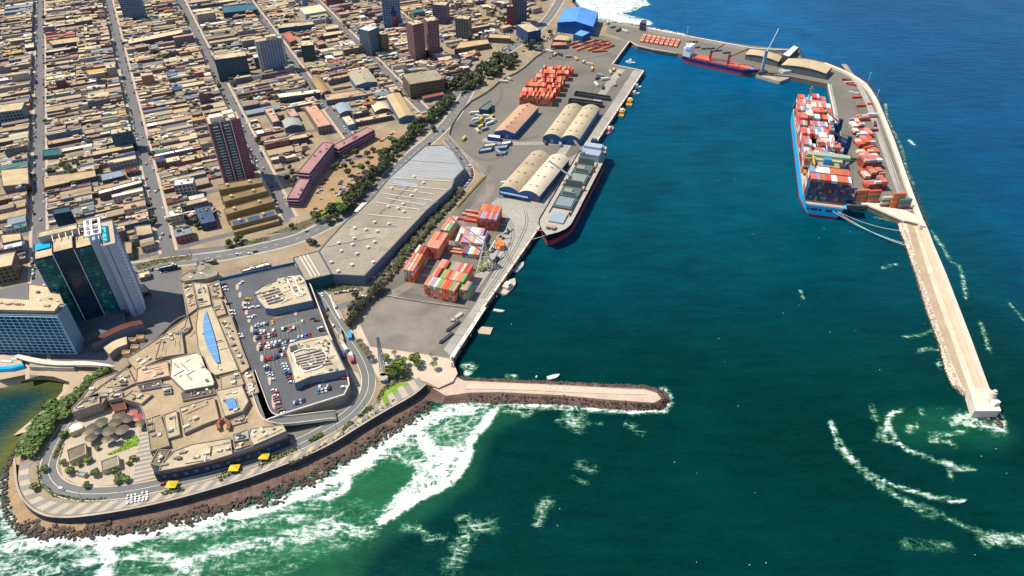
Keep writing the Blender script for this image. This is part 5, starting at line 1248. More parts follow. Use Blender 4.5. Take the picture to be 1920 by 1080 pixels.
mb = MB(); mb.prism(PL([(543, 650), (556, 646), (560, 655), (545, 659)], 15), 14, 15.2); mb.build("dark_opening", M['steel'], b2)
for tt_, pts in ((b1, [(535, 519), (552, 517), (560, 540), (572, 553), (556, 556), (546, 543)]), (b2, [(580, 668), (590, 665), (594, 680), (586, 683)]), (b2, [(548, 660), (570, 652), (600, 652), (615, 665), (610, 680), (600, 690), (560, 700)])):
    l = smooth(PL(pts, 15.2) + [P(*pts[0], 15.2)], 1); mb = MB(); mb.strip([(*p, 15.3) for p in l], [(*p, 15.3) for p in offset(l, -.9)]); mb.strip([(*p, 14.2) for p in l], [(*p, 15.3) for p in l]); mb.build("curved_duct", M['white'], tt_)
mb = MB(); mb.prism(PL([(582, 668), (588, 667), (591, 679), (585, 681)], 15.4), 14, 15.4); mb.build("brown_duct", M['paint'], b2, color=(.3, .12, .06))
for i in range(6):
    mb = MB(); a_ = P(552 + i * 3, 669 + i * 4.2, 15.3); b_ = P(602 + i * 4, 655 + i * 5, 15.3); mb.beam((*a_, 15.3), (*b_, 15.3), 1.1, 1.2); mb.build("roof_duct", M['concrete'], b2)
for i in range(5):
    mb = MB(); a_ = P(490 + i * 3, 549 + i * 5, 15.3); b_ = P(522 + i * 3, 540 + i * 5, 15.3); mb.beam((*a_, 15.3), (*b_, 15.3), 1.1, 1.2); mb.build("roof_duct", M['concrete'], b1)
# ramp from the deck down to the sea road
rp = smooth(PL([(470, 700), (488, 750), (497, 776), (508, 787), (530, 789), (580, 779), (628, 769)], 7), 2)
rz = [8 - 6.2 * max(0, (i / (len(rp) - 1) - .55) / .45) for i in range(len(rp))]
ra = thing("parking_ramp", "sloping concrete ramp curving down from the parking deck to the sea road", "ramp", (*rp[10], 0)); mb = MB()
a_, b_ = offset(rp, 3.2), offset(rp, -3.2); mb.strip([(*p, z) for p, z in zip(b_, rz)], [(*p, z) for p, z in zip(a_, rz)]); mb.build("ramp_deck", M['road'], ra)
for l, s in ((a_, 1), (b_, -1)):
    l2 = offset(l, .5 * s); mb = MB(); lo = [(*p, z - 1.4) for p, z in zip(l2, rz)]; hi = [(*p, z + 1) for p, z in zip(l2, rz)]; hi2 = [(*p, z + 1) for p, z in zip(l, rz)]
    mb.strip(lo, hi) if s < 0 else mb.strip(hi, lo); mb.strip(hi, hi2) if s > 0 else mb.strip(hi2, hi); mb.strip(hi2, [(*p, z) for p, z in zip(l, rz)]); mb.build("ramp_parapet", M['cap'], ra)
sheet("deck_side_yard", [(530, 800), (640, 768), (660, 735), (672, 745), (640, 790), (600, 806), (545, 828)], M['yard'], .03)
sheet("pale_verge", [(600, 812), (640, 788), (668, 762), (672, 735), (650, 690), (672, 700), (686, 735), (676, 756), (640, 785)], M['pave'], .05)
# cars on the deck: rows traced by their end points
def car_row(a, b, n, z, ang, where, group, occ=.92, jit=.15, side=False):
    A_, B_ = P(*a, z), P(*b, z)
    for i in range(n):
        if R() > occ: continue
        f = i / max(1, n - 1); x = A_[0] + (B_[0] - A_[0]) * f + U(-jit, jit); y = A_[1] + (B_[1] - A_[1]) * f + U(-jit, jit) * 2
        d = math.atan2(B_[1] - A_[1], B_[0] - A_[0]) if side else ang
        car(x, y, z, d + (math.pi if R() < .5 else 0) + U(-.03, .03), where, group)
DA = math.radians(104)
gd = "cars parked on the rooftop deck"
for a, b, n in (((480, 612), (500, 607), 5), ((478, 625), (542, 617), 12), ((481, 635), (516, 628), 7), ((489, 654), (556, 641), 14), ((487, 648), (540, 640), 8), ((560, 634), (580, 629), 4), ((498, 675), (534, 666), 8), ((516, 660), (533, 656), 3), ((561, 724), (578, 721), 4), ((597, 735), (618, 729), 4), ((552, 757), (570, 751), 4), ((600, 727), (614, 726), 2)):
    car_row(a, b, n, DZ + .03, DA, "on the parking deck", gd)
for a, b, n in (((500, 688), (513, 717), 8), ((533, 684), (549, 722), 9), ((514, 733), (521, 757), 6), ((523, 766), (532, 775), 3), ((420, 535), (424, 545), 3), ((429, 570), (430, 571), 1), ((436, 584), (438, 590), 2), ((450, 628), (452, 634), 2), ((466, 562), (460, 580), 3), ((463, 579), (483, 577), 3), ((469, 597), (476, 593), 2), ((601, 616), (603, 621), 2), ((585, 598), (594, 603), 1)):
    car_row(a, b, n, DZ + .03, math.radians(12), "on the parking deck", gd)
for x_, y_, c_, a_ in ((511, 606, "yellow", 110), (567, 604, "white", 105), (545, 620, "silver", 40), (453, 531, "white", 60), (606, 711, "white", 100), (646, 710, "red", 10), (645, 727, "white", 15), (551, 616, "white", 100), (594, 602, "maroon", 10)):
    car(*P(x_, y_, DZ), DZ + .03, math.radians(a_), "standing apart on the parking deck", gd, c_)
# ------------------------------------------------------------------ port warehouses
W1 = vault("warehouse", "twin barrel roofed cream warehouse with blue ends beside the bulk carrier", "warehouse", (936, 353), (1012, 368), (996, 287), 7.5, 4.4, 2, [hx('#d2bb98', .68), hx('#e6d3b4', .84)], (.05, .13, .26), vents=4, over=1.2); LAND.append(("the twin warehouse by the bulk carrier", *P(1000, 330, 0)))
W2 = vault("warehouse", "twin barrel roofed cream warehouse farther up the quay near the tugs", "warehouse", (1018, 256), (1087, 261), (1060, 200), 7.5, 4.4, 2, [hx('#d2bd98', .7), hx('#d8c4a0', .74)], (.05, .13, .26), vents=4, over=1.2); LAND.append(("the twin warehouse near the tugs", *P(1070, 235, 0)))
W3 = vault("warehouse", "single gabled warehouse with a patched pink and tan roof", "warehouse", (927, 246), (966, 250), (973, 198), 7.5, 3.5, 1, hx('#cda07c', .8), (.04, .12, .28), segs=2, gable=True, vents=6, over=1.2); LAND.append(("the pink roofed warehouse", *P(965, 225, 0)))
for (t, A_, w_, d_), cols in ((W1, [(.1, .18, .4), (.35, .12, .06), (.35, .02, .03)]), (W2, [(.45, .4, .32), (.02, .05, .15), (.45, .4, .32)]), (W3, [(.3, .05, .05), (.35, .33, .3), (.02, .05, .15)])):
    for i, f in enumerate((.2, .55, .85)):
        p = A_ + w_ * f; q2 = A_ + w_ * (f + .09); door(t, (p.x, p.y), (q2.x, q2.y), 0, 4.6, "sliding_door", cols[i], .12)
W1t = W1[0]; p = W1[1] + W1[2] * .02; q2 = W1[1] + W1[2] * .7; mb = MB(); mb.prism([(p.x, p.y), (q2.x, q2.y), (q2.x + .8, q2.y - 4), (p.x + .8, p.y - 4)], 4.4, 4.9, bottom=True); mb.build("loading_canopy", M['paint'], W1t, color=(.2, .32, .5))
vault("blue_hall", "very large vivid blue hall beside the surf at the harbour root", "hall", (1045, 42), (1112, 50), (1058, 16), 15, 5, 1, (.09, .26, .62), (.01, .09, .30), segs=4, gable=True, wallmat='wall'); LAND.append(("the vivid blue hall", *P(1090, 40, 0)))
bld("blue_shed", "smaller square blue shed below the vivid blue hall", "shed", [(1075, 64), (1092, 68), (1107, 60), (1088, 55)], 10, (.14, .34, .62), (.015, .08, .22))
bld("gate_office", "small dark green roofed office in the port yard", "office", [(898, 204), (906, 197), (921, 187), (922, 199), (914, 206)], 7, (.10, .15, .14), (.02, .06, .07))
bld("port_shed", "small dark blue and white shed below the pink warehouse", "shed", [(914, 256), (938, 259), (938, 253), (915, 250)], 5, WHT, (.03, .08, .2))
for (x0, y0, x1, y1, h_, c_, lb) in ((897, 281, 921, 276, 3, (.25, .3, .4), "long blue grey trailer shed in the yard"), (905, 272, 928, 268, 3.4, TAN, "cream roofed lean-to in the yard"), (938, 268, 957, 264, 3.4, WHT, "white roofed yard shed in two bays"), (925, 276, 950, 272, 3, (.25, .3, .38), "grey blue yard store"), (930, 286, 948, 283, 2.4, (.15, .2, .3), "low slate blue store")):
    bld("yard_shed", lb, "shed", [(x0, y0 + 3), (x1, y1 + 4), (x1 + 3, y1 - 2), (x0 + 3, y0 - 3)], h_, c_, (.1, .14, .2))
fc = smooth(PL(port_fence[:11], 0), 1); mb = MB(); mb.prism(fc + offset(fc, .5)[::-1], 0, 2.4); tag(mb.build("port_wall", M['concrete'], org=(*fc[5], 0)), "long low wall between the avenue trees and the port yard", "wall")
yw = PL([(910, 331), (895, 347), (857, 389)], 0); mb = MB(); mb.prism(yw + offset(yw, .6)[::-1], 0, 1.6); tag(mb.build("yellow_kerb_wall", M['yellow'], org=(*yw[0], 0)), "low yellow painted wall by the hedge of the port road", "wall")
lw = PL([(726, 556), (800, 569), (878, 579)], 0); mb = MB(); mb.prism(lw + offset(lw, .6)[::-1], 0, 1.3); tag(mb.build("lot_wall", M['concrete'], org=(*lw[0], 0)), "low pale wall dividing the gravel lot from the container yard", "wall")
# pier sheds of the cargo pier
vault("pier_shed", "long curved cream shed at the corner of the cargo pier", "shed", (1465, 122), (1549, 138), (1478, 110), 8, 3, 1, hx('#d6bd92', .8), (.10, .12, .12), segs=8, vents=0); LAND.append(("the cream pier sheds", *P(1500, 125, 0)))
vault("pier_shed", "low cream shed on the cargo pier behind the blue coaster's bow", "shed", (1398, 102), (1460, 116), (1405, 93), 7, 2.5, 1, hx('#c9b488', .8), (.10, .12, .12), segs=8)
bld("pier_gatehouse", "pale angular gatehouse at the tip of the outer pier wall", "gatehouse", [(1466, 102), (1480, 106), (1498, 88), (1488, 84)], 9, WHT, (.07, .08, .08))
bld("wall_house", "dark block house where the pier wall meets the shore", "block house", [(1200, 42), (1212, 44), (1213, 38), (1204, 37)], 12, (.1, .09, .1), (.04, .05, .09))
# black box frames / cranes lying in the yard
for (x0, y0, x1, y1, h_, lb) in ((1065, 195, 1128, 203, 5, "long dark open-topped hopper behind the twin warehouse near the tugs"), (1076, 180, 1142, 190, 4, "second long dark hopper, farther from the warehouse")):
    a_, b_ = P(x0, y0), P(x1, y1); d_ = Vector((b_[0] - a_[0], b_[1] - a_[1])).normalized(); n_ = Vector((-d_.y, d_.x)) * 8
    mb = MB(); mb.rimmed([a_, b_, (b_[0] + n_.x, b_[1] + n_.y), (a_[0] + n_.x, a_[1] + n_.y)], 0, h_, .5, 2.5, 0, 0); t = tag(mb.build("hopper", M['steel'], org=(*a_, 0)), lb, "hopper")
# ------------------------------------------------------------------ shipping containers
def cont_mesh(L_, k):
    mb = MB(); mb.box(0, 0, 0, L_, 2.44, 2.59, 0); W = 1.22
    for s in (-1, 1):
        for x in np.linspace(-L_ / 2 + .1, L_ / 2 - .1, 4): mb.face([(x - .1, s * (W + .03), 0.1), (x + .1, s * (W + .03), 0.1), (x + .1, s * (W + .03), 2.5), (x - .1, s * (W + .03), 2.5)][::s])
    return mb.mesh("container", M['paint'])
C40, C20 = cont_mesh(12.19, 0), cont_mesh(6.06, 1)
OR_ = [("orange", (.62, .19, .06)), ("orange red", (.55, .1, .05)), ("rust red", (.36, .07, .05)), ("salmon", (.62, .25, .17)), ("coral", (.66, .24, .15))]
MIX = OR_ + [("white", (.62, .58, .52)), ("cream", (.55, .44, .34)), ("green", (.16, .36, .13)), ("lilac", (.36, .27, .36)), ("blue", (.06, .13, .3)), ("teal", (.04, .2, .18)), ("light grey", (.45, .43, .42))]
SHIPC = [("red", (.6, .13, .09)), ("red", (.56, .1, .07)), ("salmon red", (.66, .22, .17)), ("white", (.68, .64, .58)), ("white", (.68, .64, .58)), ("pale grey", (.5, .5, .5)), ("cream", (.6, .5, .4)), ("orange", (.5, .14, .05)), ("salmon red", (.55, .16, .12)), ("white", (.66, .62, .56)), ("maroon", (.18, .03, .03)), ("red", (.5, .08, .05)), ("pale blue", (.2, .3, .42))]
DARKC = [(.03, .05, .1), (.02, .1, .13), (.16, .03, .04), (.25, .04, .04), (.03, .12, .17), (.2, .18, .16), (.02, .06, .14), (.12, .03, .07)]
NCONT = [0]
def container(x, y, z, rz, cn, where, group, short=False):
    o = put("shipping_container", C20 if short else C40, (x, y, z), rz, color=tuple(c * U(.88, 1.1) for c in cn[1]))
    tag(o, "%s shipping container %s" % (cn[0], where), "container", group); auto(o, "%s container %s" % (cn[0], where), x, y); NCONT[0] += 1
    return o
MASS = MB(); MASS.col = (.3, .1, .05)
def mass_box(x, y, z, rz, col, L_=12.19):
    MASS.col = tuple(c * U(.85, 1.15) for c in col); MASS.box(x, y, z, L_, 2.44, 2.59, rz)
def stack_block(fl, fr, zt, rows, tiers, pal, where, group, lean=0, cols=None, gap=.18, indiv=True, rot=None, front=True, lowpal=None, drop=0.0, ends=2.6):
    """containers side by side from photo corner fl to fr (front top edge at height zt), rows going back, long sides facing the camera's flank"""
    A_ = Vector(P(*fl, zt)); B_ = Vector(P(*fr, zt)); d = (B_ - A_); L_ = d.length; d.normalize(); n = Vector((-d.y, d.x)); nc = cols or max(1, round(L_ / (2.44 + gap))); st = L_ / nc
    ang = math.atan2(n.y, n.x)
    for r_ in range(rows):
        dt = int(drop * r_) if drop < 1 else 0
        for c in range(nc):
            tt = tiers - (1 if R() < .03 else 0) - (1 if drop and R() < drop else 0)
            for k in range(max(1, tt)):
                p = A_ + d * (st * (c + .5)) + n * (6.1 + r_ * 12.6); z = k * 2.6
                top = k == tt - 1
                vis = top or (r_ == 0 and front) or (c == nc - 1 and False)
                if vis and indiv and not (rows > 1 and r_ == rows - 1 and tiers > 4 and rows > 2): container(p.x, p.y, z, ang, random.choice(pal if top else (lowpal or pal)), where, group)
                elif r_ == 0 or c in (0, nc - 1) or k >= tt - 2: mass_box(p.x, p.y, z, ang, random.choice(lowpal or pal)[1])
g1 = "containers stacked in the yard beside the bulk carrier"
stack_block((794, 533), (852, 546), 13, 1, 5, OR_ * 3 + MIX[5:9] + [MIX[7]], "in the big striped stack by the gravel lot", g1, front=False)
stack_block((808, 517), (868, 529), 13, 2, 5, OR_ * 3 + MIX[5:9] + [MIX[7]], "in the big striped stack by the gravel lot", g1, front=False)
stack_block((861, 542), (876, 545), 10.4, 1, 4, MIX, "in the short green topped stack by the quay", g1, front=False, cols=4)
stack_block((756, 505), (775, 508), 13, 3, 5, OR_ * 2 + MIX[5:8], "in the narrow stack along the hedge", g1, front=False)
stack_block((798, 462), (822, 466), 13, 2, 5, OR_, "in the hedge stack, its middle part", g1, front=False)
stack_block((825, 430), (842, 433), 10.4, 2, 4, OR_ + MIX[5:8], "in the hedge stack, its far part", g1, front=False)
stack_block((853, 452), (905, 457), 7.8, 2, 3, [MIX[5], MIX[6], MIX[3], MIX[5], MIX[8]], "in the pale striped stack in the yard middle", g1, front=False)
stack_block((866, 474), (898, 478), 5.2, 1, 2, MIX, "in the low stack in the yard middle", g1)
stack_block((894, 408), (931, 412), 13, 2, 5, OR_[:2] + [MIX[8]], "in the tall orange stack below the warehouse", g1, front=False, lowpal=OR_[:3]); LAND.append(("the tall orange stack", *P(915, 410, 0)))
for x_, y_ in ((885, 399), (896, 401), (878, 405), (888, 408), (872, 413), (882, 416)):
    container(*P(x_, y_), 0, math.radians(-14), random.choice(OR_), "lying singly by the hedge", g1)
for x_, y_ in ((890, 437), (897, 438), (904, 440), (911, 442), (888, 446), (900, 448)): container(*P(x_, y_), 0, math.radians(48), random.choice(OR_), "in the flat row below the tall orange stack", g1, True)
for x_, y_ in ((852, 470), (855, 476), (858, 500), (868, 503), (876, 505)): container(*P(x_, y_), 0, math.radians(-12), random.choice(OR_), "lying loose between the stacks", g1)
stack_block((934, 462), (946, 460), 5.2, 1, 2, OR_, "in the small stack by the quay apron", g1, front=True, cols=3)
# upper orange yard: nearer tops one by one, the rest joined
g2 = "containers in the upper orange yard"
for i, (fl, fr, zt, tr, rr) in enumerate((((974, 178), (1036, 181), 13, 5, 1), ((979, 171), (1042, 173), 13, 5, 1), ((985, 160), (1050, 163), 13, 5, 1), ((994, 152), (1056, 154), 13, 5, 1), ((1001, 144), (1060, 146), 13, 5, 1), ((1008, 136), (1066, 138), 10.4, 4, 1), ((1018, 127), (1075, 130), 10.4, 4, 1))):
    stack_block(fl, fr, zt, rr, tr, OR_ if i < 4 else OR_ + MIX[5:10], "in the upper orange yard", g2, indiv=False, drop=.3, lowpal=OR_[:4])
LAND.append(("the upper orange yard", *P(1020, 160, 0)))
# low reddish flats near the harbour root and along the pier
for k in range(9):
    for m_ in range(3): x_, y_ = 1072 + k * 7 + m_ * 9, 84 + (k % 3) * 5 - m_ * 3; mass_box(*P(x_, y_), 0, math.radians(38), random.choice(OR_)[1])
for k in range(4): mass_box(*P(1118 + k * 1, 98 - k * 7), 0, math.radians(4), (.3, .1, .08)); mass_box(*P(1130 + k * 2, 97 - k * 6), 0, math.radians(4), (.35, .12, .1))
for k in range(8):
    for m_ in range(3): x_, y_ = 1202 + k * 9 + m_ * 2.2, 77 + k * 1.4 - m_ * 4; mass_box(*P(x_, y_), 0, math.radians(74), random.choice(OR_[3:])[1]); mass_box(*P(x_ + 3.2, y_ + .5), 0, math.radians(74), OR_[4][1])
for x_, y_ in ((1296, 88), (1304, 90), (1300, 80), (1322, 92), (1332, 92), (1345, 96), (1362, 100)): mass_box(*P(x_, y_), 0, .2, random.choice([(.3, .06, .04), (.5, .3, .2), (.1, .2, .18)]))
# ------------------------------------------------------------------ ships
def hull(t, stern, bow, beam, zs, zdeck, cols, mats, sheer=2.0, bowlen=.16, sternw=.85, flare=1.0, bulw=1.2):
    """lofted hull between waterline points stern and bow (xy); zs the levels, one colour band between each two"""
    S_ = Vector(stern); B_ = Vector(bow); ax = (B_ - S_); L_ = ax.length; ax.normalize(); sd = Vector((ax.y, -ax.x)); n = 26
    def half(u, k):      # half breadth at fraction u for level fraction k (0 water, 1 deck)
        w = 1.0
        bl = bowlen * (1.15 - .35 * k)
        if u > 1 - bl: w = max(0.02, 1 - ((u - 1 + bl) / bl) ** (1.7 + k * .6))
        if u < .12: w = min(w, sternw * (.55 + .45 * k) + (1 - sternw * (.55 + .45 * k)) * min(1, (u / .12)) ** .7)
        return beam / 2 * w
    rings = []
    for k, z in enumerate(zs):
        f = k / (len(zs) - 1); ring = []
        for i in range(n + 1):
            u = i / n; x = S_ + ax * (u * L_ + (u > .9) * (u - .9) / .1 * 4 * f * flare); zz = z + (sheer * max(0, (u - .72) / .28) ** 2 if f > .3 else 0) * f
            ring.append((x, half(u, f), zz))
        rings.append(ring)
    for k in range(len(zs) - 1):
        mb = MB(); lo, hi = rings[k], rings[k + 1]
        for s in (1, -1):
            a = [(p.x + sd.x * h * s, p.y + sd.y * h * s, z) for p, h, z in lo]; b = [(p.x + sd.x * h * s, p.y + sd.y * h * s, z) for p, h, z in hi]
            mb.strip(a, b) if s == 1 else mb.strip(b, a)
        p, h, z = lo[0]; p2, h2, z2 = hi[0]
        mb.face([(p.x + sd.x * h, p.y + sd.y * h, z), (p.x - sd.x * h, p.y - sd.y * h, z), (p2.x - sd.x * h2, p2.y - sd.y * h2, z2), (p2.x + sd.x * h2, p2.y + sd.y * h2, z2)][::-1])
        mb.build(("boot_topping", "hull", "bulwark")[min(k, 2)] if len(zs) > 2 else "hull", mats[k] if not isinstance(mats[k], tuple) else M['paint'], t, color=mats[k] if isinstance(mats[k], tuple) else None)
    dk_i = len(zs) - 2 if len(zs) > 3 else len(zs) - 1
    ring = rings[dk_i]; mb = MB()
    mb.strip([(p.x - sd.x * h * .985, p.y - sd.y * h * .985, z - .1) for p, h, z in ring], [(p.x + sd.x * h * .985, p.y + sd.y * h * .985, z - .1) for p, h, z in ring])
    mb.build("deck", mats[-1] if not isinstance(mats[-1], tuple) else M['paint'], t, color=mats[-1] if isinstance(mats[-1], tuple) else None)
    return S_, ax, sd, L_
def on(S_, ax, sd, u, v): p = S_ + ax * u + sd * v; return (p.x, p.y)
# --- the container ship
a0 = Vector(P(1497, 396, 6)); a1 = Vector(P(1479, 235, 6)); axd = (a1 - a0).normalized(); sdd = Vector((axd.y, -axd.x)); BEAM = 39.5
st_c = Vector(P(1501, 404, SEA)) + sdd * BEAM / 2
stp = st_c; LSHIP = 256.0; bwp = stp + axd * LSHIP
cs = thing("container_ship", "large bright blue container ship stacked high with red and white containers at the outer berth", "ship", (*(stp + axd * 120), SEA)); LAND.append(("the container ship", *(stp + axd * 120)))
cyan = mk("cyan_hull", (.02, .42, .80), .08, .05, .5, rough=.4); boot = mk("red_boot_top", (.25, .025, .03), .15, .1, .5, rough=.5)
S_, ax_s, sd_s, L_s = hull(cs, tuple(stp), tuple(bwp), BEAM, [SEA - 3, SEA + 3.0, 6.0, 7.2], 6, None, [boot, cyan, cyan, M['deck']], sheer=4, bowlen=.17, sternw=.97, flare=1.6)
CSA = math.atan2(ax_s.y, ax_s.x)
for v in (-15, -9.5, -4, 4, 10, 16):        # mooring openings in the transom
    x, y = on(S_, ax_s, sd_s, -.08, v); w_ = U(1.2, 3.2) if abs(v) < 10 else .9
    mb = MB(); mb.face([(x - sd_s.x * w_, y - sd_s.y * w_, 1.4), (x + sd_s.x * w_, y + sd_s.y * w_, 1.4), (x + sd_s.x * w_, y + sd_s.y * w_, 4.2), (x - sd_s.x * w_, y - sd_s.y * w_, 4.2)]); mb.build("mooring_port", M['steel'], cs)
mb = MB(); x0, y0 = on(S_, ax_s, sd_s, 1.2, -BEAM / 2 + 1); x1, y1 = on(S_, ax_s, sd_s, 1.2, BEAM / 2 - 1)
mb.beam((x0, y0, 7.2), (x1, y1, 7.2), .5, .4, 0); mb.build("stern_rail", M['paint'], cs, color=(.35, .05, .04))
NC, PW = 14, 2.62
gs_ = "containers on the container ship"
bays = []
u = 8.0
for i in range(2): bays.append((u + 6.1, 9)); u += 14.2
house0 = u; u += 29
for i in range(13): bays.append((u + 6.1, [7, 6, 7, 6, 7, 6, 6, 7, 6, 6, 6, 6, 6][i])); u += 13.6 if i % 2 else 13.0
for bi_, (uc, tiers) in enumerate(bays):
    w = 1.0; frac = uc / LSHIP
    nc = NC if frac < .84 else (12 if frac < .91 else 8)
    mb = MB(); x, y = on(S_, ax_s, sd_s, uc, 0); mb.box(x, y, 6, 12.6, nc * PW, 1.6, CSA); mb.build("hatch_cover", M['paint'], cs, color=(.2, .12, .1))
    step = 0; cur = SHIPC[0]
    for c in range(nc):
        v = (c - (nc - 1) / 2) * PW; x, y = on(S_, ax_s, sd_s, uc, v)
        if bi_ < 2: tt = tiers
        else:
            if c % 3 == 0 or c == 0: step = random.choice([0, 0, 0, 0, -1, -1, -3]) 
            tt = max(2, tiers + step)
            if 10 <= c and bi_ in (6, 7): tt = 3
        if R() < .62: cur = random.choice(SHIPC)
        for k in range(tt):
            z = 7.6 + k * 2.6
            if k == tt - 1 and bi_ < 10: container(x, y, z, CSA, cur, "aboard the container ship", gs_)
            elif k == tt - 1: mass_box(x, y, z, CSA, cur[1])
            elif bi_ == 0 or k >= tt - 2 or c in (0, nc - 1) or bi_ == 2: mass_box(x, y, z, CSA, random.choice(DARKC if bi_ == 0 else [c_[1] for c_ in SHIPC]))
# lashing bridges between bays
for bi_, (uc, tiers) in enumerate(bays):
    mb = MB(); a_ = on(S_, ax_s, sd_s, uc + 6.5, -BEAM / 2 + 1.2); b_ = on(S_, ax_s, sd_s, uc + 6.5, BEAM / 2 - 1.2)
    if uc / LSHIP < .85: mb.beam((*a_, 11), (*b_, 11), .7, 8); mb.build("lashing_bridge", M['paint'], cs, color=(.16, .04, .03))
# superstructure
hu = house0 + 11
hs_ = thing("tmp", None, None); bpy.data.objects.remove(hs_)
def ship_part(name, u, v, lx, ly, z0, h, mat, col=None, **k):
    mb = MB(); x, y = on(S_, ax_s, sd_s, u, v); mb.box(x, y, z0, lx, ly, h, CSA); return mb.build(name, M['paint'] if col else mat, cs, color=col)
ship_part("deckhouse", hu + 3, 0, 12, 26, 6, 27, None, (.42, .38, .24)); ship_part("bridge_deck", hu + 5, 0, 7, 40, 33, 2.8, None, (.30, .38, .26)); ship_part("funnel_casing", hu - 7, 0, 9, 20, 6, 25, None, (.33, .30, .17))
ship_part("funnel", hu - 6, -2, 6, 7, 31, 6, None, (.03, .22, .45)); ship_part("yellow_crane_post", hu - 4, -14, 2, 2, 6, 30, None, (.6, .42, .08)); ship_part("yellow_gantry", hu - 8, -15, 20, 1.2, 34, 1.2, None, (.6, .42, .08)); ship_part("yellow_gantry", hu - 1, -17, 1.2, 9, 32, 1.2, None, (.6, .42, .08)); ship_part("lifeboat", hu + 1, -18.2, 8, 2.6, 14, 2.6, None, (.6, .17, .03)); ship_part("lifeboat", hu + 1, 18.2, 8, 2.6, 14, 2.6, None, (.6, .17, .03)); ship_part("engine_casing", hu - 6, 12, 12, 5, 6, 20, None, (.12, .1, .1)); ship_part("radar_block", hu + 14, -9, 4, 7, 42.8, 2.4, None, (.6, .25, .12)); ship_part("radar_mast", hu + 14, 1, .8, .8, 43, 8, None, (.6, .55, .4))
mb = MB(); x, y = on(S_, ax_s, sd_s, LSHIP - 8, 0); mb.box(x, y, 9, 1.2, 1.2, 18, CSA); mb.box(x, y, 24, .6, 5, .6, CSA); mb.build("foremast", M['paint'], cs, color=(.6, .4, .15))
# mooring lines
def sag(a, b, n=14, s=3.0): return [(a[0] + (b[0] - a[0]) * i / n, a[1] + (b[1] - a[1]) * i / n, a[2] + (b[2] - a[2]) * i / n - s * 4 * (i / n) * (1 - i / n)) for i in range(n + 1)]
for k, (pa, pb) in enumerate(((on(S_, ax_s, sd_s, 0, 14), P(1688, 432, -1)), (on(S_, ax_s, sd_s, 0, 12), P(1697, 459, -1)), (on(S_, ax_s, sd_s, 0, 8), P(1693, 455, -1)))):
    mb = MB(); pts = sag((*pa, 3), (*pb, -1.4))
    for a_, b_ in zip(pts[:-1], pts[1:]): mb.beam(a_, b_, .35)
    tag(mb.build("mooring_line", M['line'], org=(*pa, 3)), ("upper stern mooring line from the container ship to the breakwater", "lowest stern mooring line from the container ship to the breakwater", "middle stern mooring line of the container ship, close to the lowest")[k], "mooring line")
# --- bulk carrier at the long quay
s1 = Vector(P(1116, 296, SEA)); b1_ = Vector(P(1027, 461, SEA))
bc = thing("bulk_carrier", "black and red bulk carrier with open hatches and two cranes at the long quay", "ship", (*((s1 + b1_) / 2), SEA)); LAND.append(("the bulk carrier", *((s1 + b1_) / 2)))
d_ = (b1_ - s1).normalized(); s1 = s1 - d_ * 2; BB = 31.0
bootp = mk("pink_boot_top", (.42, .05, .07), .15, .1, .5, rough=.5); blk = mk("black_hull", (.012, .014, .025), .2, .1, .6, rough=.45)
S_b, ax_b, sd_b, L_b = hull(bc, tuple(s1), tuple(b1_), BB, [SEA - 3, -.4, 6.0, 7.2], 4, None, [bootp, blk, blk, mk("bulk_deck", (.38, .35, .28), .15, .15, .8)], sheer=2.0, bowlen=.16, sternw=.8, flare=1.2)
AB = math.atan2(ax_b.y, ax_b.x)
def bpart(name, u, v, lx, ly, z0, h, col, ang=0):
    mb = MB(); x, y = on(S_b, ax_b, sd_b, u * L_b, v); mb.box(x, y, z0 + 2.4, lx, ly, h, AB + ang); return mb.build(name, M['paint'], bc, color=col)
gh = (.10, .125, .11)
for (u_, n_) in ((.30, 0), (.42, 1), (.57, 2), (.69, 3)):
    o = bpart("hatch_coaming", u_, 0, 20, 18, 3.7, 2.2, gh)
    if n_ in (0, 2): bpart("open_hatch_cover", u_ - .05, 0, 1.4, 17, 5.9, 7.5, (.13, .15, .14)); bpart("open_hatch_cover", u_ + .045, 0, 1.2, 13, 5.9, 4.0, (.2, .22, .19)); bpart("folded_cover", u_, 3, 6, 8, 5.9, 1.2, (.25, .27, .2))
    else: bpart("hatch_cover", u_, 0, 16, 15, 5.9, .8, (.22, .26, .2) if n_ == 1 else (.2, .24, .26))
bpart("foredeck_hatch", .84, -1, 17, 14, 4.2, 1.2, (.27, .32, .35)); bpart("forecastle_house", .94, 0, 5, 8, 5, 1.5, (.4, .3, .2)); bpart("windlass", .955, -2, 2, 3, 5.5, 1.5, (.2, .18, .12)); bpart("windlass", .955, 3, 2, 3, 5.5, 1.5, (.2, .18, .12))
bpart("aft_deckhouse", .12, 0, 24, 21, 3.7, 8, (.30, .35, .41)); bpart("bridge", .095, 0, 9, 19, 11.7, 3, (.34, .38, .42)); bpart("funnel", .03, 2, 6, 6, 8, 7, (.02, .03, .08)); bpart("lifeboat", .06, -12, 6, 2, 8, 2, (.6, .5, .4)); bpart("stern_platform", .02, -3, 7, 10, 6, 1, (.5, .46, .4))
for u_, la in ((.215, (14, 6)), (.50, (26, 22))):
    bpart("crane_pedestal", u_, 5, 3, 3, 3.7, 13, (.25, .27, .28)); x, y = on(S_b, ax_b, sd_b, u_ * L_b, 5)
    mb = MB(); e = on(S_b, ax_b, sd_b, u_ * L_b - 10, 5 + la[0]); mb.beam((x, y, 17), (e[0], e[1], 25), 1.0); mb.beam((x + 1.6, y, 17), (e[0] + 1, e[1] + .3, 25), .6); mb.build("crane_jib", M['paint'], bc, color=(.25, .25, .24))
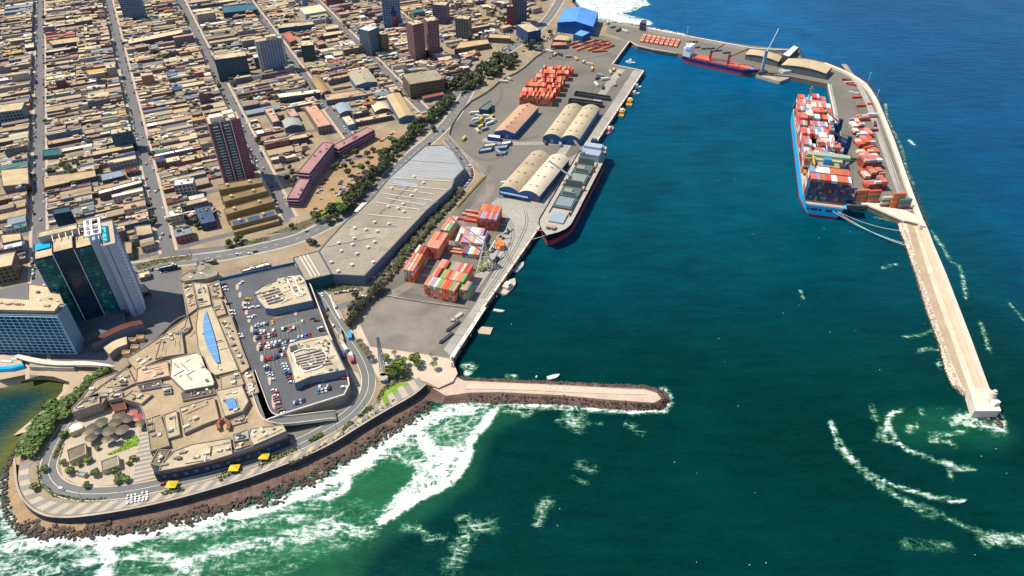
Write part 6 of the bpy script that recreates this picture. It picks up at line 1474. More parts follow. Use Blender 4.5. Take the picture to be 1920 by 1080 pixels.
for u_, v_ in ((.25, 11), (.5, 11), (.30, -11), (.52, -11), (.78, -9)):
    mb = MB(); x, y = on(S_b, ax_b, sd_b, u_ * L_b, v_); mb.cyl(x, y, 6, 1.9, 3.2, 8, .3); mb.build("red_ventilator", M['paint'], bc, color=(.28, .03, .04))
for v_ in (-10.2, 10.2):
    mb = MB(); a_ = on(S_b, ax_b, sd_b, .2 * L_b, v_); b_ = on(S_b, ax_b, sd_b, .8 * L_b, v_); mb.beam((*a_, 6.6), (*b_, 6.6), .5, 1.0); mb.build("deck_pipe", M['paint'], bc, color=(.05, .05, .06))
for k, (v_, pb) in enumerate(((-8, (1005, 430)), (-10, (986, 452)))):
    pa = on(S_b, ax_b, sd_b, .97 * L_b, v_ * .4); mb = MB(); pts = sag((*pa, 7.5), (*P(*pb), .8), s=1.5)
    for a_, b_ in zip(pts[:-1], pts[1:]): mb.beam(a_, b_, .3)
    tag(mb.build("mooring_line", M['line'], org=(*pa, 5)), ("short bow line of the bulk carrier to the quay", "long bow line of the bulk carrier reaching down the quay")[k], "mooring line")
# --- blue coaster at the cargo pier
s2 = Vector(P(1284, 118, SEA)); b2_ = Vector(P(1412, 147, SEA)); d_ = (b2_ - s2).normalized(); nn2 = Vector((-d_.y, d_.x)) * 9; s2 = s2 + nn2 - d_ * 6; b2_ = b2_ + nn2
gc = thing("cargo_ship", "blue hulled general cargo ship with red cranes and hatches at the cargo pier", "ship", (*((s2 + b2_) / 2), SEA)); LAND.append(("the blue cargo ship", *((s2 + b2_) / 2)))
S_g, ax_g, sd_g, L_g = hull(gc, tuple(s2), tuple(b2_), 19, [SEA - 3, SEA + 3.4, 1.8, 3.0], 4, None, [mk("coaster_boot", (.32, .05, .06), .2, .1, .6), mk("coaster_blue", (.008, .035, .17), .15, .1, .6, rough=.4), mk("coaster_rail", (.42, .05, .04)), mk("coaster_deck", (.18, .15, .15), .15, .1, .6)], sheer=2, bowlen=.16, sternw=.85)
AG = math.atan2(ax_g.y, ax_g.x)
def gpart(name, u, v, lx, ly, z0, h, col, ang=0):
    mb = MB(); x, y = on(S_g, ax_g, sd_g, u * L_g, v); mb.box(x, y, z0, lx, ly, h, AG + ang); return mb.build(name, M['paint'], gc, color=col)
gpart("hatch_cover", .26, 0, 26, 14, 1.7, 2.2, (.55, .11, .06)); gpart("hatch_cover", .84, 0, 14, 11, 1.7, 2.4, (.55, .13, .07)); gpart("hatch_cover", .70, 0, 14, 13, 1.7, 2.4, (.55, .11, .06)); gpart("hold", .48, 0, 30, 14, 1.7, 1.2, (.2, .1, .1))
gpart("deckhouse", .055, 0, 11, 15, 1.7, 12, (.7, .72, .76)); gpart("bridge", .065, 0, 7, 17, 13.7, 3.5, (.72, .73, .76)); gpart("funnel", .02, 0, 3.5, 4, 12, 6, (.6, .6, .62))
for u_, tip in ((.37, (16, 2)), (.62, (24, -2))):
    gpart("crane_post", u_, 2, 2.6, 2.6, 2, 15, (.32, .03, .04)); x, y = on(S_g, ax_g, sd_g, u_ * L_g, 2); e = on(S_g, ax_g, sd_g, u_ * L_g + tip[0], -2 + tip[1]); mb = MB(); mb.beam((x, y, 13), (e[0], e[1], 28), 1.3); mb.build("crane_jib", M['paint'], gc, color=(.35, .03, .05))
gpart("bow_platform", .93, 0, 8, 8, 3, 1, (.05, .3, .6))
mb = MB(); x, y = on(S_g, ax_g, sd_g, .13 * L_g, 0); mb.cyl(x, y, 2, .4, 26, 6, .2); mb.build("mast", M['paint'], gc, color=(.5, .6, .65))
# grey mobile harbour crane and lattice boom on the cargo pier
hc = thing("harbour_crane", "blue grey mobile harbour crane with a tall lattice boom on the cargo pier", "crane", (*P(1428, 137), 0))
x, y = P(1428, 136); mb = MB(); mb.box(x, y, 0, 12, 9, 3, .2); mb.build("chassis", M['paint'], hc, color=(.04, .08, .13))
mb = MB(); mb.box(x, y, 3, 3.6, 3.6, 27, .1); mb.build("tower", M['paint'], hc, color=(.22, .3, .36))
mb = MB(); bx = x + 14; by_ = y + 12; mb.beam((x, y, 26), (bx, by_, 55), .8); mb.beam((x + 1.4, y, 25), (bx, by_, 55), .4); mb.build("boom", M['paint'], hc, color=(.45, .5, .52))
bg_ = thing("barge", "flat work barge with a grey cabin moored beyond the blue ship's bow", "barge", (*P(1450, 148, SEA), SEA))
q = PL([(1417, 140), (1462, 153), (1482, 145), (1478, 138), (1440, 133)], -2); mb = MB(); mb.prism(q, SEA - 1, -2); mb.build("hull", M['concrete'], bg_); mb = MB(); x, y = P(1472, 138, -2); mb.box(x, y, -2, 15, 10, 5.5, .3); mb.build("cabin", M['paint'], bg_, color=(.45, .5, .5)); mb = MB(); x, y = P(1444, 141, -2); mb.box(x, y, -2, 10, 5, 2, -.1); mb.build("orange_cargo", M['paint'], bg_, color=(.5, .2, .1))
# --- small craft
def boat(x_, y_, L_, W_, ang, hc_, cc, label, name="boat", cat="boat", cabin=.35, ch=2.6, mast=False):
    x, y = P(x_, y_, SEA); a = math.radians(ang); ax = Vector((math.cos(a), math.sin(a))); s0 = Vector((x, y)) - ax * L_ / 2
    t = thing(name, label, cat, (x, y, SEA)); hull(t, tuple(s0), tuple(s0 + ax * L_), W_, [SEA - .6, SEA + L_ * .07 + .6], 0, None, [hc_, tuple(c * .8 for c in cc)], sheer=.8, bowlen=.4, sternw=.85, flare=.2)
    if cabin: mb = MB(); p = s0 + ax * L_ * .45; mb.box(p.x, p.y, SEA + L_ * .07 + .4, L_ * cabin, W_ * .62, ch, a); mb.build("cabin", M['paint'], t, color=cc); mb = MB(); mb.box(p.x + ax.x * .5, p.y + ax.y * .5, SEA + L_ * .07 + .4 + ch, L_ * cabin * .5, W_ * .45, ch * .6, a); mb.build("wheelhouse", M['paint'], t, color=(.75, .74, .7))
    if mast: mb = MB(); p = s0 + ax * L_ * .4; mb.cyl(p.x, p.y, SEA, .15, 9, 5, .08); mb.build("mast", M['steel'], t)
    return t
boat(1180, 193, 24, 8, 78, (.5, .48, .42), (.6, .33, .04), "orange decked tug nearest the harbour corner", "tug", mast=True)
boat(1165, 213, 24, 8, 76, (.5, .48, .42), (.6, .33, .04), "second orange decked tug, astern of the first", "tug", mast=True)
boat(1142, 246, 20, 7, 60, (.55, .5, .52), (.6, .2, .2), "white and red launch below the two tugs", "launch")
boat(1182, 118, 14, 5, -30, (.6, .6, .62), (.7, .7, .72), "white launch moored inside the small basin", "launch")
boat(1194, 165, 12, 5, 20, (.6, .6, .62), (.65, .65, .68), "small white workboat by the quay corner", "launch")
boat(1190, 177, 12, 4.5, 10, (.5, .5, .52), (.65, .65, .68), "grey white workboat between quay corner and tugs", "launch")
boat(1212, 86, 24, 6, -10, (.45, .48, .5), (.65, .68, .7), "long white patrol boat against the cargo pier", "launch", cabin=.3)
boat(1116, 277, 18, 8, 84, (.5, .46, .4), (.6, .36, .05), "orange decked tug lying off the bulk carrier's stern", "tug", mast=True)
boat(1131, 283, 9, 4, 80, (.4, .4, .4), (.55, .5, .5), "small cluttered workboat beside the stern tug", "workboat")
boat(952, 540, 22, 9, 60, (.55, .5, .42), (.6, .5, .35), "broad cream fishing boat with a cluttered deck by the quay", "fishing boat".replace(" ", "_"), mast=True)
boat(973, 503, 15, 5, 58, (.4, .42, .38), (.42, .46, .42), "grey green skiff tied along the quay", "skiff", cabin=0)
boat(935, 584, 9, 3, -12, (.5, .4, .3), (.6, .58, .55), "small rowing boat with a blue rim off the quay", "rowing_boat", cabin=0)
boat(1037, 708, 9, 3.6, 20, (.7, .7, .68), (.75, .74, .7), "little white sailing dinghy near the jetty", "dinghy", cabin=0)
q = PL([(894, 619), (904, 612), (924, 614), (919, 627), (898, 625)], SEA + 1.2); mb = MB(); mb.prism(q, SEA - .4, SEA + 1.2); tag(mb.build("raft", M['pave'], org=(*P(908, 620, SEA), SEA)), "square tan raft floating off the gravel lot", "raft")
for x_, y_, lb in ((882, 630, "white buoy below the raft"), (1006, 707, "white buoy beside the sailing dinghy"), (931, 556, "small white buoy under the fishing boat")):
    mb = MB(); mb.cyl(*P(x_, y_, SEA), SEA - .3, 1.0, 1.5, 8, .5); tag(mb.build("buoy", M['white'], org=(*P(x_, y_, SEA), SEA)), lb, "buoy")
# ------------------------------------------------------------------ terminal: ship-to-shore cranes and container rows
stsb = (.012, .04, .11)
for k, (x_, y_) in enumerate(((1566, 262), (1582, 296), (1588, 375))):
    x, y = P(x_, y_); t = thing("mobile_crane", ("dark blue harbour crane beside the ship's forward bays", "tall dark blue harbour crane beside the ship's bridge", "low blue crane base at the end of the outer quay")[k], "crane", (x, y, 0))
    mb = MB(); mb.box(x, y, .8, 17 if k < 2 else 10, 8, 2.4, CSA + .1); mb.build("chassis", M['paint'], t, color=(.012, .035, .12))
    for e in (-6, 6): mb = MB(); mb.box(x + math.cos(CSA) * e, y + math.sin(CSA) * e, 0, 3, 14, 1, CSA); mb.build("outrigger", M['paint'], t, color=(.02, .04, .1))
    if k == 2: continue
    mb = MB(); mb.box(x, y, 3, 4, 4, 22, CSA); mb.build("tower", M['paint'], t, color=stsb)
    mb = MB(); mb.box(x - 2, y, 13, 9, 5, 6, CSA + 1.4); mb.build("machine_house", M['paint'], t, color=(.02, .06, .16))
    e = on(S_, ax_s, sd_s, 150 + (0 if k == 0 else -52), 4)
    mb = MB(); mb.beam((x, y, 20), (e[0], e[1], 40), 1.6); mb.beam((x, y, 25), (e[0], e[1], 40), .5); mb.build("jib", M['paint'], t, color=(.45, .45, .42) if k == 0 else (.04, .07, .14))
g3 = "containers on the outer terminal"
def yard_row(fl, n, tiers, ang_, where, rows=3, indiv=True):
    """short containers laid side by side in columns along the terminal"""
    x, y = P(*fl); a = math.radians(ang_); d = Vector((math.cos(a), math.sin(a))); e = Vector((-d.y, d.x))
    for r_ in range(rows):
        sh = U(-1.2, 1.2); tt = max(1, tiers - random.choice([0, 0, 1])); c_ = random.choice(SHIPC + OR_)
        for i in range(n):
            if R() < .04: continue
            if R() < .2: tt = max(1, tiers - random.choice([0, 1, 2]))
            if R() < .6: c_ = random.choice(SHIPC + OR_)
            for k in range(tt):
                p = Vector((x, y)) + e * (i * 2.6) + d * (r_ * 6.5 + sh)
                if k == tt - 1 and indiv: container(p.x, p.y, k * 2.6, a, c_, where, g3, True)
                else: mass_box(p.x, p.y, k * 2.6, a, c_[1] if k == tt - 1 else random.choice(DARKC[2:4] + [(.3, .06, .03), (.4, .12, .05)]), 6.06)
ta = 4
for (x_, y_, n_, tr, rw) in ((1603, 239, 6, 2, 2), (1604, 227, 3, 2, 3), (1609, 258, 6, 3, 3), (1613, 277, 6, 3, 3), (1618, 296, 6, 3, 3), (1622, 316, 6, 4, 3), (1626, 337, 6, 3, 3), (1630, 357, 5, 4, 3)):
    yard_row((x_, y_), n_, tr, ta, "on the outer terminal", rows=rw, indiv=y_ > 300)
container(*P(1630, 196), 0, .05, SHIPC[8], "standing alone on the outer terminal", g3, True)
for k in range(2): container(*P(1634, 220), 0 + k * 2.6, .05, (SHIPC[8], SHIPC[3])[k], "beside the terminal wave wall", g3)
for (x_, y_, n_, tr, c_) in ((1612, 373, 1, 5, OR_[:2]), (1634, 374, 1, 5, OR_[:3]), (1661, 382, 1, 4, [("maroon", (.25, .04, .06)), MIX[6]]), (1678, 384, 1, 6, OR_[:2]), (1692, 386, 2, 4, [("maroon", (.25, .04, .06)), MIX[10]])):
    x, y = P(x_, y_ + 4)
    for k in range(tr): container(x, y, k * 2.6, math.radians(4), c_[k % len(c_)] if k != 2 else random.choice([MIX[9], MIX[10], c_[0]]), "in the end stacks of the outer terminal", g3)
for x_, y_ in ((1600, 176), (1606, 184), (1596, 160), (1588, 152), (1592, 156), (1614, 200), (1640, 234), (1636, 246), (1616, 372), (1604, 362)): mass_box(*P(x_, y_), 0, random.choice([.1, 1.2, -.5]), random.choice([(.4, .08, .04), (.1, .25, .1), (.05, .1, .3), (.5, .45, .35), (.15, .03, .05)]))
MASS.col = None if False else MASS.col
cm = MASS.build("lower_containers", M['attr']); tag(cm, "lower tiers of the container stacks and the far yard rows", kind="stuff")
# ------------------------------------------------------------------ yard crane (lattice) and reach stackers
lc = thing("lattice_crane", "yellow and white lattice crane standing over the container yard by the quay", "crane", (*P(905, 500), 0)); LAND.append(("the lattice crane", *P(905, 500)))
x, y = P(905, 503)
mb = MB(); mb.box(x, y, 0, 9, 7, 3, .8); mb.build("chassis", M['paint'], lc, color=(.3, .28, .12))
legs = [(x - 5, y - 6), (x + 5, y - 5), (x - 3, y + 8), (x + 7, y + 9)]; topc = (x + 2, y + 4, 26)
for lx_, ly_ in legs: mb = MB(); mb.beam((lx_, ly_, 0), topc, .8); mb.build("leg", M['paint'], lc, color=(.5, .48, .35))
for zf in (.25, .5, .75):
    ring = [(lx_ + (topc[0] - lx_) * zf, ly_ + (topc[1] - ly_) * zf, 26 * zf) for lx_, ly_ in (legs[0], legs[1], legs[3], legs[2])]; mb = MB()
    for i in range(4): mb.beam(ring[i], ring[(i + 1) % 4], .5); mb.beam(ring[i], (ring[(i + 1) % 4][0], ring[(i + 1) % 4][1], ring[(i + 1) % 4][2] - 5), .35)
    mb.build("lattice_brace", M['paint'], lc, color=(.55, .5, .3))
mb = MB(); mb.beam(topc, (x - 34, y + 42, 30), .7); mb.beam((topc[0], topc[1], 22), (x - 34, y + 42, 30), .4); mb.build("boom", M['paint'], lc, color=(.2, .2, .18))
for i, (x_, y_, c_, n_) in enumerate(((938, 448, (.4, .4, .3), "olive"), (922, 470, (.5, .5, .45), "pale"), (886, 472, (.55, .5, .2), "yellow"), (950, 436, (.3, .32, .25), "green grey"), (930, 488, (.1, .13, .15), "dark"))):
    x, y = P(x_, y_); t = thing("reach_stacker", "%s reach stacker in the container yard" % n_, "reach stacker", (x, y, 0)); a = U(0, 3); mb = MB(); mb.box(x, y, .8, 7, 3, 1.6, a); mb.build("body", M['paint'], t, color=c_); mb = MB(); mb.beam((x - 3 * math.cos(a), y - 3 * math.sin(a), 3), (x + 7 * math.cos(a), y + 7 * math.sin(a), 7), .9); mb.build("arm", M['paint'], t, color=c_)
    for s in (-1, 1): mb = MB(); mb.box(x + s * 2.4 * math.cos(a), y + s * 2.4 * math.sin(a), 0, 1.4, 3.6, 1.4, a); mb.build("wheel_pair", M['tyre'], t)
    mb = MB(); mb.box(x, y, 2.4, 1.8, 1.8, 1.6, a); mb.build("cab", M['cabin'], t)
# ------------------------------------------------------------------ larger city roofs traced one by one: outline, height, roof colour, wall colour, label
BW = (.04, .10, .2); SH = hx('#8f8778', .55)
NAMED = [
 ([(518, 175), (610, 165), (615, 171), (524, 183)], 8, hx('#efe0bd', .95), (.1, .1, .12), "long white roofed hall with a dark front on the fourth street"),
 ([(570, 199), (592, 196), (621, 233), (596, 238)], 10, hx('#d8a080', .85), hx('#a09a90', .6), "big pink roofed block with one dark skylight"),
 ([(495, 204), (510, 200), (524, 226), (511, 229)], 8, hx('#d6a383', .8), (.16, .2, .28), "narrow pink roof with a blue grey front"),
 ([(536, 205), (550, 202), (560, 216), (546, 219)], 7, hx('#cf9d7e', .8), (.2, .22, .26), "short pink roof behind the grey barrel roof"),
 ([(612, 146), (653, 137), (657, 141), (616, 151)], 7, hx('#d0a67e', .8), SH, "front strip of roof round the market courtyard"),
 ([(608, 177), (670, 168), (690, 177), (612, 188)], 7, hx('#cda67c', .8), (.14, .18, .25), "rear strip of roof round the market courtyard"),
 ([(678, 192), (706, 188), (715, 191), (682, 197)], 5, hx('#cf6a58', .8), SH, "salmon red roof strip by the market courtyard"),
 ([(640, 219), (655, 216), (666, 231), (652, 235)], 7, hx('#e0c9a0', .85), (.12, .18, .28), "small cream roof in front of the grey barrel roof"),
 ([(665, 223), (731, 209), (735, 216), (668, 229)], 6, hx('#d6bd90', .8), SH, "long tan roof along the inland lane"),
 ([(493, 263), (573, 249), (579, 256), (498, 271)], 8, hx('#cdb58a', .8), (.08, .08, .1), "long tan roofed supermarket with a dark front below the grey barrel roof"),
 ([(529, 62), (542, 58), (556, 74), (543, 79)], 8, hx('#c46a54', .8), (.2, .16, .13), "salmon red roof beside the broad grey slab tower"),
 ([(590, 60), (602, 58), (607, 65), (597, 69)], 7, hx('#c96f58', .8), SH, "short salmon red roof near the fifth street"),
 ([(590, 78), (604, 74), (610, 81), (597, 84)], 7, hx('#c98772', .8), SH, "small pinkish roof below the salmon red one"),
 ([(602, 61), (642, 56), (648, 61), (606, 68)], 7, hx('#d9c096', .8), (.06, .07, .1), "tan roof with dark front beside the fifth street"),
 ([(603, 55), (560, 12), (598, 7), (613, 22)], 0, None, None, None),
 ([(560, 14), (600, 7), (613, 20), (572, 27)], 10, hx('#d8c8a0', .9), (.35, .35, .34), "yellow and white roofed hall at the top of the fifth street"),
 ([(522, 53), (590, 45), (586, 39), (518, 44)], 8, hx('#cdb68c', .8), (.03, .08, .14), "long tan block with a dark navy front"),
 ([(415, 12), (475, 6), (480, 18), (418, 24)], 9, (.04, .12, .16), (.04, .07, .1), "big teal roofed hall near the third street"),
 ([(238, 74), (350, 52), (353, 59), (241, 82)], 9, hx('#e2c498', .85), (.08, .08, .12), "very long cream roofed hall between the second and third streets"),
 ([(90, 76), (148, 68), (150, 77), (98, 84)], 7, hx('#c9b083', .8), (.08, .08, .12), "broad tan roof beside the first street"),
 ([(138, 34), (172, 29), (174, 36), (140, 42)], 7, hx('#cfb789', .8), (.1, .1, .14), "long plain tan roof far up the first street"),
 ([(160, 131), (207, 125), (211, 134), (163, 138)], 6, hx('#d4ac5c', .8), SH, "ochre yellow roof between the first and second streets"),
 ([(3, 100), (40, 91), (42, 97), (4, 105)], 6, hx('#cfa750', .8), SH, "ochre yellow roof left of the first street"),
 ([(45, 82), (63, 79), (64, 88), (46, 90)], 5, hx('#d8cfae', .85), SH, "cream vaulted yard roof left of the first street"),
 ([(183, 357), (264, 336), (267, 342), (184, 364)], 8, hx('#f0e4c8', .95), (.12, .1, .1), "long white roof between the first and second streets"),
 ([(187, 326), (226, 318), (233, 329), (191, 339)], 6, (.22, .26, .3), (.08, .08, .1), "blue grey sheet roof above the long white one"),
 ([(233, 316), (258, 311), (259, 320), (236, 324)], 5, hx('#7c2f35', .8), SH, "dark red roof at the corner of the second street"),
 ([(80, 281), (112, 277), (116, 289), (80, 292)], 5, (.015, .11, .11), SH, "dark teal roof beside the first street"),
 ([(80, 330), (178, 318), (180, 330), (82, 352)], 7, hx('#c6a983', .8), SH, "wide layered tan roof right of the first street"),
 ([(255, 535), (270, 532), (281, 545), (266, 549)], 5, hx('#cab48a', .8), SH, "tan roof next to the circular garden"),
 ([(252, 424), (282, 420), (286, 437), (256, 443)], 7, hx('#c2a97e', .8), (.16, .2, .28), "flat tan roof beside the second street corner"),
 ([(232, 453), (247, 452), (247, 474), (235, 476)], 7, hx('#b7a074', .8), SH, "narrow olive tan roof right of the pale slab tower"),
 ([(0, 318), (52, 313), (54, 344), (4, 349)], 9, hx('#cbb287', .8), (.18, .17, .15), "square tan roof with two curved ducts left of the first street"),
 ([(0, 440), (38, 436), (40, 449), (4, 456)], 8, hx('#d2ba8e', .8), SH, "tan roof with two dark slots left of the first street"),
 ([(852, 92), (918, 81), (914, 73), (862, 78)], 8, hx('#cfae80', .8), SH, "long tan roof below the white framed tower"),
 ([(915, 70), (957, 72), (958, 66), (918, 62)], 8, hx('#cdb085', .8), (.2, .15, .1), "second long tan roof, nearer the trees"),
 ([(368, 492), (372, 489), (405, 485), (402, 489)], 4, WHT, SH, "thin white canopy along the avenue"),
 ([(451, 505), (503, 490), (507, 496), (455, 509)], 3, hx('#efe0c2', .95), SH, "flat cream canopy behind the parking deck's blue screen"),
 ([(296, 500), (330, 492), (332, 496), (298, 503)], 5, WHT, (.06, .07, .12), "thin white beam roof beside the rotunda"),
 ([(364, 390), (394, 384), (404, 414), (376, 420)], 8, (.06, .09, .15), (.05, .07, .12), "dark blue lattice roof beside the ochre terraced block"),
 ([(1033, 85), (1062, 84), (1064, 78), (1036, 78)], 6, hx('#c98a6a', .8), (.1, .08, .12), "pink roofed customs shed near the port gate"),
 ([(1036, 74), (1068, 76), (1066, 66), (1044, 64)], 6, hx('#cbb184', .8), SH, "tan zigzag roofed depot behind the customs shed"),
]
for pts, h_, rc, wc, lb in NAMED:
    if lb: bld("city_building", lb, "building", pts, h_, rc, wc, units=random.choice([0, 1, 3, 4]), win=(3, 3.4) if R() < .6 else None)
vault("barrel_hall", "grey blue barrel roofed hall behind the market lane", "hall", (637, 214), (664, 210), (627, 199), 6, 3, 1, (.28, .33, .36), SH)
vault("barrel_hall", "grey barrel roofed hall between two pink roofs", "hall", (534, 241), (567, 236), (529, 228), 6, 3, 1, (.32, .32, .28), (.1, .12, .16))
vault("barrel_hall", "cream barrel roofed hall near the inland lane", "hall", (703, 210), (732, 205), (696, 198), 5, 3, 1, hx('#dcc7a0', .85), SH)
vault("barrel_hall", "ochre brown barrel roofed hall by the fourth street", "hall", (602, 178), (620, 172), (583, 150), 6, 3, 1, hx('#b08c5c', .75), SH)
vault("gable_hall", "big grey tan gabled hall with a blue front", "hall", (667, 160), (708, 153), (651, 137), 8, 2, 1, hx('#b5a88a', .8), (.07, .14, .25), segs=2, gable=True, vents=2)
vault("gable_hall", "tan gabled hall with a blue front at the end of the inland lane", "hall", (748, 222), (775, 216), (724, 180), 7, 2, 1, hx('#c8ac7c', .8), (.07, .15, .28), segs=2, gable=True)
fin = LAND  # landmarks so far
# ------------------------------------------------------------------ city blocks of long, narrow flat-roofed houses
city_px = [(-300, -230), (700, -230), (1010, -200), (1052, -60), (1018, 30), (985, 62), (955, 62), (905, 105), (885, 130), (855, 165), (832, 198), (795, 238), (760, 240), (700, 232), (640, 250), (600, 262), (560, 300), (545, 330), (540, 405), (530, 425), (440, 458), (300, 478), (290, 520), (265, 560), (262, 530), (180, 470), (60, 500), (-300, 540)]
CITY = PL(city_px, 0)
PAL = [(hx('#c9b188', .72), "tan", 26), (hx('#bda47a', .72), "tan", 20), (hx('#d8c39b', .8), "cream", 18), (hx('#a08a74', .7), "brown", 12), (hx('#c79c7c', .75), "pinkish", 6), (hx('#8b8d88', .65), "grey", 8), (hx('#9aa6b0', .6), "blue grey", 4), (hx('#eadfc8', .95), "white", 5), (hx('#7a4038', .7), "dark red", 2.2), (hx('#3f8a86', .6), "teal", 1.2), (hx('#cfa24e', .75), "ochre", 1.8), (hx('#b46a54', .75), "salmon", 2), (hx('#2c5a96', .6), "blue", 1.2)]
WPAL = [hx('#9a8f88', .55), hx('#8a7f80', .5), hx('#b8aca0', .55), hx('#7c7074', .5), hx('#93655a', .5), hx('#6f7f98', .5), hx('#8c8690', .5)]
def blocked(q):
    c = cen(q)
    pts = list(q) + [c] + [((a[0] + c[0]) / 2, (a[1] + c[1]) / 2) for a in q]
    if not all(inside(p, CITY) for p in q): return True
    for f in FOOT:
        if abs(f[0][0] - c[0]) > 130 or abs(f[0][1] - c[1]) > 130: continue
        if any(inside(p, f) for p in pts) or any(inside(p, q) for p in f): return True
    return False
lots = []
rnd = random.Random(5)
for i in range(len(STREETS) - 1):
    bL, bR = STREETS[i] + 8.6, STREETS[i + 1] - 8.6; mid = (bL + bR) / 2
    for k in range(-2, 13):
        s0, s1 = 604 + 88 * k + 5, 604 + 88 * (k + 1) - 5
        split = mid + rnd.uniform(-9, 9)
        for side in (0, 1):
            s = s0
            while s < s1 - 4:
                w_ = min(rnd.choice([4.8, 5.5, 6.5, 7.5, 8.5, 10, 12.5]) * rnd.uniform(.85, 1.15), s1 - s)
                if s1 - s - w_ < 4: w_ = s1 - s
                b0, b1_ = (bL, split) if side == 0 else (split, bR)
                D_ = b1_ - b0; cuts = [0]
                while cuts[-1] < 1: cuts.append(cuts[-1] + rnd.choice([9, 12, 15, 20, 28, 40]) / D_)
                cuts[-1] = 1
                if len(cuts) > 2 and cuts[-1] - cuts[-2] < .1: cuts.pop(-2)
                base_h = rnd.choice([3.2, 3.4, 3.8, 4.2, 5, 6, 7.2])
                for a, b in zip(cuts[:-1], cuts[1:]):
                    fa, fb2 = (a, b) if side == 0 else (1 - b, 1 - a)
                    if a > .2 and rnd.random() < .17: continue        # an open yard
                    h_ = max(2.6, base_h * rnd.uniform(.6, 1.2) - (1.4 if a > .3 else 0) + (3.0 if a == 0 and side else 0))
                    if rnd.random() < .028: h_ = rnd.uniform(9, 17)
                    q = ccw([XY(s + .15, b0 + D_ * fa + .2), XY(s + .15, b0 + D_ * fb2 - .2), XY(s + w_ - .15, b0 + D_ * fb2 - .2), XY(s + w_ - .15, b0 + D_ * fa + .2)])
                    lots.append((q, h_, rnd.random(), (s, w_, b0 + D_ * fa, b0 + D_ * fb2)))
                s += w_
# a looser quarter towards the harbour gate, off the street grid
for _ in range(1100):
    x_, y_ = rnd.uniform(795, 1042), rnd.uniform(-40, 175); p = P(x_, y_)
    b = SB(p)
    if b[1] < 285 and y_ < 150: continue
    a = rnd.choice([.45, -.3, .7]); w_, d_ = rnd.uniform(8, 20), rnd.uniform(7, 14); c, q_ = math.cos(a), math.sin(a)
    q = [(p[0] + c * u_ * w_ / 2 - q_ * v_ * d_ / 2, p[1] + q_ * u_ * w_ / 2 + c * v_ * d_ / 2) for u_, v_ in ((-1, -1), (1, -1), (1, 1), (-1, 1))]
    if not any(math.dist(p, cen(o[0])) < 15 for o in lots[-200:] if o[3] is None): lots.append((q, rnd.uniform(3, 8), rnd.random(), None))
tree_excl = [ccw(PL([(835, 205), (880, 190), (950, 150), (985, 100), (1010, 95), (965, 95), (900, 120)]))]
FOOT.extend(tree_excl)
lots = [l for l in lots if not blocked(l[0])]
def showing(l):     # how large it stands in the picture
    c = cen(l[0]); d = math.sqrt(c[0] ** 2 + c[1] ** 2 + CAM_H ** 2); v_ = c[1] * CD + CAM_H * SD
    xx = 960 + FPX * c[0] / v_
    if xx < -30: return 0
    return abs(area2(l[0])) / d ** 3
lots.sort(key=showing, reverse=True)
MASSH = MB(); MASSH.col = (.3, .25, .15)
NH = [0]
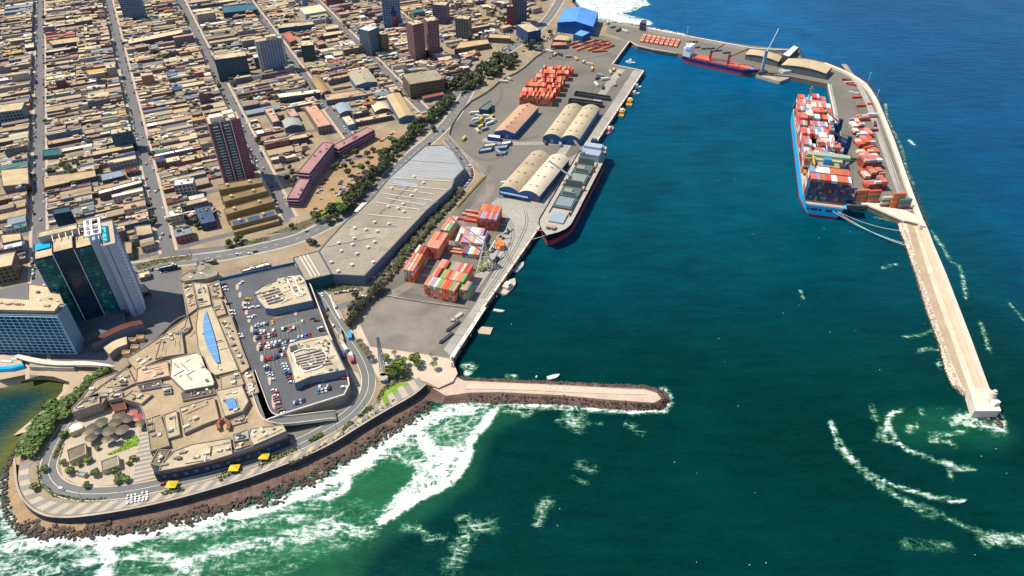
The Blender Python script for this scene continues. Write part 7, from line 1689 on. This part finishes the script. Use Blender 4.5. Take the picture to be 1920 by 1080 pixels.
for n_, (q, h_, rr, fr) in enumerate(lots):
    rc, cn, _ = rnd.choices(PAL, [p[2] for p in PAL])[0]; k_ = rnd.uniform(.82, 1.22); rc = tuple(c * k_ for c in rc); kw = rnd.uniform(1.0, 2.0); wc = tuple(c * kw for c in rnd.choice(WPAL))
    c = cen(q)
    if n_ < 300:
        t = thing("house", "x", "house", (*c, 0), "low houses of the old town"); NH[0] += 1
        w_ = max(math.dist(q[0], q[1]), math.dist(q[1], q[2]))
        gab = rr < .22 and fr is not None
        mb = MB()
        if gab:
            s_, ww, b0, b1_ = fr; rise = ww * .16
            e = [XY(s_ + .1, b0 + .2), XY(s_ + .1, b1_ - .2), XY(s_ + ww - .1, b1_ - .2), XY(s_ + ww - .1, b0 + .2)]
            m0, m1 = XY(s_ + ww / 2, b0), XY(s_ + ww / 2, b1_)
            mb.prism(q, 0, h_, top=False); mb.face([(*e[0], h_), (*m0, h_ + rise), (*e[3], h_)]); mb.face([(*e[1], h_), (*e[2], h_), (*m1, h_ + rise)]); mb.build("wall", M['wall'], t, color=wc)
            mb = MB(); mb.face([(*e[0], h_), (*e[1], h_), (*m1, h_ + rise), (*m0, h_ + rise)]); mb.face([(*e[3], h_), (*m0, h_ + rise), (*m1, h_ + rise), (*e[2], h_)]); mb.build("roof", M['sheet'], t, color=rc)
        else:
            inn = shrink(q, .25); mb.prism(q, 0, h_, top=False); rim = rnd.uniform(.3, .8)
            for i in range(4):
                j = (i + 1) % 4; mb.face([(*q[i], h_), (*q[j], h_), (*inn[j], h_), (*inn[i], h_)]); mb.face([(*inn[i], h_), (*inn[j], h_), (*inn[j], h_ - rim), (*inn[i], h_ - rim)])
            mb.build("wall", M['wall'], t, color=wc)
            mb = MB(); mb.face([(*p, h_ - rim) for p in inn]); mb.build("roof", M['roof'] if rr < .75 else M['sheet'], t, color=rc)
            ang = math.atan2(q[1][1] - q[0][1], q[1][0] - q[0][0])
            for _ in range(rnd.choice([1, 1, 2, 3, 4])):
                p = rnd_in(shrink(q, 1.6)); k = rnd.random(); mb = MB()
                if k < .35: mb.cyl(*p, h_ - rim, .7, 1.4, 8); mb.build("water_tank", M['paint'], t, color=rnd.choice([(.03, .03, .035), (.5, .48, .42), (.03, .1, .25)]))
                elif k < .8: mb.box(*p, h_ - rim, rnd.uniform(2.5, 6), rnd.uniform(2, 3.5), rnd.uniform(1.8, 2.6), ang); mb.build("roof_room", M['roof'], t, color=rnd.choice([TAN, TAN2, hx('#8d8170', .7), hx('#d9cdb4', .8)]))
                else: mb.box(*p, h_ - rim, rnd.uniform(3, 7), rnd.uniform(2, 4), .35, ang); mb.build("sheet_awning", M['sheet'], t, color=rnd.choice([(.3, .3, .3), hx('#a45f48', .7), (.1, .3, .3), hx('#d8cfbf', .8)]))
        # street front: door and windows
        for i in range(4):
            a, b = q[i], q[(i + 1) % 4]
            if facing(a, b) and math.dist(a, b) > 5:
                L_ = math.dist(a, b); mb = MB(); panes(mb, a, b, .4, h_ - .3, max(1, int(h_ / 3)), max(1, int(L_ / 3.2)), .35, .4, .05); mb.build("windows", M['glass'], t, kind="stuff")
        auto(t, "%s %s %s" % ("long" if w_ > 20 else ("small" if w_ < 12 else "mid-sized"), cn, "pitched-roof house" if gab else ("sheet-roofed house" if rr >= .75 else "flat-roofed house")), *c)
    else:
        MASSH.col = wc
        inn = shrink(q, .3); MASSH.prism(q, 0, h_, top=False)
        for i in range(4):
            j = (i + 1) % 4; MASSH.face([(*q[i], h_), (*q[j], h_), (*inn[j], h_), (*inn[i], h_)])
        MASSH.col = rc; MASSH.face([(*p, h_ - .05) for p in inn])
        for _ in range(int(rr * 3.6)):
            p = rnd_in(q); MASSH.col = rnd.choice(WPAL[:3] + [TAN, TAN2, (.05, .05, .06), WHT]); MASSH.box(*p, h_ - .1, rnd.uniform(1.5, 7), rnd.uniform(1.2, 3.4), rnd.uniform(.7, 2.6), GA)
tag(MASSH.build("distant_houses", M['attr']), "far rows of small flat-roofed houses up the hill side of town", kind="stuff")
print("lots", len(lots), "houses", NH[0])

# ------------------------------------------------------------------ street cars
gst = "cars parked along the city streets"
names = {3: "the first street", 4: "the second street", 5: "the third street", 6: "the fourth street", 7: "the fifth street"}
cnt = 0
for si, s0_, s1_, pr in ((3, 500, 860, .28), (4, 612, 860, .26), (5, 618, 860, .3), (6, 735, 880, .26), (7, 760, 900, .2)):
    for sd in (-1, 1):
        s = s0_
        while s < s1_:
            s += U(5.6, 7.5)
            if (s - 604) % 88 < 7 or (s - 604) % 88 > 81: continue
            if R() < pr: car(*XY(s, STREETS[si] + sd * 4.2), .07, GA + math.pi / 2 + (math.pi if sd > 0 else 0) + U(-.04, .04), "parked on " + names[si], gst); cnt += 1
    for _ in range(4): s = U(s0_, s1_); car(*XY(s, STREETS[si] + random.choice([-1.3, 1.3])), .07, GA + math.pi / 2, "driving on " + names[si], gst, name="moving_car")
gl_ = "cars in the lot of the purple hotel"
for a, b, n in (((600, 352), (612, 338), 3), ((596, 362), (601, 358), 2), ((637, 346), (641, 338), 3), ((632, 362), (640, 356), 2), ((634, 367), (655, 346), 6), ((660, 338), (672, 326), 3), ((715, 265), (738, 250), 6), ((603, 373), (608, 376), 1), ((592, 392), (602, 396), 2), ((622, 356), (626, 358), 1)):
    car_row(a, b, n, .05, .3, "on the hotel's earth lot", gl_, 1.0)
for a, b, n in (((516, 300), (570, 288), 14), ((530, 309), (568, 296), 9)):
    car_row(a, b, n, .1, math.radians(118), "in the walled car park behind the supermarket", "cars in the walled car park", .95)
gr_ = "cars queueing on the port access road"
mrl = resample(MR, 6.2)
for i, p in enumerate(mrl[6:-2]):
    q2 = mrl[6 + i + 1] if 6 + i + 1 < len(mrl) else p
    a = math.atan2(q2[1] - p[1], q2[0] - p[0]) if q2 != p else 0
    for sd in (-2.4, 2.4):
        if R() < (.55 if sd < 0 else .22): car(p[0] - math.sin(a) * sd, p[1] + math.cos(a) * sd, .1, a + (math.pi if sd > 0 else 0), "on the port access road", gr_, random.choice(["white", "white", "silver", "red", None, "dark blue"]))
avl = resample(AV, 17); gav = "cars driving on the coast avenue"
for p, q2 in zip(avl[4:46], avl[5:47]):
    a = math.atan2(q2[1] - p[1], q2[0] - p[0])
    for sd in (-4.5, 4.5):
        if R() < .2: car(p[0] - math.sin(a) * sd, p[1] + math.cos(a) * sd, .13, a, "on the coast avenue", gav)
for x_, y_, c_, a_ in ((604, 554, "white", 110), (116, 917, "white", 160), (308, 908, "red", 20), (630, 577, "silver", 100), (614, 581, "dark blue", 100), (613, 593, "red", 100), (625, 612, "white", 100), (447, 478, "white", 10), (469, 477, "white", 10), (682, 557, "white", 15), (631, 551, "silver", 10), (640, 549, "grey", 10), (649, 548, "white", 10), (660, 546, "red", 12), (668, 545, "silver", 15)):
    car(*P(x_, y_), .13, math.radians(a_), "on the roads round the parking deck", "cars on the roads round the parking deck", c_)
for x_, y_, c_, n_ in ((657, 632, (.05, .3, .6), "blue cabbed"), (647, 655, (.7, .7, .68), "white box"), (659, 671, (.72, .7, .66), "white tarpaulined"), (660, 676, (.4, .05, .06), "red"), (643, 668, (.03, .08, .25), "dark blue"), (641, 637, (.4, .35, .25), "tan"), (642, 646, (.42, .38, .3), "beige"), (638, 626, (.2, .2, .2), "grey")):
    o = put("van", VANM, (*P(x_, y_), .13), math.radians(U(100, 125)), (1.4, 1.25, 1.3), color=c_); tag(o, "%s lorry standing on the road beside the parking deck" % n_, "lorry", "lorries beside the parking deck")
# the many cars too far off to pick apart
FC = MB(); FC.col = (.5, .5, .5)
def far_car(x, y, a):
    cn_, cc_, _ = random.choices(CC, [c[2] for c in CC])[0]; FC.col = cc_; FC.box(x, y, .35, 4.3, 1.8, .6, a); FC.col = (.03, .03, .035); FC.box(x, y, .95, 2.3, 1.5, .5, a, 0)
for si, s0_, s1_ in ((2, 620, 1500), (3, 862, 1500), (4, 862, 1450), (5, 862, 1400), (6, 885, 1350), (7, 905, 1300), (8, 1020, 1300)):
    for sd in (-4.2, 4.2):
        s = s0_
        while s < s1_:
            s += U(5.4, 8)
            if R() < .42 and not ((s - 604) % 88 < 6 or (s - 604) % 88 > 82): far_car(*XY(s, STREETS[si] + sd), GA + math.pi / 2)
for x0, y0, x1, y1, n_ in ((470, 15, 500, 60, 20), (800, 190, 860, 140, 40), (862, 160, 990, 60, 90), (900, 90, 970, 55, 60), (985, 95, 1045, 60, 50), (1000, 70, 1040, 110, 26), (60, 505, 85, 470, 20), (380, 420, 410, 395, 24), (235, 520, 330, 500, 20), (565, 160, 600, 190, 20)):
    for _ in range(n_): t_ = R(); far_car(*P(x0 + (x1 - x0) * t_ + U(-9, 9), y0 + (y1 - y0) * t_ + U(-5, 5)), U(-.4, .4) + random.choice([0, 1.5]))
tag(FC.build("distant_cars", M['attr']), "far cars along the streets, too small to tell apart", kind="stuff")
k = 0
for x_, y_ in ((890, 214), (897, 220), (902, 226), (893, 232), (905, 234), (912, 220), (916, 226), (901, 240), (909, 244), (888, 238), (919, 233), (895, 247), (922, 221), (1050, 272), (1022, 269), (892, 226), (925, 227), (1110, 131), (1125, 143), (1120, 148), (1135, 150), (1144, 137), (1160, 140), (1152, 160), (1130, 165), (1118, 160), (1105, 122), (1150, 133), (1000, 90), (1010, 96), (1030, 98), (1040, 104), (870, 262), (935, 288), (960, 340), (950, 345), (1094, 118), (1080, 112), (1066, 108), (1050, 104), (945, 155), (955, 150), (1140, 45), (1148, 52), (1160, 58), (1172, 60)):
    cn_, cc_, _ = random.choices(CC, [c[2] for c in CC])[0]; nm = ["white", "cream", "yellow", "grey", "dark"][k % 5]; cc_ = [(.65, .63, .58), (.5, .45, .33), (.6, .4, .05), (.3, .3, .3), (.06, .07, .09)][k % 5]
    o = put("truck", VANM, (*P(x_, y_), .05), U(0, 6.28), (U(1.4, 2.2), 1.3, 1.35), color=cc_); tag(o, "x", "truck", "trucks and loads in the port yard"); auto(o, nm + " truck in the port yard", *P(x_, y_)); k += 1

# ------------------------------------------------------------------ trees, palms and planting
gt_ = "trees along the coast avenue"
DG = [(.045, .065, .022), (.055, .075, .025), (.07, .085, .03), (.06, .065, .03)]
belt = PL([(610, 420), (640, 402), (665, 380), (688, 352), (708, 330), (730, 302), (752, 280), (775, 258), (795, 238), (812, 222), (830, 205), (850, 190)], 0)
n = 0
for p in resample(belt, 6.5):
    for o_ in (-8, -3.2, 2.2):
        if R() < .7: h = U(6, 11); tree(p[0] + o_ * .8 + U(-2, 2), p[1] + U(-3, 3) - o_ * .6, 0, h, h * .42, "x", group=gt_, tint=random.choice(DG + [GREENS[0]]), phrase="avenue tree"); n += 1
for _ in range(68):
    x_, y_ = U(0, 1), U(0, 1); a = P(*(lambda t: (852 + 112 * t, 172 - 62 * t))(x_)); v_ = U(-16, 16)
    h = U(7, 13); tree(a[0] + v_ * .85, a[1] - v_ * .5, 0, h, h * .45, "x", group="trees of the dark grove above the port yard", tint=random.choice(DG), phrase="grove tree")
for x_, y_ in ((829, 213), (838, 205), (820, 222), (826, 206), (845, 198), (812, 246), (806, 228), (1000, 84), (990, 80), (983, 86), (995, 92), (1012, 88), (1005, 78), (650, 300), (668, 292), (690, 295), (625, 318), (635, 314), (648, 318), (660, 312), (653, 330), (700, 285), (712, 292), (722, 285), (735, 268), (680, 322), (690, 312), (548, 330), (540, 340), (552, 345), (560, 330), (545, 318), (556, 356), (470, 190), (440, 165), (530, 230), (560, 240), (505, 185), (518, 190), (705, 205), (690, 212), (730, 222), (728, 210), (682, 102), (695, 98), (780, 128), (775, 122), (110, 322), (120, 316), (130, 322), (145, 312), (155, 304), (100, 330), (300, 110), (312, 112), (325, 108), (340, 118), (350, 108), (290, 104), (372, 428), (368, 420), (435, 310), (345, 395), (286, 268), (640, 470), (590, 460), (582, 458), (430, 462), (445, 458), (452, 450), (548, 428), (30, 160), (45, 70), (540, 38), (555, 32), (548, 36), (925, 30), (935, 38), (915, 22), (905, 40), (945, 45), (930, 52), (895, 30), (880, 14), (940, 20), (955, 55), (1000, 55), (1030, 66)):
    h = U(5, 9); tree(*P(x_, y_), 0, h, h * .42, "x", group="scattered town trees", tint=random.choice(DG + [GREENS[0]]), phrase="town tree")
for _ in range(75):
    x_, y_ = U(0, 1020), U(10, 460) ** 1.0; p = P(x_, y_)
    if not inside(p, CITY) or any(inside(p, f) for f in FOOT): continue
    s_, b_ = SB(p); b_ = min(STREETS, key=lambda t: abs(t - b_)) + random.choice([-7, 7]); p = XY(s_, b_)
    if R() < .5: p = XY(s_, b_ + U(15, 40))
    h = U(4.5, 8.5); tree(*p, 0, h, h * .45, "x", group="scattered town trees", tint=random.choice(DG + [GREENS[0]]), phrase="town tree")
hedge = PL([(700, 552), (716, 532), (738, 505), (762, 475), (790, 442), (820, 408), (848, 380), (866, 358)], 0)
hedge_q = hedge
for p in resample(hedge, 4.2):
    for o_ in (-2.5, 1.5):
        h = U(3.2, 5.0); tree(p[0] + o_ + U(-1, 1), p[1] - o_ * .6 + U(-1, 1), 0, h, h * .55, "x", name="bushy_tree", group="bushy trees of the port hedge", tint=random.choice([(.14, .14, .07), (.17, .16, .09), (.11, .115, .055)]), phrase="grey green hedge tree")
for x_, y_ in ((656, 612), (660, 606), (666, 598), (664, 590), (672, 586), (678, 580), (684, 573), (690, 568), (696, 562), (703, 556), (708, 550), (668, 578), (660, 600), (668, 560), (715, 545)):
    h = U(6, 9); tree(*P(x_, y_), 0, h, h * .45, "x", group="dark trees beside the gravel lot", tint=random.choice([(.06, .055, .03), (.07, .06, .03), (.05, .05, .022)]), phrase="dark tree by the gravel lot")
for x_, y_, h, pl in ((724, 676, 5.5, 0), (740, 668, 4.5, 1), (758, 684, 6, 1), (778, 680, 8, 0), (784, 690, 5.5, 0), (810, 672, 4.5, 1), (814, 692, 6, 1), (738, 700, 9, 0), (747, 694, 9, 0), (733, 708, 7, 0), (755, 700, 7.5, 0), (742, 706, 7, 0), (765, 706, 3, 0), (752, 710, 3, 0)):
    tree(*P(x_, y_), 0, h, h * .5, "x", name="palm_tree" if pl else "tree", palm=bool(pl), group="trees on the harbour plaza", tint=(.12, .16, .03) if not pl else (.1, .14, .03), phrase=("palm" if pl else "bright green tree") + " on the plaza")
for i, (x_, y_) in enumerate(((676, 652), (681, 660), (686, 668), (692, 676))): tree(*P(x_, y_), 0, 7, 3, ("first", "second", "third", "last")[i] + " thin palm from the gate in the row beside the road bend", name="palm_tree", palm=True, group="palms beside the road bend", tint=(.1, .09, .04))
for x_, y_, h in ((60, 838, 9), (68, 826, 9), (76, 814, 10), (84, 802, 10), (95, 792, 10), (105, 782, 9), (116, 772, 8), (72, 842, 8), (90, 815, 9), (58, 852, 8), (48, 842, 6), (45, 855, 5.5), (40, 848, 5), (128, 762, 8), (140, 752, 7), (152, 740, 7), (165, 728, 7), (176, 716, 7), (190, 706, 6), (198, 698, 6), (52, 826, 6), (100, 770, 8), (120, 785, 7)):
    tree(*P(x_, y_), 0, h * .8, h * .62, "x", name="wind_bent_tree", group="green trees along the lagoon side road", tint=random.choice([(.11, .17, .03), (.09, .14, .028), (.08, .12, .03)]), phrase="bright tree by the lagoon road")
for x_, y_ in ((223, 905), (232, 900), (240, 903), (225, 895), (185, 842), (122, 818), (215, 885), (180, 890), (120, 870), (135, 888), (165, 912), (150, 872), (168, 866), (66, 918), (85, 882), (242, 872), (250, 862)):
    h = U(2.5, 4.5); tree(*P(x_, y_), 0, h, h * .6, "x", name="garden_bush", group="bushes in the plaza gardens", tint=random.choice([(.12, .17, .03), (.1, .13, .03)]), phrase="garden bush")
for nm, pts, lab in (("verge_planting", [(640, 808), (656, 790), (662, 793), (645, 808)], "strip of shrubs by the ramp foot"), ("verge_planting", [(578, 826), (603, 810), (606, 818), (583, 830)], "shrubs between road and banded promenade"), ("verge_planting", [(484, 872), (520, 852), (560, 838), (557, 846), (520, 862), (488, 879)], "long hedge below the sea front block"), ("verge_planting", [(408, 897), (425, 880), (453, 876), (455, 888), (430, 892), (412, 908)], "rounded hedge near the yellow tents"), ("verge_planting", [(302, 924), (342, 914), (346, 920), (306, 930)], "rectangle of grass on the promenade"), ("verge_planting", [(670, 780), (695, 760), (700, 766), (676, 786)], "hedge at the road bend"), ("verge_planting", [(540, 868), (570, 855), (600, 838), (612, 830), (614, 834), (575, 858), (545, 872)], "thin planting beside the sea wall"), ("verge_planting", [(620, 826), (660, 802), (700, 775), (740, 748), (742, 752), (700, 782), (655, 810), (622, 832)], "thin planting on the upper sea wall"), ("verge_planting", [(706, 745), (722, 722), (745, 712), (770, 709), (772, 713), (745, 718), (726, 730), (713, 752), (720, 764), (708, 760)], "shrubs round the crescent lawn"), ("verge_planting", [(68, 872), (74, 874), (80, 905), (104, 926), (150, 935), (200, 934), (196, 938), (150, 940), (100, 932), (74, 910)], "curved hedge outside the road bend"), ("verge_planting", [(608, 536), (640, 532), (682, 540), (680, 546), (640, 546), (614, 550)], "yellow green shrubs below the market hall"), ("verge_planting", [(500, 440), (600, 404), (636, 383), (652, 388), (620, 405), (560, 432)], "planted median of the coast avenue"), ("verge_planting", [(420, 462), (500, 444), (505, 450), (425, 468)], "green median strip near the terraced block"), ("verge_planting", [(252, 498), (290, 486), (360, 478), (358, 486), (300, 494), (260, 508)], "green strip along the avenue near the towers")):
    bush_mass(nm, pts, 110, 1.3, .55, random.choice([(.11, .15, .03), (.09, .12, .03), (.13, .15, .035)]), lab)
sheet("crescent_lawn", [(716, 753), (713, 742), (728, 727), (748, 718), (772, 716), (764, 722), (750, 728), (742, 738), (732, 748), (724, 758)], M['grass'], .14)
pl_ = tag(sheet('rooftop_pool', [(811, 127), (820, 125), (838, 128), (836, 138), (815, 136)], M['pool'], .3), None)
sheet("lawn_strip", [(590, 398), (612, 392), (636, 372), (648, 376), (625, 394), (598, 408)], M['grass'], .1)
# ------------------------------------------------------------------ plaza furniture, monument, tents, tables
mo = thing("monument_tower", "tall thin grey lattice tower standing among the plaza trees", "tower", (*P(719, 700), 0)); x, y = P(719, 700)
mb = MB()
for i in range(4):
    a = i * 1.571 + .5; mb.beam((x + 2.4 * math.cos(a), y + 2.4 * math.sin(a), 0), (x + .7 * math.cos(a), y + .7 * math.sin(a), 36), .5)
mb.build("corner_leg", M['paint'], mo, color=(.3, .33, .35), kind=None)
for k in range(9):
    mb = MB(); z = k * 4; r_ = 2.3 - k * .18
    for i in range(4):
        a, b = i * 1.571 + .5, (i + 1) * 1.571 + .5; mb.beam((x + r_ * math.cos(a), y + r_ * math.sin(a), z), (x + (r_ - .18) * math.cos(b), y + (r_ - .18) * math.sin(b), z + 4), .28)
    mb.build("lattice_stage", M['paint'], mo, color=(.3, .33, .35))
mb = MB(); mb.box(x + 2, y - 6, 0, 4, 8, 3, .2); mb.build("base_block", M['paint'], mo, color=(.12, .18, .26))
for x_, y_, r_ in ((720, 702, 3.2), (719, 708, 4)):
    x0, y0 = P(x_, y_ + 4); mb = MB(); mb.cyl(x0, y0, 0, r_ * .2, 3, 8); mb.cyl(x0, y0, 3, r_, .5, 18, r_ * .9); tag(mb.build("round_canopy", M['pave'], org=(x0, y0, 0)), "%s cream mushroom canopy at the foot of the lattice tower" % ("smaller" if r_ < 3.5 else "larger"), "canopy")
for x_, y_, lb in ((322, 908, "yellow tent by the red car on the sea road"), (495, 855, "yellow tent at the east end of the sea front block"), (439, 877, "yellow tent below the middle of the sea front block")):
    x0, y0 = P(x_, y_, 2.6); t = thing("tent", lb, "tent", (x0, y0, 0), "yellow tents on the sea road"); mb = MB(); k = len(mb.v); c4 = [(x0 - 3.2, y0 - 2.6), (x0 + 3.2, y0 - 2.6), (x0 + 3.2, y0 + 2.6), (x0 - 3.2, y0 + 2.6)]
    for i in range(4): mb.face([(*c4[i], 2.6), (*c4[(i + 1) % 4], 2.6), (x0, y0, 4.2)])
    mb.build("tent_roof", M['paint'], t, color=(.75, .5, .02))
    for cx_, cy_ in c4: mb = MB(); mb.cyl(cx_ * .98 + x0 * .02, cy_ * .98 + y0 * .02, 0, .07, 2.6, 5); mb.build("pole", M['steel'], t)
TBL = MB(); TBL.cyl(0, 0, 0, .12, .75, 6); TBL.cyl(0, 0, .75, .95, .08, 10); TBM = TBL.mesh("table", M['white'])
for r_ in range(4):
    for c_ in range(6):
        if R() < .9: o = put("table", TBM, (*P(240 + c_ * 7.2 + U(-1, 1), 931 + r_ * 4.5 - c_ * 1.4), .2), 0, (.75, .75, 1)); tag(o, "round white table set out on the promenade", "table", "white tables on the promenade")
for x_, y_, w_, d_, lb in ((860, 593, 8, 3, "nearest dark concrete block to the quay gate on the gravel lot"), (851, 612, 13, 2.4, "middle L-shaped dark kerb block on the gravel lot"), (838, 634, 13, 2.4, "seaward L-shaped dark kerb block on the gravel lot")):
    x0, y0 = P(x_, y_); mb = MB(); mb.box(x0, y0, 0, w_, d_, 1.6, math.radians(52)); mb.box(x0 - 4.4, y0 - 5.4, 0, d_, d_, 1.6, 0); tag(mb.build("kerb_block", M['steel'] if w_ > 9 else M['concrete'], org=(x0, y0, 0)), lb, "block")
for x_, y_, h_, lb in ((1286, 76, 20, "tall thin white mast on the cargo pier beside the ship's stern"), (1296, 92, 16, "shorter thin mast right by the ship's white deckhouse"), (1644, 182, 9, "small red topped light pole on the terminal wave wall"), (1628, 152, 11, "light pole where the terminal wall curves")):
    x0, y0 = P(x_, y_); mb = MB(); mb.cyl(x0, y0, 0, .28, h_, 6, .15); mb.box(x0, y0, h_, 1.4, .8, .5); tag(mb.build("light_mast", M['white'], org=(x0, y0, 0)), lb, "mast")
LPM = MB(); LPM.cyl(0, 0, 0, .16, 9, 6, .09); LPM.beam((0, 0, 9), (2.2, 0, 9.2), .12); LPM.box(2.2, 0, 9.05, .9, .3, .15); LPo = LPM.mesh("street_lamp", M['steel'])
for i, p in enumerate(resample(offset(RL, 5.4), 26)):
    o = put("street_lamp", LPo, (*p, 0), U(0, 6)); tag(o, "thin street lamp beside the coast road", "street lamp", "street lamps of the coast road")
for i, p in enumerate(resample(offset(AV, 8.4), 34)[:26]):
    o = put("street_lamp", LPo, (*p, 0), U(0, 6)); tag(o, "thin street lamp beside the coast avenue", "street lamp", "street lamps of the coast avenue")
gm = thing("steel_gateway", "dark steel gangway frame at the root of the jetty", "gateway", (*P(851, 690), 0))
for dx_, dy_ in ((0, 0), (4, 2), (0, 12), (4, 12)): mb = MB(); x0, y0 = P(848 + dx_, 676 + dy_); mb.box(x0, y0, -5, .8, .8, 9); mb.build("post", M['steel'], gm)
mb = MB(); mb.beam((*P(848, 676), 4), (*P(852, 690), 4), .6); mb.build("top_beam", M['steel'], gm)
# ------------------------------------------------------------------ labels that single look-alikes out: nearest landmark, side of it, order by distance
def side(dx, dy):
    s_ = dx * ES[0] + dy * ES[1]; b_ = dx * EB[0] + dy * EB[1]
    if abs(s_) > abs(b_): return "behind" if s_ > 0 else "in front of"
    return "seaward of" if b_ > 0 else "landward of"
ORD = "nearest second third fourth fifth sixth seventh eighth ninth tenth eleventh twelfth thirteenth fourteenth fifteenth sixteenth seventeenth eighteenth nineteenth twentieth".split()
def ordn(i):
    if i < 20: return ORD[i]
    t = ["twenty", "thirty", "forty", "fifty"][min(3, (i + 1) // 10 - 2)]; u_ = (i + 1) % 10
    return (t + "-" + ["", "first", "second", "third", "fourth", "fifth", "sixth", "seventh", "eighth", "ninth"][u_]) if u_ else {20: "twentieth", 30: "thirtieth", 40: "fortieth", 50: "fiftieth"}.get(i + 1, t)
buckets = {}
for o, ph, x, y in AUTO:
    d = sorted((math.hypot(x - lx_, y - ly_), nm, lx_, ly_) for nm, lx_, ly_ in LAND)[0]
    sd_ = side(x - d[2], y - d[3]); buckets.setdefault((ph, d[1], sd_), []).append((d[0], o))
for (ph, nm, sd_), it in buckets.items():
    it.sort(key=lambda t: t[0])
    for i, (dd, o) in enumerate(it):
        lb = "%s %s %s" % (ph, sd_, nm)
        if len(it) > 1: lb += ", %s" % ("nearest" if i == 0 else ordn(i) + " nearest")
        if len(lb.split()) > 16:
            for a, b in (("standing apart ", ""), (" in the yard middle", ""), (" by the gravel lot", ""), (" on the roads round", " round"), (" the outer terminal", " the terminal"), (" of all", ""), (" in the short green topped stack by the quay", " in the short stack"), (" in the tall orange stack below the warehouse", ""), (" in the tall orange stack", ""), (" below the tall orange stack", ""), (" in the end stacks of the outer terminal", " in the end stacks"), (" in the end stacks of the terminal", " in the end stacks"), ("yard shed ", "shed "), ("estate car", "estate"), (", its far part", ""), (" of flats", ""), ("'s middle wing", ""), (" stack, its middle part", " stack"), ("on the hotel's earth lot", "on the earth lot"), (" by the bulk carrier", ""), ("shipping ", ""), (" with the beacon", ""), (" over the mall plaza", " over the plaza"), (" group", ""), (" tiles", ""), (" in the walled car park behind the supermarket", " in the walled car park"), (" below the warehouse", ""), (" by the quay apron", ""), (" inland", ""), ("broad ", ""), ("huge ", "")):
                if len(lb.split()) > 16: lb = lb.replace(a, b)
        o["label"] = lb
print("cars", NCARS[0], "containers", NCONT[0], "objects", len(bpy.data.objects), "long", [o["label"] for o, *_ in AUTO if len(o["label"].split()) > 16][:12])
